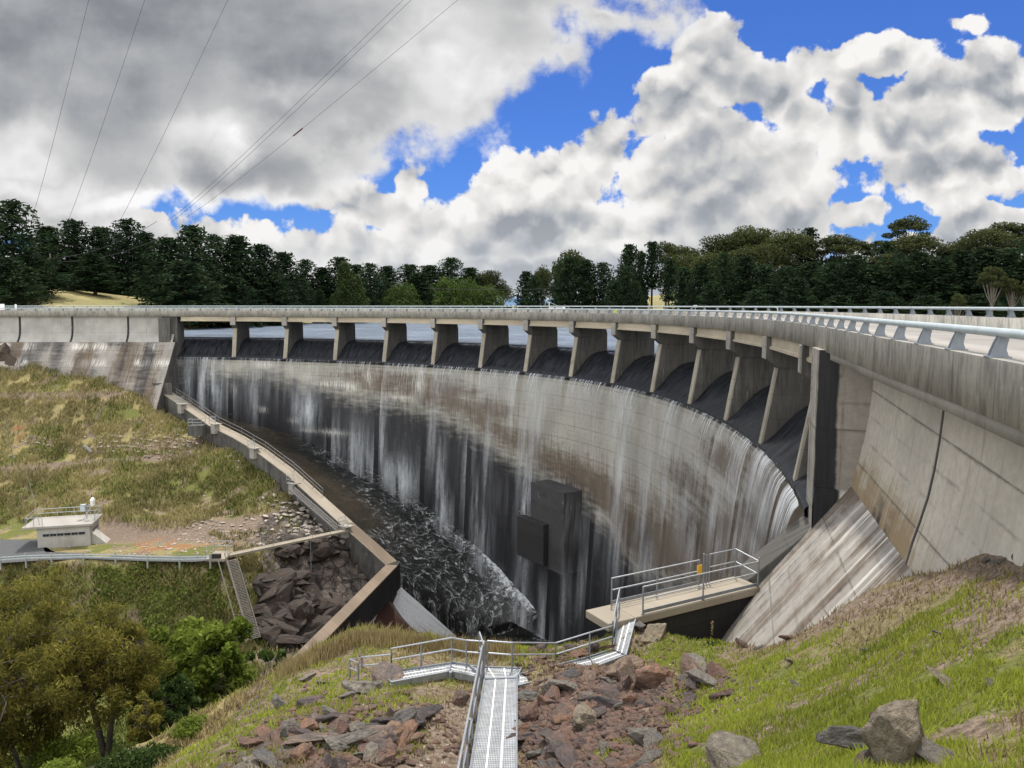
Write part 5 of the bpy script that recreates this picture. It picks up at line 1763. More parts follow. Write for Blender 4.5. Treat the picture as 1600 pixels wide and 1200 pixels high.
# ------------------------------------------------------------------ grated steel walkway in the foreground
def grating_mat():
    m, n, b = new_mat('steel_grating')
    uv = n.new('ShaderNodeTexCoord').outputs['UV']
    x, y, _ = n.sep(uv)
    def bars(c, pitch, w):
        return n.smooth(n.math('ABSOLUTE', n.math('SUBTRACT', n.math('FRACT', n.math('DIVIDE', c, pitch)), .5)), w, w + .08, 1.0, 0.0)
    g = n.math('MAXIMUM', bars(x, .034, .17), bars(y, .10, .10))
    wear = n.noise(uv, 3.0, 4.0, .6)
    ss = n.mix(n.smooth(wear, .3, .7), (.34, .36, .38), (.50, .52, .54))
    n.put(b.inputs['Base Color'], ss)
    b.inputs['Metallic'].default_value = .45; b.inputs['Roughness'].default_value = .5
    tp = n.new('ShaderNodeBsdfTransparent'); mx = n.new('ShaderNodeMixShader')
    n.put(mx.inputs[0], n.math('MULTIPLY_ADD', g, .62, .38)); n.l.new(tp.outputs[0], mx.inputs[1]); n.l.new(b.outputs[0], mx.inputs[2])
    out = [q for q in m.node_tree.nodes if q.type == 'OUTPUT_MATERIAL'][0]
    n.l.new(mx.outputs[0], out.inputs[0])
    return m


M['grating'] = grating_mat()
M['galv'] = simple_mat('bright_galvanised_steel', (0.40, 0.42, 0.45), .45, .5, .15, 5.0)
M['galvdark'] = simple_mat('weathered_galvanised_steel', (0.26, 0.28, 0.31), .5, .5, .2, 5.0)


def panel(name, quad, parent, lines=2, th=.04):
    """grating panel between four corners a, b (near end, left and right), c, d (far end, right and left)"""
    a, b, c, d = [Vector(p) for p in quad]
    V, UVv = [], []
    nl = 24
    L = ((d - a).length + (c - b).length) / 2; W = (b - a).length
    for i in range(nl):
        t = i / (nl - 1)
        for j in range(5):
            q = j / 4
            V.append(tuple(a.lerp(d, t).lerp(b.lerp(c, t), q))); UVv.append((q * W, t * L))
    gr = link(name, np_mesh(name, V, grid_faces(nl, 5), mat=M['grating'], uv=UVv), parent)
    mb = MB()
    z = Vector((0, 0, -.07))
    mb.bar(a + z * .6, d + z * .6, .035, .19); mb.bar(b + z * .6, c + z * .6, .035, .19)
    mb.bar(a + z * .3, b + z * .3, .03, .12); mb.bar(d + z * .3, c + z * .3, .03, .12)
    fr = link('side_channel', mb.mesh('side_channel', M['galvdark'])); fr.parent = gr
    mb = MB()
    for q in (.34, .66):
        mb.bar(a.lerp(b, q) + Vector((0, 0, .008)), d.lerp(c, q) + Vector((0, 0, .008)), .035, .012)
    st = link('tread_strip', mb.mesh('tread_strip', M['white'])); st.parent = gr
    return gr


sw = thing('steel_walkway', tuple(at_y(780, 1150, 16)), 0, 'galvanised steel grated walkway going down the rocks with pipe handrails', 'walkway')
m0, m1 = at_y(735, 1203, 14.2), at_y(807, 1203, 14.2)
f0, f1 = at_y(757, 1062, 20.4), at_y(808, 1060, 20.4)
dd = (m0 - f0)
panel('main_flight', (m0 + dd * .5, m1 + (m1 - f1) * .5, f1, f0), sw)
# landing behind the main flight
LZ = f0.z
l0, l1, l2, l3 = at_z(704, 1047, LZ - .02), f0 + Vector((0, .08, -.02)), f1 + Vector((0, .08, -.02)), at_z(729, 1042, LZ - .02)
panel('landing', (f0 + Vector((-.02, .06, -.012)), f1 + Vector((.0, .06, -.012)), at_z(815, 1045, LZ - .012), at_z(735, 1042, LZ - .012)), sw)
# left flight
p0, p1 = at_z(757, 1052, LZ - .02), at_z(733, 1041, LZ - .02)
q0, q1 = at_y(704, 1049, at_z(704, 1049, LZ).y), None
panel('left_flight', (at_z(756, 1062, LZ - .03), at_z(738, 1041, LZ - .03), at_z(706, 1036, LZ - .15), at_z(702, 1050, LZ - .15)), sw)
panel('left_flight', (at_z(702, 1051, LZ - .17), at_z(706, 1037, LZ - .17), at_y(598, 1053, 22.0), at_y(612, 1068, 20.6)), sw)
# right flight: across the rocks, then up to the concrete walkway
r0, r1 = at_z(810, 1073, LZ - .02), at_z(812, 1055, LZ - .02)
k0, k1 = at_y(931, 1044, 21.6), at_y(921, 1028, 22.8)
c0, c1 = at_y(978, 1025, 22.6), at_y(957, 1016, 23.6)
w0, w1 = at_y(994, 965, 25.3), at_y(970, 963, 25.5)
panel('right_flight', (r0, r1, k1, k0), sw)
panel('right_flight', (k0 + Vector((0, 0, .01)), k1 + Vector((0, 0, .01)), c1, c0), sw)
panel('right_flight', (c1, c0, w0, w1), sw)
for P in (p0, p1, l0, k0, c0, r0, at_y(612, 1066, 20.6), at_y(735, 1120, 17), at_y(806, 1120, 17)):
    mb = MB(); g = z_at(P.x, P.y); mb.tube([P + Vector((0, 0, -.05)), Vector((P.x, P.y, min(g, P.z) - .6))], .05, 6); mb.build('leg', M['galvdark'], sw)


def handrail(pts, parent, h=1.0, spacing=1.6, rails=(1.0, .55), r=.024, end_loop=False):
    pp = posts_along([Vector(p) for p in pts], spacing)
    for p in pp:
        mb = MB(); mb.tube([p + Vector((0, 0, -.1)), p + Vector((0, 0, h))], r * 1.15, 8); mb.build('post', M['galvdark'], parent)
    for k in rails:
        mb = MB(); mb.tube([p + Vector((0, 0, h * k)) for p in pp], r, 8); mb.build('handrail', M['galv'], parent)


hA = m0 + dd * .5 + Vector((-.06, 0, 0)); hB = f0 + Vector((-.06, 0, 0))
handrail([hA, hA.lerp(hB, .33), hA.lerp(hB, .66), hB], sw, .98, 1.45)
handrail([hB + Vector((.04, .08, 0)), at_z(733, 1041, LZ) + Vector((.3, .1, 0)), ], sw, .98, .7)
handrail([at_z(757, 1043, LZ), at_z(729, 1041, LZ), at_z(706, 1036, LZ - .15), at_y(612, 1052, 22.2)], sw, .78, 1.2)
handrail([at_y(612, 1052, 22.2), at_y(566, 1056, 22.6), at_y(547, 1060, 22.2), at_y(560, 1066, 21.5)], sw, .6, 1.2)
handrail([at_z(762, 1043, LZ), at_z(800, 1046, LZ), at_y(868, 1044, 22.4), at_y(921, 1027, 22.9), at_y(957, 1015, 23.7)], sw, .80, 1.8)
handrail([at_y(957, 1015, 23.7), w1 + Vector((-.05, .05, 0))], sw, .95, 1.0)

# rails and gate on the concrete walkway
wr = thing('handrail', tuple(wkL), 0, 'near galvanised handrail with kick plate on the concrete walkway', 'handrail')
e0, e1 = wkL + wn * .08 + wd * -.4, wkR + wn * .08 + wd * .12
ps = posts_along([e0, e1], 2.2)
for p in ps:
    mb = MB(); mb.tube([p, p + Vector((0, 0, .98))], .03, 8); mb.box(p + Vector((0, 0, .02)), (.12, .12, .02)); mb.build('post', M['galvdark'], wr)
for z_ in (.98, .55):
    mb = MB(); mb.tube([p + Vector((0, 0, z_)) for p in ps], .026, 8); mb.build('rail', M['galv'], wr)
mb = MB(); mb.bar(ps[0] + Vector((0, 0, .10)), ps[-1] + Vector((0, 0, .10)), .02, .12); mb.build('kick_plate', M['galvdark'], wr)
fr_ = thing('handrail', tuple(wkL + wn * WW), 0, 'far galvanised handrail with a gate gap on the concrete walkway', 'handrail')
a0, a1 = wkL + wn * (WW - .08) + wd * .05, wkR + wn * (WW - .08) + wd * 1.95
ps = posts_along([a0, a1], 2.3)
for p in ps:
    mb = MB(); mb.tube([p, p + Vector((0, 0, .98))], .03, 8); mb.build('post', M['galvdark'], fr_)
for z_ in (.98, .55):
    mb = MB(); mb.tube([p + Vector((0, 0, z_)) for p in ps], .026, 8); mb.build('rail', M['galv'], fr_)
mb = MB(); mb.bar(ps[0] + Vector((0, 0, .10)), ps[-1] + Vector((0, 0, .10)), .02, .12); mb.build('kick_plate', M['galvdark'], fr_)
b0_, b1_ = wkR + wn * (WW - .08) + wd * 1.45, wkR + wn * (WW - .08) + wd * .1
gp = [b0_, b1_, wkR + wn * .1 + wd * .08]
for p in gp[:1] + gp[1:]:
    mb = MB(); mb.tube([p, p + Vector((0, 0, 1.12))], .03, 8); mb.build('post', M['galvdark'], fr_)
for z_ in (1.12, .62):
    mb = MB(); mb.tube([p + Vector((0, 0, z_ if i < 2 else z_ - .14)) for i, p in enumerate(gp)], .026, 8); mb.build('rail', M['galv'], fr_)
mb = MB(); mb.tube([a1 + wd * -.22, a1 + wd * -.22 + Vector((0, 0, 1.2))], .035, 8); mb.tube([b0_ + wd * .14, b0_ + wd * .14 + Vector((0, 0, 1.12))], .03, 8); mb.build('gate_post', M['galvdark'], fr_)
P = a1 + Vector((0, -.05, .62))
mb = MB(); mb.box(P, (.22, .05, .36), (wd, wn, Vector((0, 0, 1)))); 
tag(mb.build('warning_plate', M['yellow'], bevel=.01), 'small yellow plate hanging on the gate post of the concrete walkway', 'plate')

# ------------------------------------------------------------------ power pole and lines
PB = at_y(81, 441, 178.0); PT = at_y(78, 396, 178.0)
t = thing('power_pole', tuple(PB), 0, 'grey power pole with a cross arm among the pines on the left hill', 'power pole')
mb = MB(); mb.tube([PB + Vector((0, 0, -2)), PT], [.2, .15], 8); mb.build('pole', M['timber'], t)
mb = MB(); mb.bar(PT + Vector((-.7, 0, -1.1)), PT + Vector((.9, 0, -1.1)), .12, .15); mb.build('cross_arm', M['timber'], t)


def sag(a, b, s, n=24):
    return [a.lerp(b, i / n) - Vector((0, 0, s * 4 * (i / n) * (1 - i / n))) for i in range(n + 1)]


lines = [((146, -30), 40, (50, 340), 190, 'leftmost of the three steep power lines in front of the grey cloud'),
         ((236, -30), 40, (100, 360), 190, 'middle of the three steep power lines in front of the grey cloud'),
         ((370, -30), 40, (178, 360), 190, 'rightmost of the three steep power lines in front of the grey cloud'),
         ((655, -25), 40, (262, 345), 200, 'upper of two close slanting lines running to the pines on the left'),
         ((668, -25), 40, (270, 345), 200, 'lower of two close slanting lines running to the pines on the left'),
         ((745, -25), 40, (290, 340), 200, 'slanting line with a red brown marker sleeve left of the blue gap')]
for (a, ya, b, yb, lab) in lines:
    A, B = at_y(a[0], a[1], ya), at_y(b[0], b[1], yb)
    pts = sag(A, B, .6)
    mb = MB(); mb.tube(pts, [.008 + .030 * i / 24 for i in range(25)], 5)
    o = mb.build('power_line', M['wire']); tag(o, lab, 'power line', 'power lines crossing the sky')
    if 'sleeve' in lab:
        k = [i for i in range(24) if (800 + F_PX * pts[i].x / pts[i].y) > 476][-1]
        p0, p1 = pts[k], pts[k + 1]
        def at_u(u):
            for i in range(24):
                ua, ub = 800 + F_PX * pts[i].x / pts[i].y, 800 + F_PX * pts[i + 1].x / pts[i + 1].y
                if ub <= u <= ua: return pts[i].lerp(pts[i + 1], (ua - u) / (ua - ub))
            return pts[12]
        M['sleeve'] = simple_mat('red_brown_sleeve', (.10, .03, .02), .6)
        mb = MB(); mb.tube([at_u(482), at_u(468)], .07, 6); sl = link('marker_sleeve', mb.mesh('marker_sleeve', M['sleeve'])); sl.parent = o
for (dz, end, lab) in ((-1.1, (245, 330), 'upper sagging service line from the pole on the left hill'), (-1.9, (262, 350), 'lower sagging service line from the pole on the left hill')):
    A = PT + Vector((.6, -.2, dz)); B = at_y(end[0], end[1] + 16, 170)
    mb = MB(); mb.tube(sag(A, B, 1.6), .05, 5); tag(mb.build('power_line', M['wire']), lab, 'power line', 'service lines from the power pole')
A, B = at_y(660, 450, 235), at_y(945, 447, 215)
mb = MB(); mb.tube(sag(A, B, .7), .045, 5); tag(mb.build('power_line', M['wire']), 'thin low line crossing in front of the trees behind the middle of the bridge', 'power line')

# ------------------------------------------------------------------ foliage
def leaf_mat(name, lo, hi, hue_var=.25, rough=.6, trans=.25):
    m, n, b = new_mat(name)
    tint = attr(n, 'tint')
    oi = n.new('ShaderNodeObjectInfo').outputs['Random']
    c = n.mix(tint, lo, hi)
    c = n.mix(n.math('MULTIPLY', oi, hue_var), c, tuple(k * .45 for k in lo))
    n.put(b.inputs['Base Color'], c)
    b.inputs['Roughness'].default_value = rough
    b.inputs['Specular IOR Level'].default_value = .06
    tr = n.new('ShaderNodeBsdfTranslucent'); n.put(tr.inputs[0], c)
    mx = n.new('ShaderNodeMixShader'); mx.inputs[0].default_value = trans
    n.l.new(b.outputs[0], mx.inputs[1]); n.l.new(tr.outputs[0], mx.inputs[2])
    out = [q for q in m.node_tree.nodes if q.type == 'OUTPUT_MATERIAL'][0]
    n.l.new(mx.outputs[0], out.inputs[0])
    return m


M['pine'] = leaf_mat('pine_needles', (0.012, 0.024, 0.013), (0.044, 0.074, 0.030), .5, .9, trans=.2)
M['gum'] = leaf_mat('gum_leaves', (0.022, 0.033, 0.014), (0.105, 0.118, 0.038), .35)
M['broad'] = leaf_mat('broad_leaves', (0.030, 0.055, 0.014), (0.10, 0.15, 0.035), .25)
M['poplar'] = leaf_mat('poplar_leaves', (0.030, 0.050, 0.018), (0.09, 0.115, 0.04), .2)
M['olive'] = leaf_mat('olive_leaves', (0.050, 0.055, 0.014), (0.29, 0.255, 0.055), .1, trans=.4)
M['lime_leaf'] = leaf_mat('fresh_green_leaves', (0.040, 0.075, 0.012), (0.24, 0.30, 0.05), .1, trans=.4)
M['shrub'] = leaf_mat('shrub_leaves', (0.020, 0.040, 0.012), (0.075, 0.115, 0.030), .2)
M['bark'] = simple_mat('dark_bark', (0.045, 0.036, 0.028), .9, 0, .4, 3.0)
M['palebark'] = simple_mat('pale_bark', (0.17, 0.15, 0.125), .85, 0, .35, 1.5)
M['greybark'] = simple_mat('grey_bark', (0.12, 0.105, 0.09), .9, 0, .4, 2.0)


def cards(C, size, aspect=.5, r=None, up_bias=0.0, dirs=None):
    """one small quad per row of C, randomly turned"""
    r = r or rng
    n = len(C)
    a = r.normal(size=(n, 3)); a /= np.linalg.norm(a, axis=1)[:, None]
    if dirs is not None: a = a * .45 + dirs; a /= np.linalg.norm(a, axis=1)[:, None]
    if up_bias: a[:, 2] -= up_bias; a /= np.linalg.norm(a, axis=1)[:, None]
    h = r.normal(size=(n, 3)); b = np.cross(a, h); b /= np.linalg.norm(b, axis=1)[:, None] + 1e-9
    s = (size * r.uniform(.6, 1.35, n))[:, None] if np.isscalar(size) else (size * r.uniform(.6, 1.35, n))[:, None]
    A, B = a * s * .5, b * s * aspect * .5
    V = np.stack([C - A, C + B, C + A, C - B], 1).reshape(-1, 3)
    F = np.arange(n * 4).reshape(n, 4)
    return V, F


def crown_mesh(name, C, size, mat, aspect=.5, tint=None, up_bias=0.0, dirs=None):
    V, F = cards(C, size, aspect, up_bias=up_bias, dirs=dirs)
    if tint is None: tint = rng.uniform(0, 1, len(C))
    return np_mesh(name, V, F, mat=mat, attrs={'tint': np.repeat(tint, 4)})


def ball(n, rad, flat=1.0, shell=.55):
    d = rng.normal(size=(n, 3)); d /= np.linalg.norm(d, axis=1)[:, None]
    q = d * (rng.uniform(shell ** 3, 1, n) ** (1 / 3))[:, None] * rad
    q[:, 2] *= flat
    return q


def pine_proto(H, R, whorls, bare=.05, round_top=.5, n_leaf=13):
    C, T = [], []
    trunk = MB(); trunk.tube([(0, 0, -1.5), (.1, 0, H * .5), (0, .1, H * .96)], [H * .016, H * .011, .05], 7)
    for k in range(whorls):
        t = bare + (1 - bare) * (k + .5) / whorls
        prof = (1 - t) ** (.55 + .35 * (1 - round_top)) * min(1, .55 + (t - bare) * 2.2)
        nb = 5 + (k % 2)
        for j in range(nb):
            a = 2 * PI * (j / nb) + k * 1.1 + rng.uniform(-.35, .35)
            L = R * prof * rng.uniform(.62, 1.18) + .35
            z0 = t * H
            for q in np.linspace(.35, 1.0, max(2, int(L / 1.2) + 1)):
                c = np.array([math.cos(a) * L * q, math.sin(a) * L * q, z0 + .25 * L * q * q - .12 * L * q + rng.uniform(-.2, .2)])
                n = int(n_leaf * rng.uniform(.7, 1.3))
                C.append(c + ball(n, .75 + .05 * R, .55)); T.append(np.clip(rng.uniform(.1, .75) + rng.uniform(-.2, .2, n) + .15 * (q - .6), 0, 1))
            if rng.uniform() < .4:
                trunk.tube([(0, 0, z0), (math.cos(a) * L * .8, math.sin(a) * L * .8, z0 + .08 * L)], [.09, .03], 4)
    C = np.vstack(C); T = np.concatenate(T)
    return trunk.mesh('trunk', M['bark']), crown_mesh('crown', C, .85, M['pine'], .34, T), H, R


def gum_proto(H, R, clumps, open_=.5, mat='gum', bark='palebark', base=.45, leaf=.7, per=300):
    C, T = [], []
    trunk = MB()
    top = Vector((rng.uniform(-.06, .06) * H, rng.uniform(-.06, .06) * H, H * .72))
    fork = Vector((top.x * .4, top.y * .4, H * base))
    trunk.tube([(0, 0, -1.5), tuple(fork * .5), tuple(fork)], [H * .022, H * .017, H * .013], 7)
    for i in range(clumps):
        a = 2.4 * i + rng.uniform(-.3, .3)
        q = (i + .5) / clumps
        rr = R * math.sqrt(q) * rng.uniform(.55, .95)
        zz = H * (1 - .10 - (1 - base) * .55 * q * rng.uniform(.5, 1.2))
        c = Vector((math.cos(a) * rr + top.x * .6, math.sin(a) * rr + top.y * .6, zz))
        mid = fork.lerp(c, .5) + Vector((0, 0, -.08 * H + .05 * H * rng.uniform()))
        trunk.tube([tuple(fork * rng.uniform(.75, 1.0)), tuple(mid), tuple(c)], [H * .008, H * .005, .03], 5)
        cr = R * (.30 + .22 * rng.uniform()) * (1.25 - open_ * .5)
        n = int(per * rng.uniform(.7, 1.2))
        b = ball(n, cr, .62, .5)
        C.append(np.array(tuple(c)) + b)
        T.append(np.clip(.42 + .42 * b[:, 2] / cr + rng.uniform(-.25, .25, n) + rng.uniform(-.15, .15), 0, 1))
    return trunk.mesh('trunk', M[bark]), crown_mesh('crown', np.vstack(C), leaf, M[mat], .42, np.concatenate(T)), H, R


def round_proto(H, R, n_cl, mat, leaf=.5, per=190, lowest=.12, bark='bark', squash=1.0):
    C, T = [], []
    trunk = MB(); trunk.tube([(0, 0, -1.0), (0, .1, H * .4), (.1, 0, H * .8)], [H * .025, H * .016, .05], 7)
    for i in range(n_cl):
        z = lowest + (1 - lowest) * (i + .5) / n_cl
        rad = R * math.sqrt(max(1 - ((z - .48) / .56) ** 2, .02)) * rng.uniform(.35, .85)
        a = i * 2.4 + rng.uniform(-.4, .4)
        c = np.array([math.cos(a) * rad, math.sin(a) * rad, z * H * .93])
        cr = R * rng.uniform(.26, .42)
        n = int(per * rng.uniform(.7, 1.3)); b = ball(n, cr, .8 * squash, .5)
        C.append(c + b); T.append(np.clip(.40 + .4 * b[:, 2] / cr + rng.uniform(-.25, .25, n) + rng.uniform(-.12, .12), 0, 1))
        trunk.tube([(0, 0, max(.15, z - .2) * H * .8), tuple(c)], [H * .008, .03], 4)
    return trunk.mesh('trunk', M[bark]), crown_mesh('crown', np.vstack(C), leaf, M[mat], .55, np.concatenate(T)), H, R


def poplar_proto(H, R):
    C, T = [], []
    trunk = MB(); trunk.tube([(0, 0, -1), (0, 0, H * .9)], [.35, .06], 7)
    for i in range(90):
        z = .05 + .95 * (i + .5) / 90
        rad = R * min(1, (1 - z) * 2.2 + .08) * rng.uniform(.2, .9); a = i * 2.4
        c = np.array([math.cos(a) * rad, math.sin(a) * rad, z * H])
        b = ball(75, 1.0, 1.5, .4); C.append(c + b); T.append(np.clip(.45 + .3 * b[:, 2] + rng.uniform(-.3, .3, 75), 0, 1))
    return trunk.mesh('trunk', M['bark']), crown_mesh('crown', np.vstack(C), .5, M['poplar'], .5, np.concatenate(T)), H, R


PROTO = {
    'pine': [pine_proto(20, 5.2, 26, .04, .8), pine_proto(20, 4.6, 24, .08, .5), pine_proto(20, 5.6, 24, .03, 1.0), pine_proto(20, 4.2, 26, .12, .3)],
    'slim': [pine_proto(20, 3.4, 14, .45, 1.0), pine_proto(20, 3.8, 15, .40, .8)],
    'gum': [gum_proto(20, 7, 20, .3), gum_proto(20, 6.5, 17, .6), gum_proto(20, 7.5, 24, .2)],
    'open': [gum_proto(20, 5.5, 15, 1.0, leaf=.6, per=240, base=.5), gum_proto(20, 4.6, 16, .9, leaf=.6, per=240, base=.42)],
    'round': [round_proto(12, 6, 34, 'broad'), round_proto(12, 5.5, 30, 'broad')],
    'poplar': [poplar_proto(20, 3.0)],
}
NAME = {'pine': 'pine_tree', 'slim': 'pine_tree', 'gum': 'gum_tree', 'open': 'gum_tree', 'round': 'broadleaf_tree', 'poplar': 'poplar_tree'}
ORD = ['first', 'second', 'third', 'fourth', 'fifth', 'sixth', 'seventh', 'eighth', 'ninth', 'tenth', 'eleventh', 'twelfth', 'thirteenth', 'fourteenth', 'fifteenth', 'sixteenth', 'seventeenth', 'eighteenth', 'nineteenth', 'twentieth',
       'twenty first', 'twenty second', 'twenty third', 'twenty fourth', 'twenty fifth', 'twenty sixth', 'twenty seventh', 'twenty eighth', 'twenty ninth', 'thirtieth', 'thirty first', 'thirty second']
# (u, v of the top, half width px, distance, kind, row)
TREES = [
    # left hill
    (26, 322, 62, 150, 'pine', 'L'), (-45, 335, 60, 155, 'pine', 'L'), (-110, 340, 70, 160, 'pine', 'L'), (80, 355, 46, 188, 'pine', 'L'), (122, 350, 44, 196, 'pine', 'L'), (163, 352, 42, 200, 'pine', 'L'),
    (204, 345, 44, 196, 'pine', 'L'), (232, 358, 36, 204, 'pine', 'L'), (150, 402, 36, 176, 'pine', 'S'), (110, 420, 24, 178, 'pine', 'S'), (266, 360, 52, 172, 'pine', 'L'), (304, 358, 48, 180, 'pine', 'L'), (340, 360, 44, 188, 'pine', 'L'),
    (374, 374, 44, 190, 'pine', 'L'), (410, 384, 46, 196, 'pine', 'L'), (444, 394, 40, 206, 'pine', 'L'), (290, 400, 60, 165, 'pine', 'S'), (365, 420, 48, 176, 'pine', 'S'), (425, 425, 44, 192, 'pine', 'S'), (60, 400, 46, 158, 'pine', 'S'), (14, 400, 50, 140, 'pine', 'S'),
    (478, 408, 32, 236, 'pine', 'L'), (505, 408, 32, 240, 'pine', 'L'), (532, 400, 34, 244, 'pine', 'L'), (470, 430, 26, 215, 'pine', 'S'), (500, 455, 14, 214, 'pine', 'S'), (558, 420, 30, 246, 'pine', 'L'),
    (540, 410, 23, 216, 'poplar', 'P'), (558, 424, 18, 218, 'poplar', 'P'), (520, 456, 8, 212, 'poplar', 'P'),
    (580, 412, 32, 236, 'pine', 'L'), (605, 420, 30, 262, 'pine', 'L'), (640, 414, 36, 276, 'pine', 'L'), (672, 408, 38, 284, 'pine', 'L'), (705, 408, 36, 284, 'pine', 'L'), (735, 414, 30, 284, 'pine', 'L'), (655, 420, 30, 262, 'slim', 'L'),
    (626, 444, 34, 236, 'round', 'R'), (704, 433, 40, 246, 'round', 'R'), (757, 437, 42, 246, 'round', 'R'), (728, 446, 26, 240, 'round', 'R'), (766, 421, 22, 290, 'gum', 'M'), (786, 432, 16, 290, 'gum', 'M'), (744, 424, 22, 288, 'gum', 'M'),
    # middle right
    (822, 413, 26, 236, 'pine', 'C'), (846, 420, 18, 250, 'gum', 'M'), (872, 424, 20, 225, 'pine', 'C'), (892, 390, 32, 216, 'gum', 'M'), (888, 402, 36, 200, 'pine', 'C'), (915, 402, 34, 200, 'pine', 'C'), (942, 400, 32, 200, 'pine', 'C'),
    (958, 430, 24, 180, 'pine', 'C'), (982, 391, 28, 196, 'pine', 'C'), (1000, 385, 16, 186, 'slim', 'C'), (1018, 385, 19, 186, 'slim', 'C'), (975, 425, 26, 178, 'pine', 'C'), (992, 430, 20, 176, 'pine', 'C'), (1044, 405, 20, 180, 'slim', 'C'), (836, 440, 24, 226, 'pine', 'C'),
    # right forest, back row
    (1040, 372, 26, 200, 'open', 'G'), (1066, 372, 34, 196, 'open', 'G'), (1075, 388, 40, 185, 'gum', 'G'), (1122, 354, 36, 190, 'gum', 'G'), (1158, 351, 32, 190, 'gum', 'G'), (1188, 349, 34, 186, 'gum', 'G'), (1115, 384, 36, 176, 'gum', 'G'), (1165, 378, 40, 174, 'gum', 'G'),
    (1226, 360, 40, 176, 'gum', 'G'), (1260, 351, 26, 178, 'pine', 'F'), (1204, 372, 36, 172, 'gum', 'G'), (1304, 360, 40, 176, 'gum', 'G'), (1338, 372, 30, 180, 'open', 'G'), (1366, 372, 24, 180, 'open', 'G'), (1386, 368, 28, 172, 'pine', 'F'),
    (1414, 331, 38, 182, 'open', 'G'), (1396, 384, 34, 164, 'gum', 'G'), (1432, 372, 40, 164, 'gum', 'G'), (1474, 376, 34, 168, 'pine', 'F'), (1500, 364, 36, 168, 'gum', 'G'), (1536, 360, 40, 160, 'gum', 'G'), (1566, 344, 46, 170, 'open', 'G'), (1604, 352, 44, 170, 'open', 'G'), (1650, 356, 60, 160, 'gum', 'G'), (1720, 350, 60, 160, 'gum', 'G'),
    # right forest, front row
    (1068, 418, 28, 156, 'pine', 'F'), (1096, 405, 32, 150, 'pine', 'F'), (1128, 398, 34, 148, 'pine', 'F'), (1162, 402, 34, 144, 'pine', 'F'), (1194, 396, 34, 142, 'pine', 'F'), (1226, 398, 36, 138, 'pine', 'F'), (1262, 392, 38, 136, 'pine', 'F'), (1296, 398, 38, 132, 'pine', 'F'),
    (1330, 392, 38, 130, 'pine', 'F'), (1364, 396, 40, 128, 'pine', 'F'), (1398, 400, 38, 126, 'pine', 'F'), (1432, 394, 40, 124, 'pine', 'F'), (1466, 398, 40, 122, 'pine', 'F'), (1500, 384, 40, 124, 'pine', 'F'), (1536, 388, 42, 120, 'pine', 'F'), (1572, 384, 44, 118, 'pine', 'F'), (1612, 380, 46, 116, 'pine', 'F'), (1660, 385, 50, 114, 'pine', 'F'), (1725, 380, 60, 112, 'pine', 'F'), (1790, 380, 60, 112, 'pine', 'F'),
    (1112, 440, 34, 136, 'pine', 'F'), (1180, 442, 36, 128, 'pine', 'F'), (1245, 440, 36, 124, 'pine', 'F'), (1312, 442, 38, 118, 'pine', 'F'), (1380, 445, 38, 114, 'pine', 'F'), (1448, 448, 40, 110, 'pine', 'F'), (1530, 446, 44, 108, 'pine', 'F'),
    (1497, 443, 15, 98, 'open', 'W'), (1552, 405, 24, 100, 'open', 'W'), (1582, 418, 16, 99, 'open', 'W'), (1602, 420, 14, 98, 'open', 'W'),
]
ROWLAB = {'L': ('tall dark pine on the left hill', 'tall pines on the left hill'), 'S': ('lower dark pine before the left wood', 'lower pines on the left hill'),
          'P': ('pale green column shaped poplar by the lake', 'poplars by the lake'), 'R': ('bright green round leafy tree by the lake', 'round trees by the lake'), 'M': ('olive gum tree behind the middle of the bridge', 'gum trees behind the middle of the bridge'),
          'C': ('dark pine behind the middle of the bridge', 'pines behind the middle of the bridge'), 'G': ('olive crowned gum rising over the right forest', 'gum trees over the right forest'),
          'F': ('dark shaded pine behind the right of the bridge', 'dark pines of the right forest'), 'W': ('slender pale stemmed gum before the dark right forest', 'slender gums before the right forest')}
byrow = {}
for tr_ in TREES: byrow.setdefault(tr_[5], []).append(tr_)
used = {}
for row, lst in byrow.items():
    lst.sort(key=lambda q: q[0])
    vis = [q for q in lst if -40 < q[0] < 1640]
    for tr_ in lst:
        u, v, hw, Yd, kind, _ = tr_
        idx = used.get(kind, 0); used[kind] = idx + 1
        tm, cm, H, R = PROTO[kind][idx % len(PROTO[kind])]
        if kind == 'open': tm, cm, H, R = PROTO[kind][1 if hw < 26 else 0]
        P = at_y(u, 480, Yd)
        zb = float(shore_z(np.array([P.x]), np.array([Yd]))[0])
        zt = at_y(u, v + (rng.uniform(-6, 22) if row == 'F' else rng.uniform(-9, 13) if u != 1414 else 0), Yd).z
        sz = (zt - zb) / H; sx = hw / F_PX * Yd / R * {'pine': 1.16, 'slim': 1.15, 'gum': 1.12}.get(kind, 1.04)
        if tr_ in vis:
            lab = (ORD[vis.index(tr_)] + ' from the left, ' if len(vis) > 1 else '') + ROWLAB[row][0]
            if u == 1414: lab = 'tallest gum tree with an open umbrella crown standing clear above the right forest'
        else: lab = ROWLAB[row][0] + ', outside the frame'
        t = thing(NAME[kind], (P.x, Yd, zb - .1), rng.uniform(0, 6.28), lab, 'tree', ROWLAB[row][1])
        t.scale = (sx, sx, sz)
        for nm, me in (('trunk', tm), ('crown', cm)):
            o = bpy.data.objects.new(nm, me); COL.objects.link(o); o.parent = t

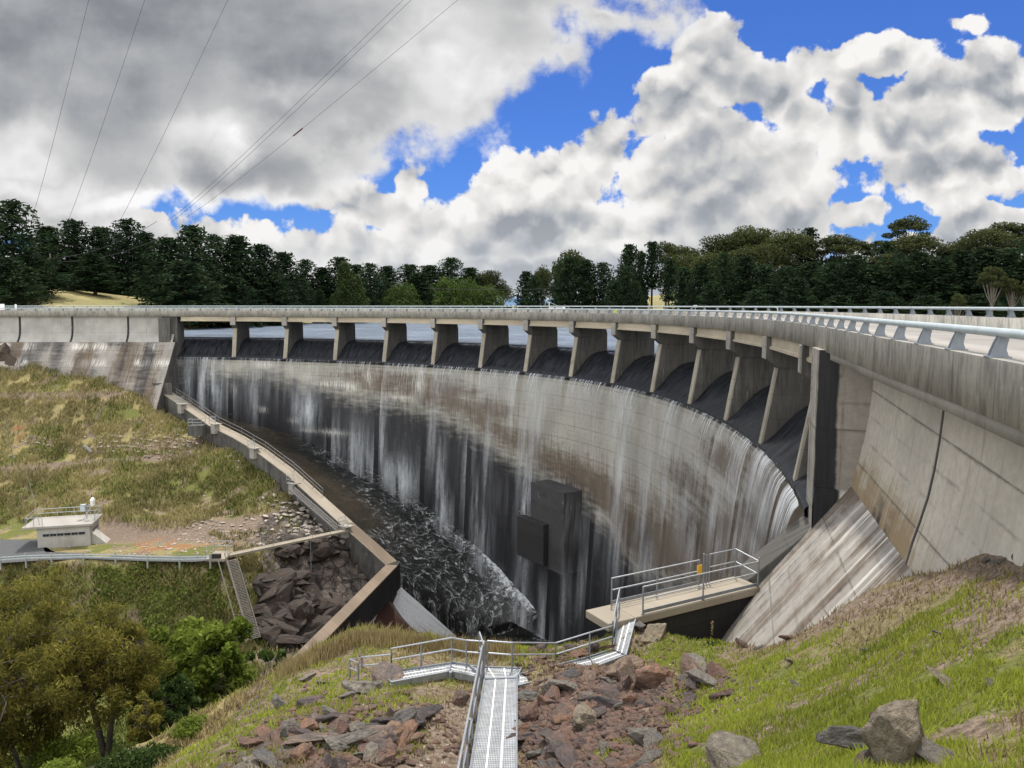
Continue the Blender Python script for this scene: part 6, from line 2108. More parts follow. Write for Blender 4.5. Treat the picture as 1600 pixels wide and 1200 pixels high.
# undergrowth that closes the forest floor in the shade under the trees
C, T = [], []
for (u0, u1, Y0_, Y1_, n_) in ((-120, 470, 200, 225, 9000), (470, 600, 250, 262, 3000), (600, 800, 290, 300, 3500), (860, 1010, 215, 235, 3500), (1060, 1800, 150, 200, 16000), (1060, 1800, 112, 135, 6000)):
    u = rng.uniform(u0, u1, n_); Yd = rng.uniform(Y0_, Y1_, n_)
    if u0 == 1060: Yd = Yd * np.interp(u, [1060, 1800], [1.12, .86])
    x = (u - 800) / F_PX * Yd
    z = shore_z(x, Yd) + rng.uniform(0, 1, n_) ** 1.5 * np.where(Yd > 140, 7.0, 2.0) * (.4 + .9 * vnoise(x * .12, Yd * .1, 7))
    C.append(np.c_[x, Yd, z]); T.append(rng.uniform(0, .6, n_))
C = np.vstack(C)
o = link('undergrowth', crown_mesh('undergrowth', C, 1.5, M['pine'], .6, np.concatenate(T)))
tag(o, 'dark shaded undergrowth and trunks deep inside the woods across the lake', 'undergrowth', kind='stuff')

# ---- vans and a shelter up the slope behind the middle trees
def van(u, v, Y, L, H, lab, colr, cabin=True, rz=0.0):
    P = at_y(u, v, Y); t = thing('parked_van', tuple(P), rz, lab, 'van')
    mb = MB(); mb.prism([P + Vector((a * L, -1, c * H)) for a, c in ((-.5, .12), (.5, .12), (.5, .55), (.40, .62), (.30, 1.0), (-.5, 1.0))], (0, 2.0, 0)); mb.build('body', colr, t, bevel=.08)
    mb = MB(); mb.prism([P + Vector((a * L, -1.02, c * H)) for a, c in ((.37, .62), (.28, .92), (-.1, .92), (-.1, .62))], (0, 2.04, 0)); mb.build('window', M['glass'], t)
    for a in (-.3, .32):
        mb = MB(); mb.tube([P + Vector((a * L, -1.03, .10 * H + .05)), P + Vector((a * L, -.8, .10 * H + .05))], .33, 12); mb.build('wheel', M['black'], t)
    return t


van(1012, 441, 300, 5.5, 2.6, 'white van parked left of the shelter up the wooded slope', M['white'])
van(1040, 441, 300, 6.2, 2.4, 'white van parked under the dark shelter roof up the slope', M['white'])
M['greyvan'] = simple_mat('grey_van_paint', (.3, .32, .35), .4)
van(1056, 440, 302, 4.6, 2.2, 'grey van parked right of the shelter up the slope', M['greyvan'])
P = at_y(1038, 434, 306); t = thing('shelter', tuple(P), 0, 'long low grey roofed shelter behind the parked vans', 'shelter')
mb = MB(); mb.prism([P + Vector((-7, -2, .6)), P + Vector((-7, 0, 1.7)), P + Vector((-7, 2, .6))], (15, 0, 0)); mb.build('roof', M['greyvan'], t)
mb = MB(); mb.box(P + Vector((.5, 0, -1.0)), (14, 3.4, 3.2)); mb.build('wall', M['postpaint'], t)

# ------------------------------------------------------------------ rocks
def rock_mat(name, cols, sc1=1.1):
    m, n, b = new_mat(name)
    tc = n.new('ShaderNodeTexCoord').outputs['Object']
    oi = n.new('ShaderNodeObjectInfo').outputs['Random']
    off = n.vmath('ADD', tc, n.combine(n.math('MULTIPLY', oi, 31.0), n.math('MULTIPLY', oi, 17.0), 0))
    n1 = n.noise(off, sc1, 5.0, .65); n2 = n.noise(off, 7.0, 6.0, .7)
    ramp = n.new('ShaderNodeValToRGB')
    n.put(ramp.inputs[0], n.math('FRACT', n.math('MULTIPLY_ADD', n.math('SUBTRACT', n1, .5), .55, n.math('MULTIPLY_ADD', oi, .9, .05))))
    els = ramp.color_ramp.elements
    while len(els) < len(cols): els.new(.5)
    for i, c in enumerate(cols):
        els[i].position = i / (len(cols) - 1); els[i].color = tuple(c) + (1,)
    c = n.mix(n.smooth(n2, .25, .75, 0, .75), ramp.outputs[0], (.06, .05, .045))
    c = n.mix(n.smooth(n.noise(off, 3.0, 4.0, .7), .60, .78, 0, .55), c, (.33, .29, .22))
    n.put(b.inputs['Base Color'], c); b.inputs['Roughness'].default_value = .85; b.inputs['Specular IOR Level'].default_value = .25
    bump(n, b, n.math('ADD', n.math('ADD', n2, n.math('MULTIPLY', n1, 1.5)), n.math('MULTIPLY', n.noise(off, 22.0, 4.0, .7), .4)), 1.0, .09)
    return m


M['rock'] = rock_mat('broken_reddish_rock', [(.22, .175, .15), (.24, .135, .10), (.12, .105, .105), (.34, .19, .12), (.17, .125, .115), (.10, .095, .10), (.28, .21, .165), (.40, .25, .155)])
M['greyrock'] = rock_mat('grey_lichen_rock', [(.22, .21, .19), (.30, .27, .22), (.14, .14, .145), (.35, .31, .24)])
M['darkrock'] = rock_mat('dark_cliff_rock', [(.095, .068, .048), (.045, .036, .031), (.17, .125, .088), (.06, .046, .038), (.12, .088, .064)], .35)


def hull_rock(seed, n=16, flat=(1, 1, .7), rough=.10):
    r = np.random.default_rng(seed)
    d = r.normal(size=(n, 3)); d /= np.linalg.norm(d, axis=1)[:, None]
    d = np.sign(d) * np.abs(d) ** r.uniform(.55, .95)
    d *= r.uniform(.75, 1.1, (n, 1)); d *= np.array(flat) * .6
    bm = bmesh.new()
    for p in d: bm.verts.new(p)
    res = bmesh.ops.convex_hull(bm, input=bm.verts)
    bmesh.ops.delete(bm, geom=[g for g in res['geom_interior'] if isinstance(g, bmesh.types.BMVert)], context='VERTS')
    bmesh.ops.dissolve_limit(bm, angle_limit=.22, verts=bm.verts, edges=bm.edges)
    bmesh.ops.bevel(bm, geom=list(bm.edges), offset=.022, segments=1, affect='EDGES')
    bmesh.ops.triangulate(bm, faces=bm.faces)
    bmesh.ops.subdivide_edges(bm, edges=bm.edges, cuts=3, use_grid_fill=True)
    for v in bm.verts:
        q = v.co * 2.3 + Vector((seed, 0, 0))
        v.co += v.co.normalized() * (mnoise.noise(q) * rough * .7 + mnoise.noise(q * 3.1) * rough * .40 + mnoise.noise(q * 8.0) * rough * .16)
    me = bpy.data.meshes.new('rock'); bm.to_mesh(me); bm.free()
    return me


ROCKS = [hull_rock(k, 12 + k % 7, f) for k, f in enumerate([(1, 1, .7), (1.2, .8, .6), (1, .9, .9), (1.4, .8, .5), (1, 1, .55), (.9, .7, 1.0), (1.3, 1, .7), (1.1, .7, .8), (1, .8, .6), (1.5, .9, .45)])]
for me in ROCKS: me.materials.append(M['rock'])
ROCKS_G = []
for me in ROCKS[:5]:
    c = me.copy(); c.materials.clear(); c.materials.append(M['greyrock']); ROCKS_G.append(c)
M['palerock'] = rock_mat('pale_brown_lichen_rock', [(.36, .30, .22), (.30, .26, .20), (.40, .33, .23), (.26, .235, .19)])
ROCKS_P = []
for me in ROCKS[:10]:
    c = me.copy(); c.materials.clear(); c.materials.append(M['palerock']); ROCKS_P.append(c)
ROCKS_D = []
for me in ROCKS[3:8]:
    c = me.copy(); c.materials.clear(); c.materials.append(M['darkrock']); ROCKS_D.append(c)


def put_rock(me, P, s, label, group=None, name='rock', sink=.25, rot=None, sc=(1, 1, 1)):
    o = bpy.data.objects.new(name, me); COL.objects.link(o)
    o.location = (P[0], P[1], P[2] + s * sc[2] * (.42 - sink))
    o.rotation_euler = rot or (rng.uniform(-.5, .5), rng.uniform(-.5, .5), rng.uniform(0, 6.28))
    o.scale = (s * sc[0], s * sc[1], s * sc[2])
    tag(o, label, 'rock', group)
    return o


# boulders one can point at: (u, v of the foot, width px, mesh index, set, label)
BOUL = [(1015, 1074, 74, 2, 'R', 'biggest dark red brown boulder at the top of the rock heap right of the walkway', (1.0, .9, .75)),
        (982, 1082, 44, 5, 'R', 'squarish brown boulder leaning on the left of the biggest boulder', (.9, .9, .9)),
        (884, 1078, 50, 0, 'G', 'broad grey boulder beside the right hand grating', (1.1, 1, .65)), (918, 1062, 34, 4, 'R', 'flat orange topped rock behind the broad grey boulder', (1, .9, .5)),
        (865, 1100, 48, 7, 'R', 'dark purple grey boulder left in the rock heap beside the main flight', (1.1, .9, .7)), (882, 1126, 46, 6, 'R', 'large rounded red brown boulder in the left of the rock heap', (1, 1, .75)),
        (915, 1138, 56, 2, 'P', 'pale round lichened boulder in the middle of the rock heap', (1, 1, .8)), (925, 1098, 40, 8, 'R', 'red brown boulder with a flat top above the pale round one', (1.2, 1, .7)), (960, 1108, 46, 3, 'R', 'long brown slab sloping in the middle of the heap', (1.3, .8, .6)),
        (868, 1165, 54, 1, 'R', 'reddish boulder low in the heap next to the main flight', (1, 1, .7)), (892, 1196, 60, 3, 'R', 'long orange slab at the bottom of the heap', (1.2, .8, .5)), (1010, 1160, 60, 7, 'G', 'big grey green slab on the right edge of the heap', (1.2, .9, .6)),
        (840, 1185, 40, 5, 'G', 'grey angular rock touching the bottom of the main flight', (.9, .9, .8)),
        (568, 1080, 60, 0, 'G', 'large pale grey boulder left of the walkway', (1.15, 1, .8)), (606, 1064, 58, 6, 'R', 'dark red boulder in front of the left flight rail', (1.2, .9, .55)), (545, 1092, 34, 4, 'G', 'dark pitted round rock below the large pale grey boulder', (1.1, .9, .6)),
        (440, 1108, 44, 5, 'G', 'dark grey leaning boulder at the left rim of the bank', (.9, .8, 1.0)), (482, 1102, 40, 8, 'R', 'brown flat boulder right of the leaning grey one', (1.1, 1, .6)), (720, 1100, 34, 2, 'R', 'nearly black boulder close to the rail of the main flight', (1, .9, .9)),
        (672, 1115, 24, 1, 'R', 'small dark rock left of the nearly black boulder', (1, .9, .7)), (616, 1118, 34, 7, 'R', 'upright orange faced rock in the left heap', (.9, .8, 1.0)), (516, 1130, 46, 0, 'R', 'rounded red brown rock in the upper left heap', (1.1, .9, .7)),
        (590, 1186, 50, 6, 'R', 'large brown boulder at the foot of the left heap', (1.1, .9, .8)), (585, 1158, 64, 9, 'R', 'long flat reddish slab in the middle of the left heap', (1.2, .9, .5)), (632, 1158, 54, 3, 'R', 'orange flat slab right in the left heap', (1.2, .9, .5)),
        (470, 1190, 54, 2, 'R', 'big red brown boulder bottom left in the left heap', (1.1, .9, .7)), (490, 1160, 60, 3, 'R', 'brown slab above the big red boulder of the left heap', (1.3, .9, .5)), (455, 1152, 44, 7, 'G', 'grey squarish rock on the left edge of the left heap', (1, .9, .9)), (640, 1136, 40, 8, 'R', 'flat brown block at the right end of the left heap', (1.2, 1, .5)), (530, 1150, 44, 5, 'R', 'dark angular rock among the slabs of the left heap', (1, .9, .8)), (480, 1062, 26, 4, 'G', 'flat grey rock lying in the grass of the left rim', (1.2, 1, .6)), (505, 1070, 16, 1, 'G', 'small pale rock in the grass of the left rim', (1.2, 1, .6)),
        (1404, 1192, 124, 2, 'P', 'tall pale brown boulder with a flat top in the bottom right corner', (1.0, .85, 1.15)), (1338, 1178, 90, 3, 'G', 'smooth dark slab leaning on the left of the tall boulder', (1.1, .8, 1.0)), (1455, 1194, 76, 1, 'G', 'dark grey rock on the right of the tall pale boulder', (1.1, .9, .8)), (1362, 1200, 60, 6, 'R', 'pinkish rock at the foot of the leaning dark slab', (1, .9, .5)), (1375, 1142, 40, 2, 'R', 'dark red rock between the leaning slab and the tall boulder', (1, .8, .8)),
        (1480, 1072, 66, 3, 'P', 'flat pale orange slab in the grass on the right', (1.3, .8, .28)), (1420, 1152, 36, 8, 'G', 'small grey rock behind the tall boulder', (1.1, .9, .5)), (1145, 1200, 90, 6, 'P', 'pale lichened boulder at the bottom edge in the green grass', (1.1, .9, .8)), (1130, 1090, 40, 0, 'R', 'orange and grey rock at the left edge of the green grass', (1.2, .9, .7)), (1550, 1080, 34, 4, 'G', 'grey flat stone in the grass near the right edge', (1.3, .8, .4)), (1470, 995, 22, 1, 'G', 'grey stone high on the grass slope', (1.3, .8, .5)), (1248, 1078, 26, 8, 'G', 'blue grey stone left in the green grass', (1.3, .8, .6)), (1355, 1018, 22, 4, 'G', 'flat dull stone in the middle of the grass slope', (1.3, .8, .4)), (1230, 1000, 26, 0, 'R', 'pale reddish rock at the foot of the right apron', (1.3, .8, .7)), (1160, 1012, 26, 2, 'R', 'orange rock where the right apron meets the bank', (1.3, .8, .7)),
        (845, 1018, 26, 2, 'R', 'brown rounded rock behind the right hand rail', (1.1, .9, .7)), (890, 1016, 20, 6, 'R', 'dark block behind the right hand rail', (1, .9, .9)), (1020, 1000, 44, 7, 'P', 'pale crumbling rock under the end of the concrete walkway', (1, .9, 1.0)), (1000, 985, 30, 1, 'G', 'grey rock between the steel flight and the walkway wall', (1, .9, .9))]
for (u, v, w, mi, st, lab, sc) in BOUL:
    P = hit_ground(u, v, 3.5, 40)
    s = w / F_PX * math.hypot(P.y, P.z) / 1.22
    put_rock({'R': ROCKS, 'G': ROCKS_G, 'P': ROCKS_P}[st][mi % (5 if st == 'G' else 10)], P, s, lab, sc=sc, name='boulder', sink=.18, rot=(rng.uniform(-.3, .3), rng.uniform(-.3, .3), rng.uniform(0, 6.28)))


def scatter(poly, n, lo, hi, sets, label, group, power=2.2, y1=40, sink=.2):
    us = [p[0] for p in poly]; vs = [p[1] for p in poly]
    k = 0
    while k < n:
        u, v = rng.uniform(min(us), max(us)), rng.uniform(min(vs), max(vs))
        if not in_poly(np.array([u]), np.array([v]), poly)[0]: continue
        P = hit_ground(u, v, 3.5, y1)
        s = (lo + (hi - lo) * rng.uniform() ** power) / F_PX * P.y / 1.12
        st = sets[int(rng.integers(len(sets)))]
        me = st[int(rng.integers(len(st)))]
        size = 'larger' if s > .26 else 'small'
        put_rock(me, P, s, label.format(size), group + (', larger' if size == 'larger' else ', small'), sc=(rng.uniform(.9, 1.4), rng.uniform(.7, 1.0), rng.uniform(.5, .9)), sink=sink)
        k += 1


H1 = [(812, 1085), (850, 1075), (900, 1060), (960, 1050), (1040, 1060), (1090, 1040), (1130, 1050), (1100, 1090), (1060, 1130), (1040, 1160), (1020, 1215), (810, 1215)]
H2 = [(380, 1180), (440, 1120), (520, 1100), (560, 1125), (660, 1120), (672, 1160), (600, 1215), (310, 1215)]
scatter(H1, 150, 14, 54, (ROCKS, ROCKS, ROCKS_G), '{} broken rock lying loose in the heap right of the steel walkway', 'rocks of the right heap', 2.0)
scatter(H2, 85, 18, 60, (ROCKS, ROCKS, ROCKS, ROCKS_G), '{} broken rock lying loose in the heap left of the steel walkway', 'rocks of the left heap', 1.8)
scatter([(800, 1020), (950, 1005), (940, 1035), (870, 1052), (800, 1055)], 18, 8, 30, (ROCKS, ROCKS), '{} broken rock behind the right hand rail of the walkway', 'rocks behind the right rail')
scatter([(420, 1075), (560, 1060), (735, 1080), (730, 1110), (640, 1120), (420, 1120)], 10, 6, 22, (ROCKS, ROCKS_G), '{} stone in the grass left of the steel walkway', 'stones in the grass on the left')
scatter([(1000, 1020), (1200, 1005), (1420, 910), (1450, 920), (1250, 1040), (1060, 1060)], 10, 5, 18, (ROCKS, ROCKS_G), '{} stone along the foot of the right apron', 'stones along the right apron')
scatter([(1515, 885), (1600, 850), (1600, 872), (1530, 898)], 4, 10, 26, (ROCKS_G,), '{} grey flat rock against the foot of the right wall', 'flat rocks against the right wall', 1.2)
# cliff blocks under the footbridge and loose rock by the left apron
RF_V, RF_F = [], []
k = 0
while k < 150:
    u, v = rng.uniform(385, 560), rng.uniform(850, 1010)
    if not in_poly(np.array([u]), np.array([v]), [(412, 900), (430, 910), (470, 935), (545, 950), (500, 990), (440, 1035), (425, 1000), (418, 950)] if k < 120 else [(400, 858), (500, 845), (540, 850), (530, 872), (420, 872)])[0]: continue
    P = hit_ground(u, v, 55, 100)
    s = rng.uniform(16, 52 if k < 120 else 30) / F_PX * P.y
    me = ROCKS_D[int(rng.integers(5))]
    R_ = Matrix.LocRotScale(P + Vector((0, 0, s * .10)), Euler((rng.uniform(-.5, .5), rng.uniform(-.5, .5), rng.uniform(0, 6.28))), (s * 1.3, s, s * .9))
    n0 = len(RF_V); RF_V += [tuple(R_ @ q.co) for q in me.vertices]; RF_F += [tuple(n0 + i for i in p.vertices) for p in me.polygons]
    k += 1
me = bpy.data.meshes.new('rock_face'); me.from_pydata(RF_V, [], RF_F); me.materials.append(M['darkrock'])
tag(link('rock_face', me), kind='structure')
for (u, v, w) in ((2, 556, 34), (-14, 545, 40), (16, 563, 22)):
    P = hit_ground(u, v + 8, 90, 123)
    put_rock(ROCKS_D[2], P, w / F_PX * P.y, 'dark rock pile block at the left edge beside the left apron', 'dark rocks beside the left apron', sink=.1)

# stone litter between the rocks: one object
Vl, Fl = [], []
base_v = []
for me in ROCKS[:3]:
    bm = bmesh.new(); bm.from_mesh(me); bmesh.ops.convex_hull(bm, input=bm.verts)
    bmesh.ops.delete(bm, geom=[v for v in bm.verts if not v.link_faces], context='VERTS')
    bmesh.ops.dissolve_limit(bm, angle_limit=.5, verts=bm.verts, edges=bm.edges); bmesh.ops.triangulate(bm, faces=bm.faces)
    bm.verts.ensure_lookup_table()
    base_v.append((np.array([tuple(v.co) for v in bm.verts]), np.array([[q.index for q in f.verts] for f in bm.faces]))); bm.free()


def litter(regions, mat, name, label):
    Vl, Ft, off = [], [], 0
    for (u0, v0, su, sv, n, lo, hi, ya, yb) in regions:
        for _ in range(n):
            u, v = rng.normal(u0, su), rng.normal(v0, sv)
            d = ray(u, v); d = d / d.y
            ys = np.arange(ya, yb, .25 if yb < 60 else .8); g = tps(d.x * ys, ys)
            hitm = d.z * ys < g
            if not hitm.any(): continue
            y = ys[np.argmax(hitm)]; x = d.x * y
            if in_poly(np.array([x]), np.array([y]), DAMPOLY)[0]: continue
            bv, bf = base_v[int(rng.integers(3))]
            s = rng.uniform(lo, hi) ** 1.0
            a = rng.uniform(0, 6.28); R_ = np.array([[math.cos(a), -math.sin(a), 0], [math.sin(a), math.cos(a), 0], [0, 0, .7]])
            Vl.append((bv * s) @ R_.T + np.array([x, y, z_at(x, y) + s * .1])); Ft.append(bf + off); off += len(bv)
    o = link(name, np_mesh(name, np.vstack(Vl), Ft=np.vstack(Ft), mat=mat))
    return tag(o, label, 'stones', kind='stuff')


M['gravel'] = rock_mat('stone_litter', [(.17, .13, .11), (.24, .135, .10), (.10, .09, .09), (.30, .17, .11), (.14, .105, .095), (.08, .075, .08), (.24, .19, .15)], 3.6)
litter([(915, 1130, 62, 55, 2100, .06, .26, 8, 32), (1000, 1085, 60, 32, 900, .05, .20, 8, 32), (520, 1155, 85, 38, 1100, .06, .24, 8, 32), (1080, 1070, 60, 25, 300, .03, .10, 8, 32), (880, 1035, 50, 14, 260, .06, .18, 12, 32), (1300, 960, 90, 35, 220, .02, .07, 6, 32)],
       M['gravel'], 'rubble', 'small broken stones filling the gaps between the rocks of the bank')
M['palerubble'] = simple_mat('pale_rubble', (.34, .30, .26), .9, 0, .5, .8, .4)
litter([(240, 700, 55, 10, 260, .15, .5, 70, 120), (380, 706, 40, 14, 160, .15, .45, 70, 120), (230, 855, 70, 14, 90, .10, .3, 70, 100), (330, 830, 40, 22, 200, .12, .45, 70, 110), (480, 815, 40, 22, 220, .2, .8, 70, 110), (60, 705, 40, 10, 120, .12, .35, 70, 120), (180, 590, 40, 10, 60, .1, .3, 70, 122)],
       M['palerubble'], 'rubble', 'pale loose stones strewn along the tracks of the far bank')

# ------------------------------------------------------------------ near trees and shrubs, lower left
def near_tree(name, P, H, Rw, mat, bark, n_cl, per, leaf, asp, label, stems=2, low=.35, droop=.5, trunk_r=.13, flat=.8):
    t = thing(name, tuple(P), 0, label, 'tree')
    tk = MB(); C, T, D = [], [], []
    tips = []
    for s_ in range(stems):
        a0 = 2.1 * s_ + rng.uniform(0, 1); lean = Vector((math.cos(a0), math.sin(a0) * .6, 0)) * H * .10
        f1 = Vector((.12 * s_, 0, -.6)); f2 = lean * .4 + Vector((0, 0, H * low * .55)); f3 = lean + Vector((0, 0, H * low * 1.15))
        tk.tube([f1, f2, f3], [trunk_r, trunk_r * .8, trunk_r * .55], 8)
        for k in range(5):
            a = a0 + k * 1.3; e = f3 + Vector((math.cos(a) * Rw * .45, math.sin(a) * Rw * .45, H * rng.uniform(.18, .42)))
            tk.tube([f3.lerp(f2, rng.uniform(0, .4)), f3.lerp(e, .5) + Vector((0, 0, .15 * H * .2)), e], [trunk_r * .4, trunk_r * .25, .015], 5)
            tips.append(e)
    for i in range(n_cl):
        q = (i + .5) / n_cl
        z = H * (low + (1 - low) * (1 - q) * rng.uniform(.75, 1.0))
        rad = Rw * math.sqrt(max(1 - ((z / H - .62) / .46) ** 2, .03)) * rng.uniform(.3, 1.0)
        a = i * 2.4 + rng.uniform(-.3, .3)
        c = np.array([math.cos(a) * rad, math.sin(a) * rad, z])
        cr = Rw * rng.uniform(.15, .29)
        n = int(per * rng.uniform(.6, 1.35)); b = ball(n, cr, flat, .35)
        b[:, 2] -= droop * cr * rng.uniform(0, 1, n) ** 2
        C.append(c + b); T.append(np.clip(.40 + .38 * b[:, 2] / cr + .25 * (z / H - .6) + rng.uniform(-.28, .28, n) + rng.uniform(-.18, .18), 0, 1))
        e = tips[int(rng.integers(len(tips)))]
        tk.tube([tuple(e), tuple((np.array(tuple(e)) + c) / 2 + np.array([0, 0, .1])), tuple(c)], [.03, .02, .008], 4)
    o = link('trunk', tk.mesh('trunk', M[bark], smooth=True)); o.parent = t
    dirs = None
    C = np.vstack(C)
    o = link('crown', crown_mesh('crown', C, leaf, M[mat], asp, np.concatenate(T), up_bias=droop)); o.parent = t
    return t


def foot(u, v, Y):
    P = at_y(u, v, Y); return Vector((P.x, P.y, z_at(P.x, P.y)))


def tree_at(u, vtop, half, Y, *args, **kw):
    P = foot(u, 1100, Y); H = at_y(u, vtop, Y).z - P.z
    return near_tree(args[0], P, H, half / F_PX * Y, *args[1:], **kw)


tree_at(30, 898, 105, 38, 'olive_tree', 'olive', 'greybark', 90, 330, .30, .20, 'big olive brown feathery tree at the left edge below the road', stems=3, low=.22, droop=.7)
tree_at(-60, 950, 120, 33, 'olive_tree', 'olive', 'greybark', 60, 300, .28, .20, 'olive brown feathery tree cut by the left edge of the photo', stems=3, low=.2, droop=.7)
tree_at(160, 958, 92, 34, 'olive_tree', 'olive', 'bark', 80, 300, .26, .20, 'olive brown tree on twin dark stems in front of the fresh green tree', stems=2, low=.42, droop=.6, trunk_r=.17)
tree_at(312, 966, 84, 42, 'leafy_tree', 'lime_leaf', 'greybark', 80, 210, .34, .5, 'fresh green broadleaf tree below the steep cliff stair', stems=3, low=.25, droop=.1, flat=.9)
tree_at(420, 990, 30, 54, 'leafy_tree', 'broad', 'bark', 26, 150, .4, .5, 'small dark blue green tree at the end of the low end wall', stems=2, low=.1, droop=.1)
tree_at(262, 1062, 52, 36, 'leafy_tree', 'shrub', 'bark', 40, 190, .26, .5, 'dark shaded tree under the fresh green tree', stems=2, low=.1, droop=.1)
tree_at(225, 1085, 34, 30, 'leafy_tree', 'olive', 'bark', 26, 200, .2, .3, 'small yellow green bush right of the twin stems', stems=2, low=.12, droop=.3)


def shrub(u, v, half, hgt, Y, mat, leaf, label, n=14, per=300):
    P = foot(u, v, Y) if Y else hit_ground(u, v, 3.5, 40); Y = P.y
    R_ = half / F_PX * Y; H = hgt / F_PX * Y
    C, T = [], []
    st = MB()
    for i in range(n):
        a = i * 2.4; rad = R_ * math.sqrt((i + .5) / n) * .75
        c = np.array([math.cos(a) * rad, math.sin(a) * rad, H * rng.uniform(.35, .75) * (1.2 - .6 * rad / R_)])
        b = ball(per, R_ * .36, .8 * H / R_ if H < R_ else .9, .3); C.append(c + b); T.append(np.clip(.4 + .4 * b[:, 2] / (R_ * .36) + rng.uniform(-.3, .3, per), 0, 1))
        st.tube([(0, 0, -.1), tuple(c)], [.025, .008], 4)
    t = thing('shrub', tuple(P), 0, label, 'shrub')
    o = link('stem', st.mesh('stem', M['bark'])); o.parent = t
    o = link('foliage', crown_mesh('foliage', np.vstack(C), leaf, M[mat], .5, np.concatenate(T))); o.parent = t


shrub(80, 1200, 62, 70, 24, 'lime_leaf', .15, 'low bright green shrub at the bottom left under the olive trees', 20, 200)
shrub(105, 1170, 60, 60, 38, 'lime_leaf', .2, 'sunny green bush behind the twin stems of the olive tree', 20, 220)
shrub(20, 1185, 90, 80, 40, 'lime_leaf', .22, 'sunny green bush under the big olive tree at the left edge', 22, 220)
shrub(150, 1150, 50, 50, 44, 'shrub', .22, 'dull green bush far down behind the twin stems', 18, 180)
shrub(20, 1200, 60, 60, 26, 'shrub', .16, 'low dark shrub in the bottom left corner', 18, 180)
shrub(190, 1195, 60, 48, 21, 'shrub', .12, 'grey green bramble bush at the bottom right of the twin stems', 22, 200)
shrub(240, 1165, 45, 40, 21, 'shrub', .11, 'bramble bush on the rim of the dry grass slope', 18, 180)
shrub(300, 1140, 34, 30, 23, 'lime_leaf', .10, 'small light green bush under the dark shaded tree', 14, 150)
shrub(395, 1065, 30, 38, 40, 'shrub', .2, 'dark green bush behind the rim near the low end wall', 14, 150)
shrub(350, 1100, 40, 30, 34, 'shrub', .16, 'dull green bush behind the dry rim of the bank', 14, 150)

# ------------------------------------------------------------------ grass
def blades(name, X, Y, Z, h, w, tint, mat, lean=.45, label=None):
    n = len(X)
    a = rng.uniform(0, 2 * PI, n); l = rng.uniform(.1, 1, n) * lean * h; la = rng.uniform(0, 2 * PI, n)
    dx, dy = np.cos(a) * w / 2, np.sin(a) * w / 2
    lx, ly = np.cos(la) * l, np.sin(la) * l
    B = np.c_[X, Y, Z - .02]
    V = np.stack([B - np.c_[dx, dy, 0 * dx], B + np.c_[dx, dy, 0 * dx],
                  B + np.c_[dx * .8 + lx * .35, dy * .8 + ly * .35, h * .55], B + np.c_[-dx * .8 + lx * .35, -dy * .8 + ly * .35, h * .55],
                  B + np.c_[lx, ly, h * .95]], 1).reshape(-1, 3)
    k = np.arange(n) * 5
    Fq = np.c_[k, k + 1, k + 2, k + 3]; Ft = np.c_[k + 3, k + 2, k + 4]
    o = link(name, np_mesh(name, V, Fq, Ft, mat=mat, attrs={'tint': np.repeat(tint, 5)}))
    return tag(o, label, 'grass', kind='stuff')


M['grass'] = leaf_mat('green_grass_blades', (0.12, 0.15, 0.028), (0.50, 0.56, 0.085), 0, .7, .35)
M['straw'] = leaf_mat('dry_grass_blades', (0.13, 0.10, 0.05), (0.42, 0.34, 0.17), 0, .8, .3)
N = 330000
r_ = np.exp(rng.uniform(math.log(3.6), math.log(29), N)); az = rng.uniform(-.70, .66, N)
gx_, gy_ = r_ * np.sin(az), r_ * np.cos(az)
ok = ~in_poly(gx_, gy_, DAMPOLY) & (gx_ < 4.42 + .313 * gy_ - .3)
gx_, gy_ = gx_[ok], gy_[ok]
gz_ = ground_z(gx_, gy_)
gm = bank_masks(gx_, gy_, gz_)
clump = fbm(gx_ * 2.4, gy_ * 2.4, 3, 501)
pick = rng.uniform(0, 1, len(gx_))
isg = pick < np.clip(gm[0] * 2.0 - gm[2] * .55, 0, 1) * smoothstep(clump, .26, .46) * .97
dist = np.hypot(gx_, gy_)
hg = (.05 + .10 * rng.uniform(0, 1, len(gx_)) ** 1.3) * (.6 + .8 * clump) * np.clip(.75 + dist / 40, .8, 1.3)
tint = np.clip(.30 + .65 * (fbm(gx_ * .5, gy_ * .5, 3, 502) - .25) + rng.uniform(-.25, .3, len(gx_)), 0, 1)
blades('green_grass', gx_[isg], gy_[isg], gz_[isg], hg[isg], .006 + .0012 * dist[isg], tint[isg], M['grass'], .7, 'bright green grass growing in patches on the near bank')
pick2 = rng.uniform(0, 1, len(gx_))
isd = (~isg) & (pick2 < np.clip(.22 + gm[1] * 1.1 + .2 * (1 - gm[2]), 0, 1) * smoothstep(clump, .28, .55))
hd = hg * np.where(gm[1] > .5, 1.9, 1.0)
blades('dry_grass', gx_[isd], gy_[isd], gz_[isd], hd[isd], .005 + .0011 * dist[isd], rng.uniform(0, 1, isd.sum()), M['straw'], .9, 'dry straw coloured grass on the rim and bare spots of the near bank')
# tall seeding grass along the rim
uu = rng.uniform(430, 800, 2600); vv = np.interp(uu, [430, 500, 570, 680, 800], [1052, 1020, 992, 1006, 1018]) + rng.uniform(0, 16, 2600)
pts = np.array([tuple(hit_ground(a, b, 10, 34)) for a, b in zip(uu[:900], vv[:900])])
pts = np.repeat(pts, 5, 0) + np.c_[rng.normal(0, .18, (4500, 2)), np.zeros(4500)]
pz = ground_z(pts[:, 0], pts[:, 1])
blades('seeding_grass', pts[:, 0], pts[:, 1], pz, rng.uniform(.15, .62, 4500), np.full(4500, .022), rng.uniform(.2, 1, 4500), M['straw'], .35, 'tall seeding straw grass on the rim above the outlet')

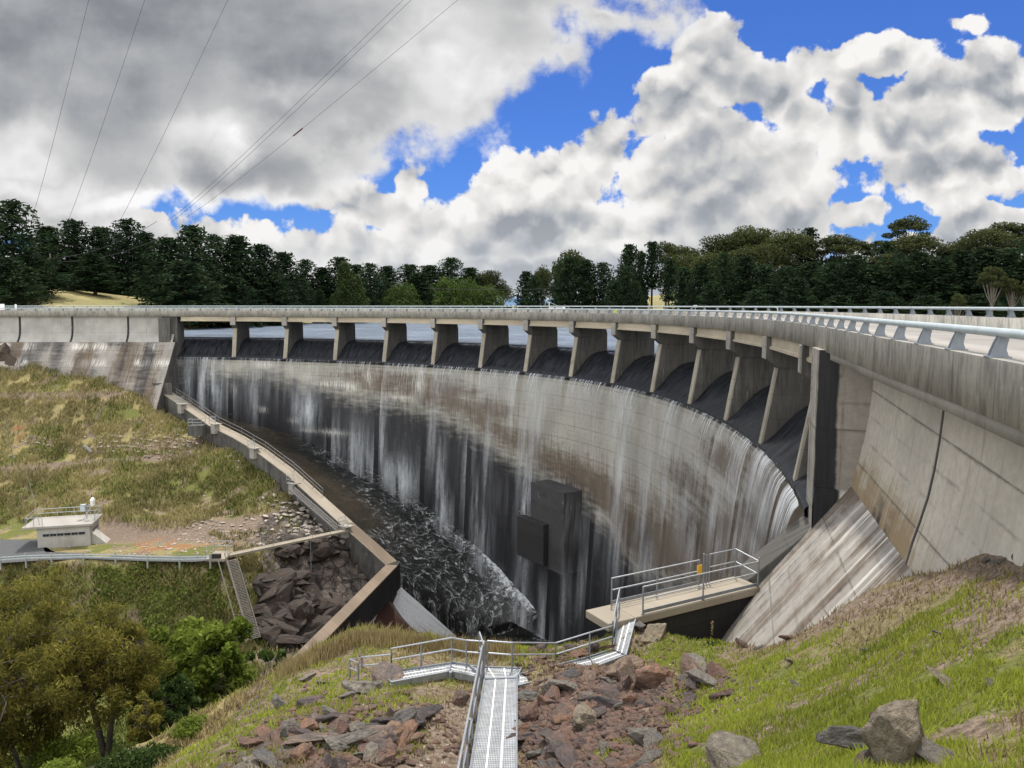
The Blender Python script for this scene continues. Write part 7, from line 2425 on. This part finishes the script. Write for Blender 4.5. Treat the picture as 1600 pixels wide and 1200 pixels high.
# far bank tufts
M['tuft'] = leaf_mat('far_bank_grass', (0.17, 0.15, 0.065), (0.44, 0.385, 0.18), 0, .85, .25)
M['tuftgreen'] = leaf_mat('far_bank_green_growth', (0.060, 0.080, 0.018), (0.20, 0.24, 0.055), 0, .8, .25)
N = 170000
uu = rng.uniform(-120, 470, N); Yd = rng.uniform(64, 118, N)
fx, fy = (uu - 800) / F_PX * Yd * 1.03, Yd
ok = ~in_poly(fx, fy, DAMPOLY)
fx, fy = fx[ok], fy[ok]; fz = ground_z(fx, fy); fm = bank_masks(fx, fy, fz)
road_cut = (np.abs(fz - ROADZ) < .35) & (fy < 90) & (fx < -28)
cl = fbm(fx * .55, fy * .55, 3, 511)
pk = rng.uniform(0, 1, len(fx))
bare = np.clip(fm[2] + fm[3] + fm[4], 0, 1)
gsel = (pk < fm[0] * .38 * (1 - bare * .85)) & (cl > .36) & ~road_cut
dsel = (~gsel) & (pk < .85 * (1 - bare * .88)) & (cl > .33) & ~road_cut
for sel, nm, mt, hs, lab in ((dsel, 'bank_grass', 'tuft', .5, 'dry golden grass covering the slopes of the far bank'), (gsel, 'bank_growth', 'tuftgreen', .55, 'green growth in patches on the far bank')):
    tn = np.clip(.45 + 1.1 * (fbm(fx[sel] * .2, fy[sel] * .2, 3, 512) - .5) + rng.uniform(-.3, .3, sel.sum()), 0, 1)
    blades(nm, fx[sel], fy[sel], fz[sel], hs * (.5 + 1.1 * cl[sel]) * rng.uniform(.6, 1.3, sel.sum()), np.full(sel.sum(), .13), tn, M[mt], .8, lab)
# rough grass and low growth on the valley floor under the near trees
N = 30000
fx, fy = rng.uniform(-34, -9, N), rng.uniform(33, 62, N)
ok = ~in_poly(fx, fy, DAMPOLY); fx, fy = fx[ok], fy[ok]; fz = ground_z(fx, fy)
blades('valley_grass', fx, fy, fz, rng.uniform(.2, .7, len(fx)), np.full(len(fx), .07), np.clip(fbm(fx * .4, fy * .4, 3, 531) + rng.uniform(-.4, .3, len(fx)), 0, 1), M['tuftgreen'], .8, 'rough green growth on the valley floor under the olive trees')
# scrub on the slope below the road
N = 26000
uu = rng.uniform(-60, 345, N); vv = rng.uniform(892, 1005, N)
Yd = rng.uniform(64, 77, N); fx = (uu - 800) / F_PX * Yd * 1.03
fz = ground_z(fx, Yd); lump = fbm(fx * .35, Yd * .35, 3, 521)
sel = (fz < ROADZ - .7) & (lump > .42)
C = np.c_[fx, Yd, fz + rng.uniform(0, 1, N) * 2.2 * np.clip(lump - .40, 0, .4)][sel]
o = link('scrub', crown_mesh('scrub', C, .34, M['tuftgreen'], .6, np.clip(rng.uniform(0, 1, sel.sum()) * .7 + (lump[sel] - .5), 0, 1)))
tag(o, 'low tangled green scrub on the slope below the access road', 'scrub', kind='stuff')
# weed on the retaining wall and a mullein spike below the walkway
P = at_y(1111, 1040, 23); P.z = z_at(P.x, P.y)
t = thing('mullein', tuple(P), 0, 'single tall yellow flowered weed spike below the concrete walkway', 'weed')
mb = MB(); mb.tube([P, P + Vector((.03, 0, .8))], [.012, .006], 5); mb.build('stem', M['shrub'], t)
C = np.array(tuple(P)) + np.c_[rng.normal(0, .02, (60, 2)), rng.uniform(.4, .85, 60)]; o = link('flower', crown_mesh('flower', C, .05, M['straw'], .7)); o.parent = t; o.matrix_parent_inverse = Matrix.Translation(t.location).inverted()
C = np.array(tuple(P)) + np.c_[rng.normal(0, .12, (60, 2)), rng.uniform(0, .2, 60)]; o = link('leaf_rosette', crown_mesh('leaf_rosette', C, .16, M['shrub'], .4)); o.parent = t; o.matrix_parent_inverse = Matrix.Translation(t.location).inverted()
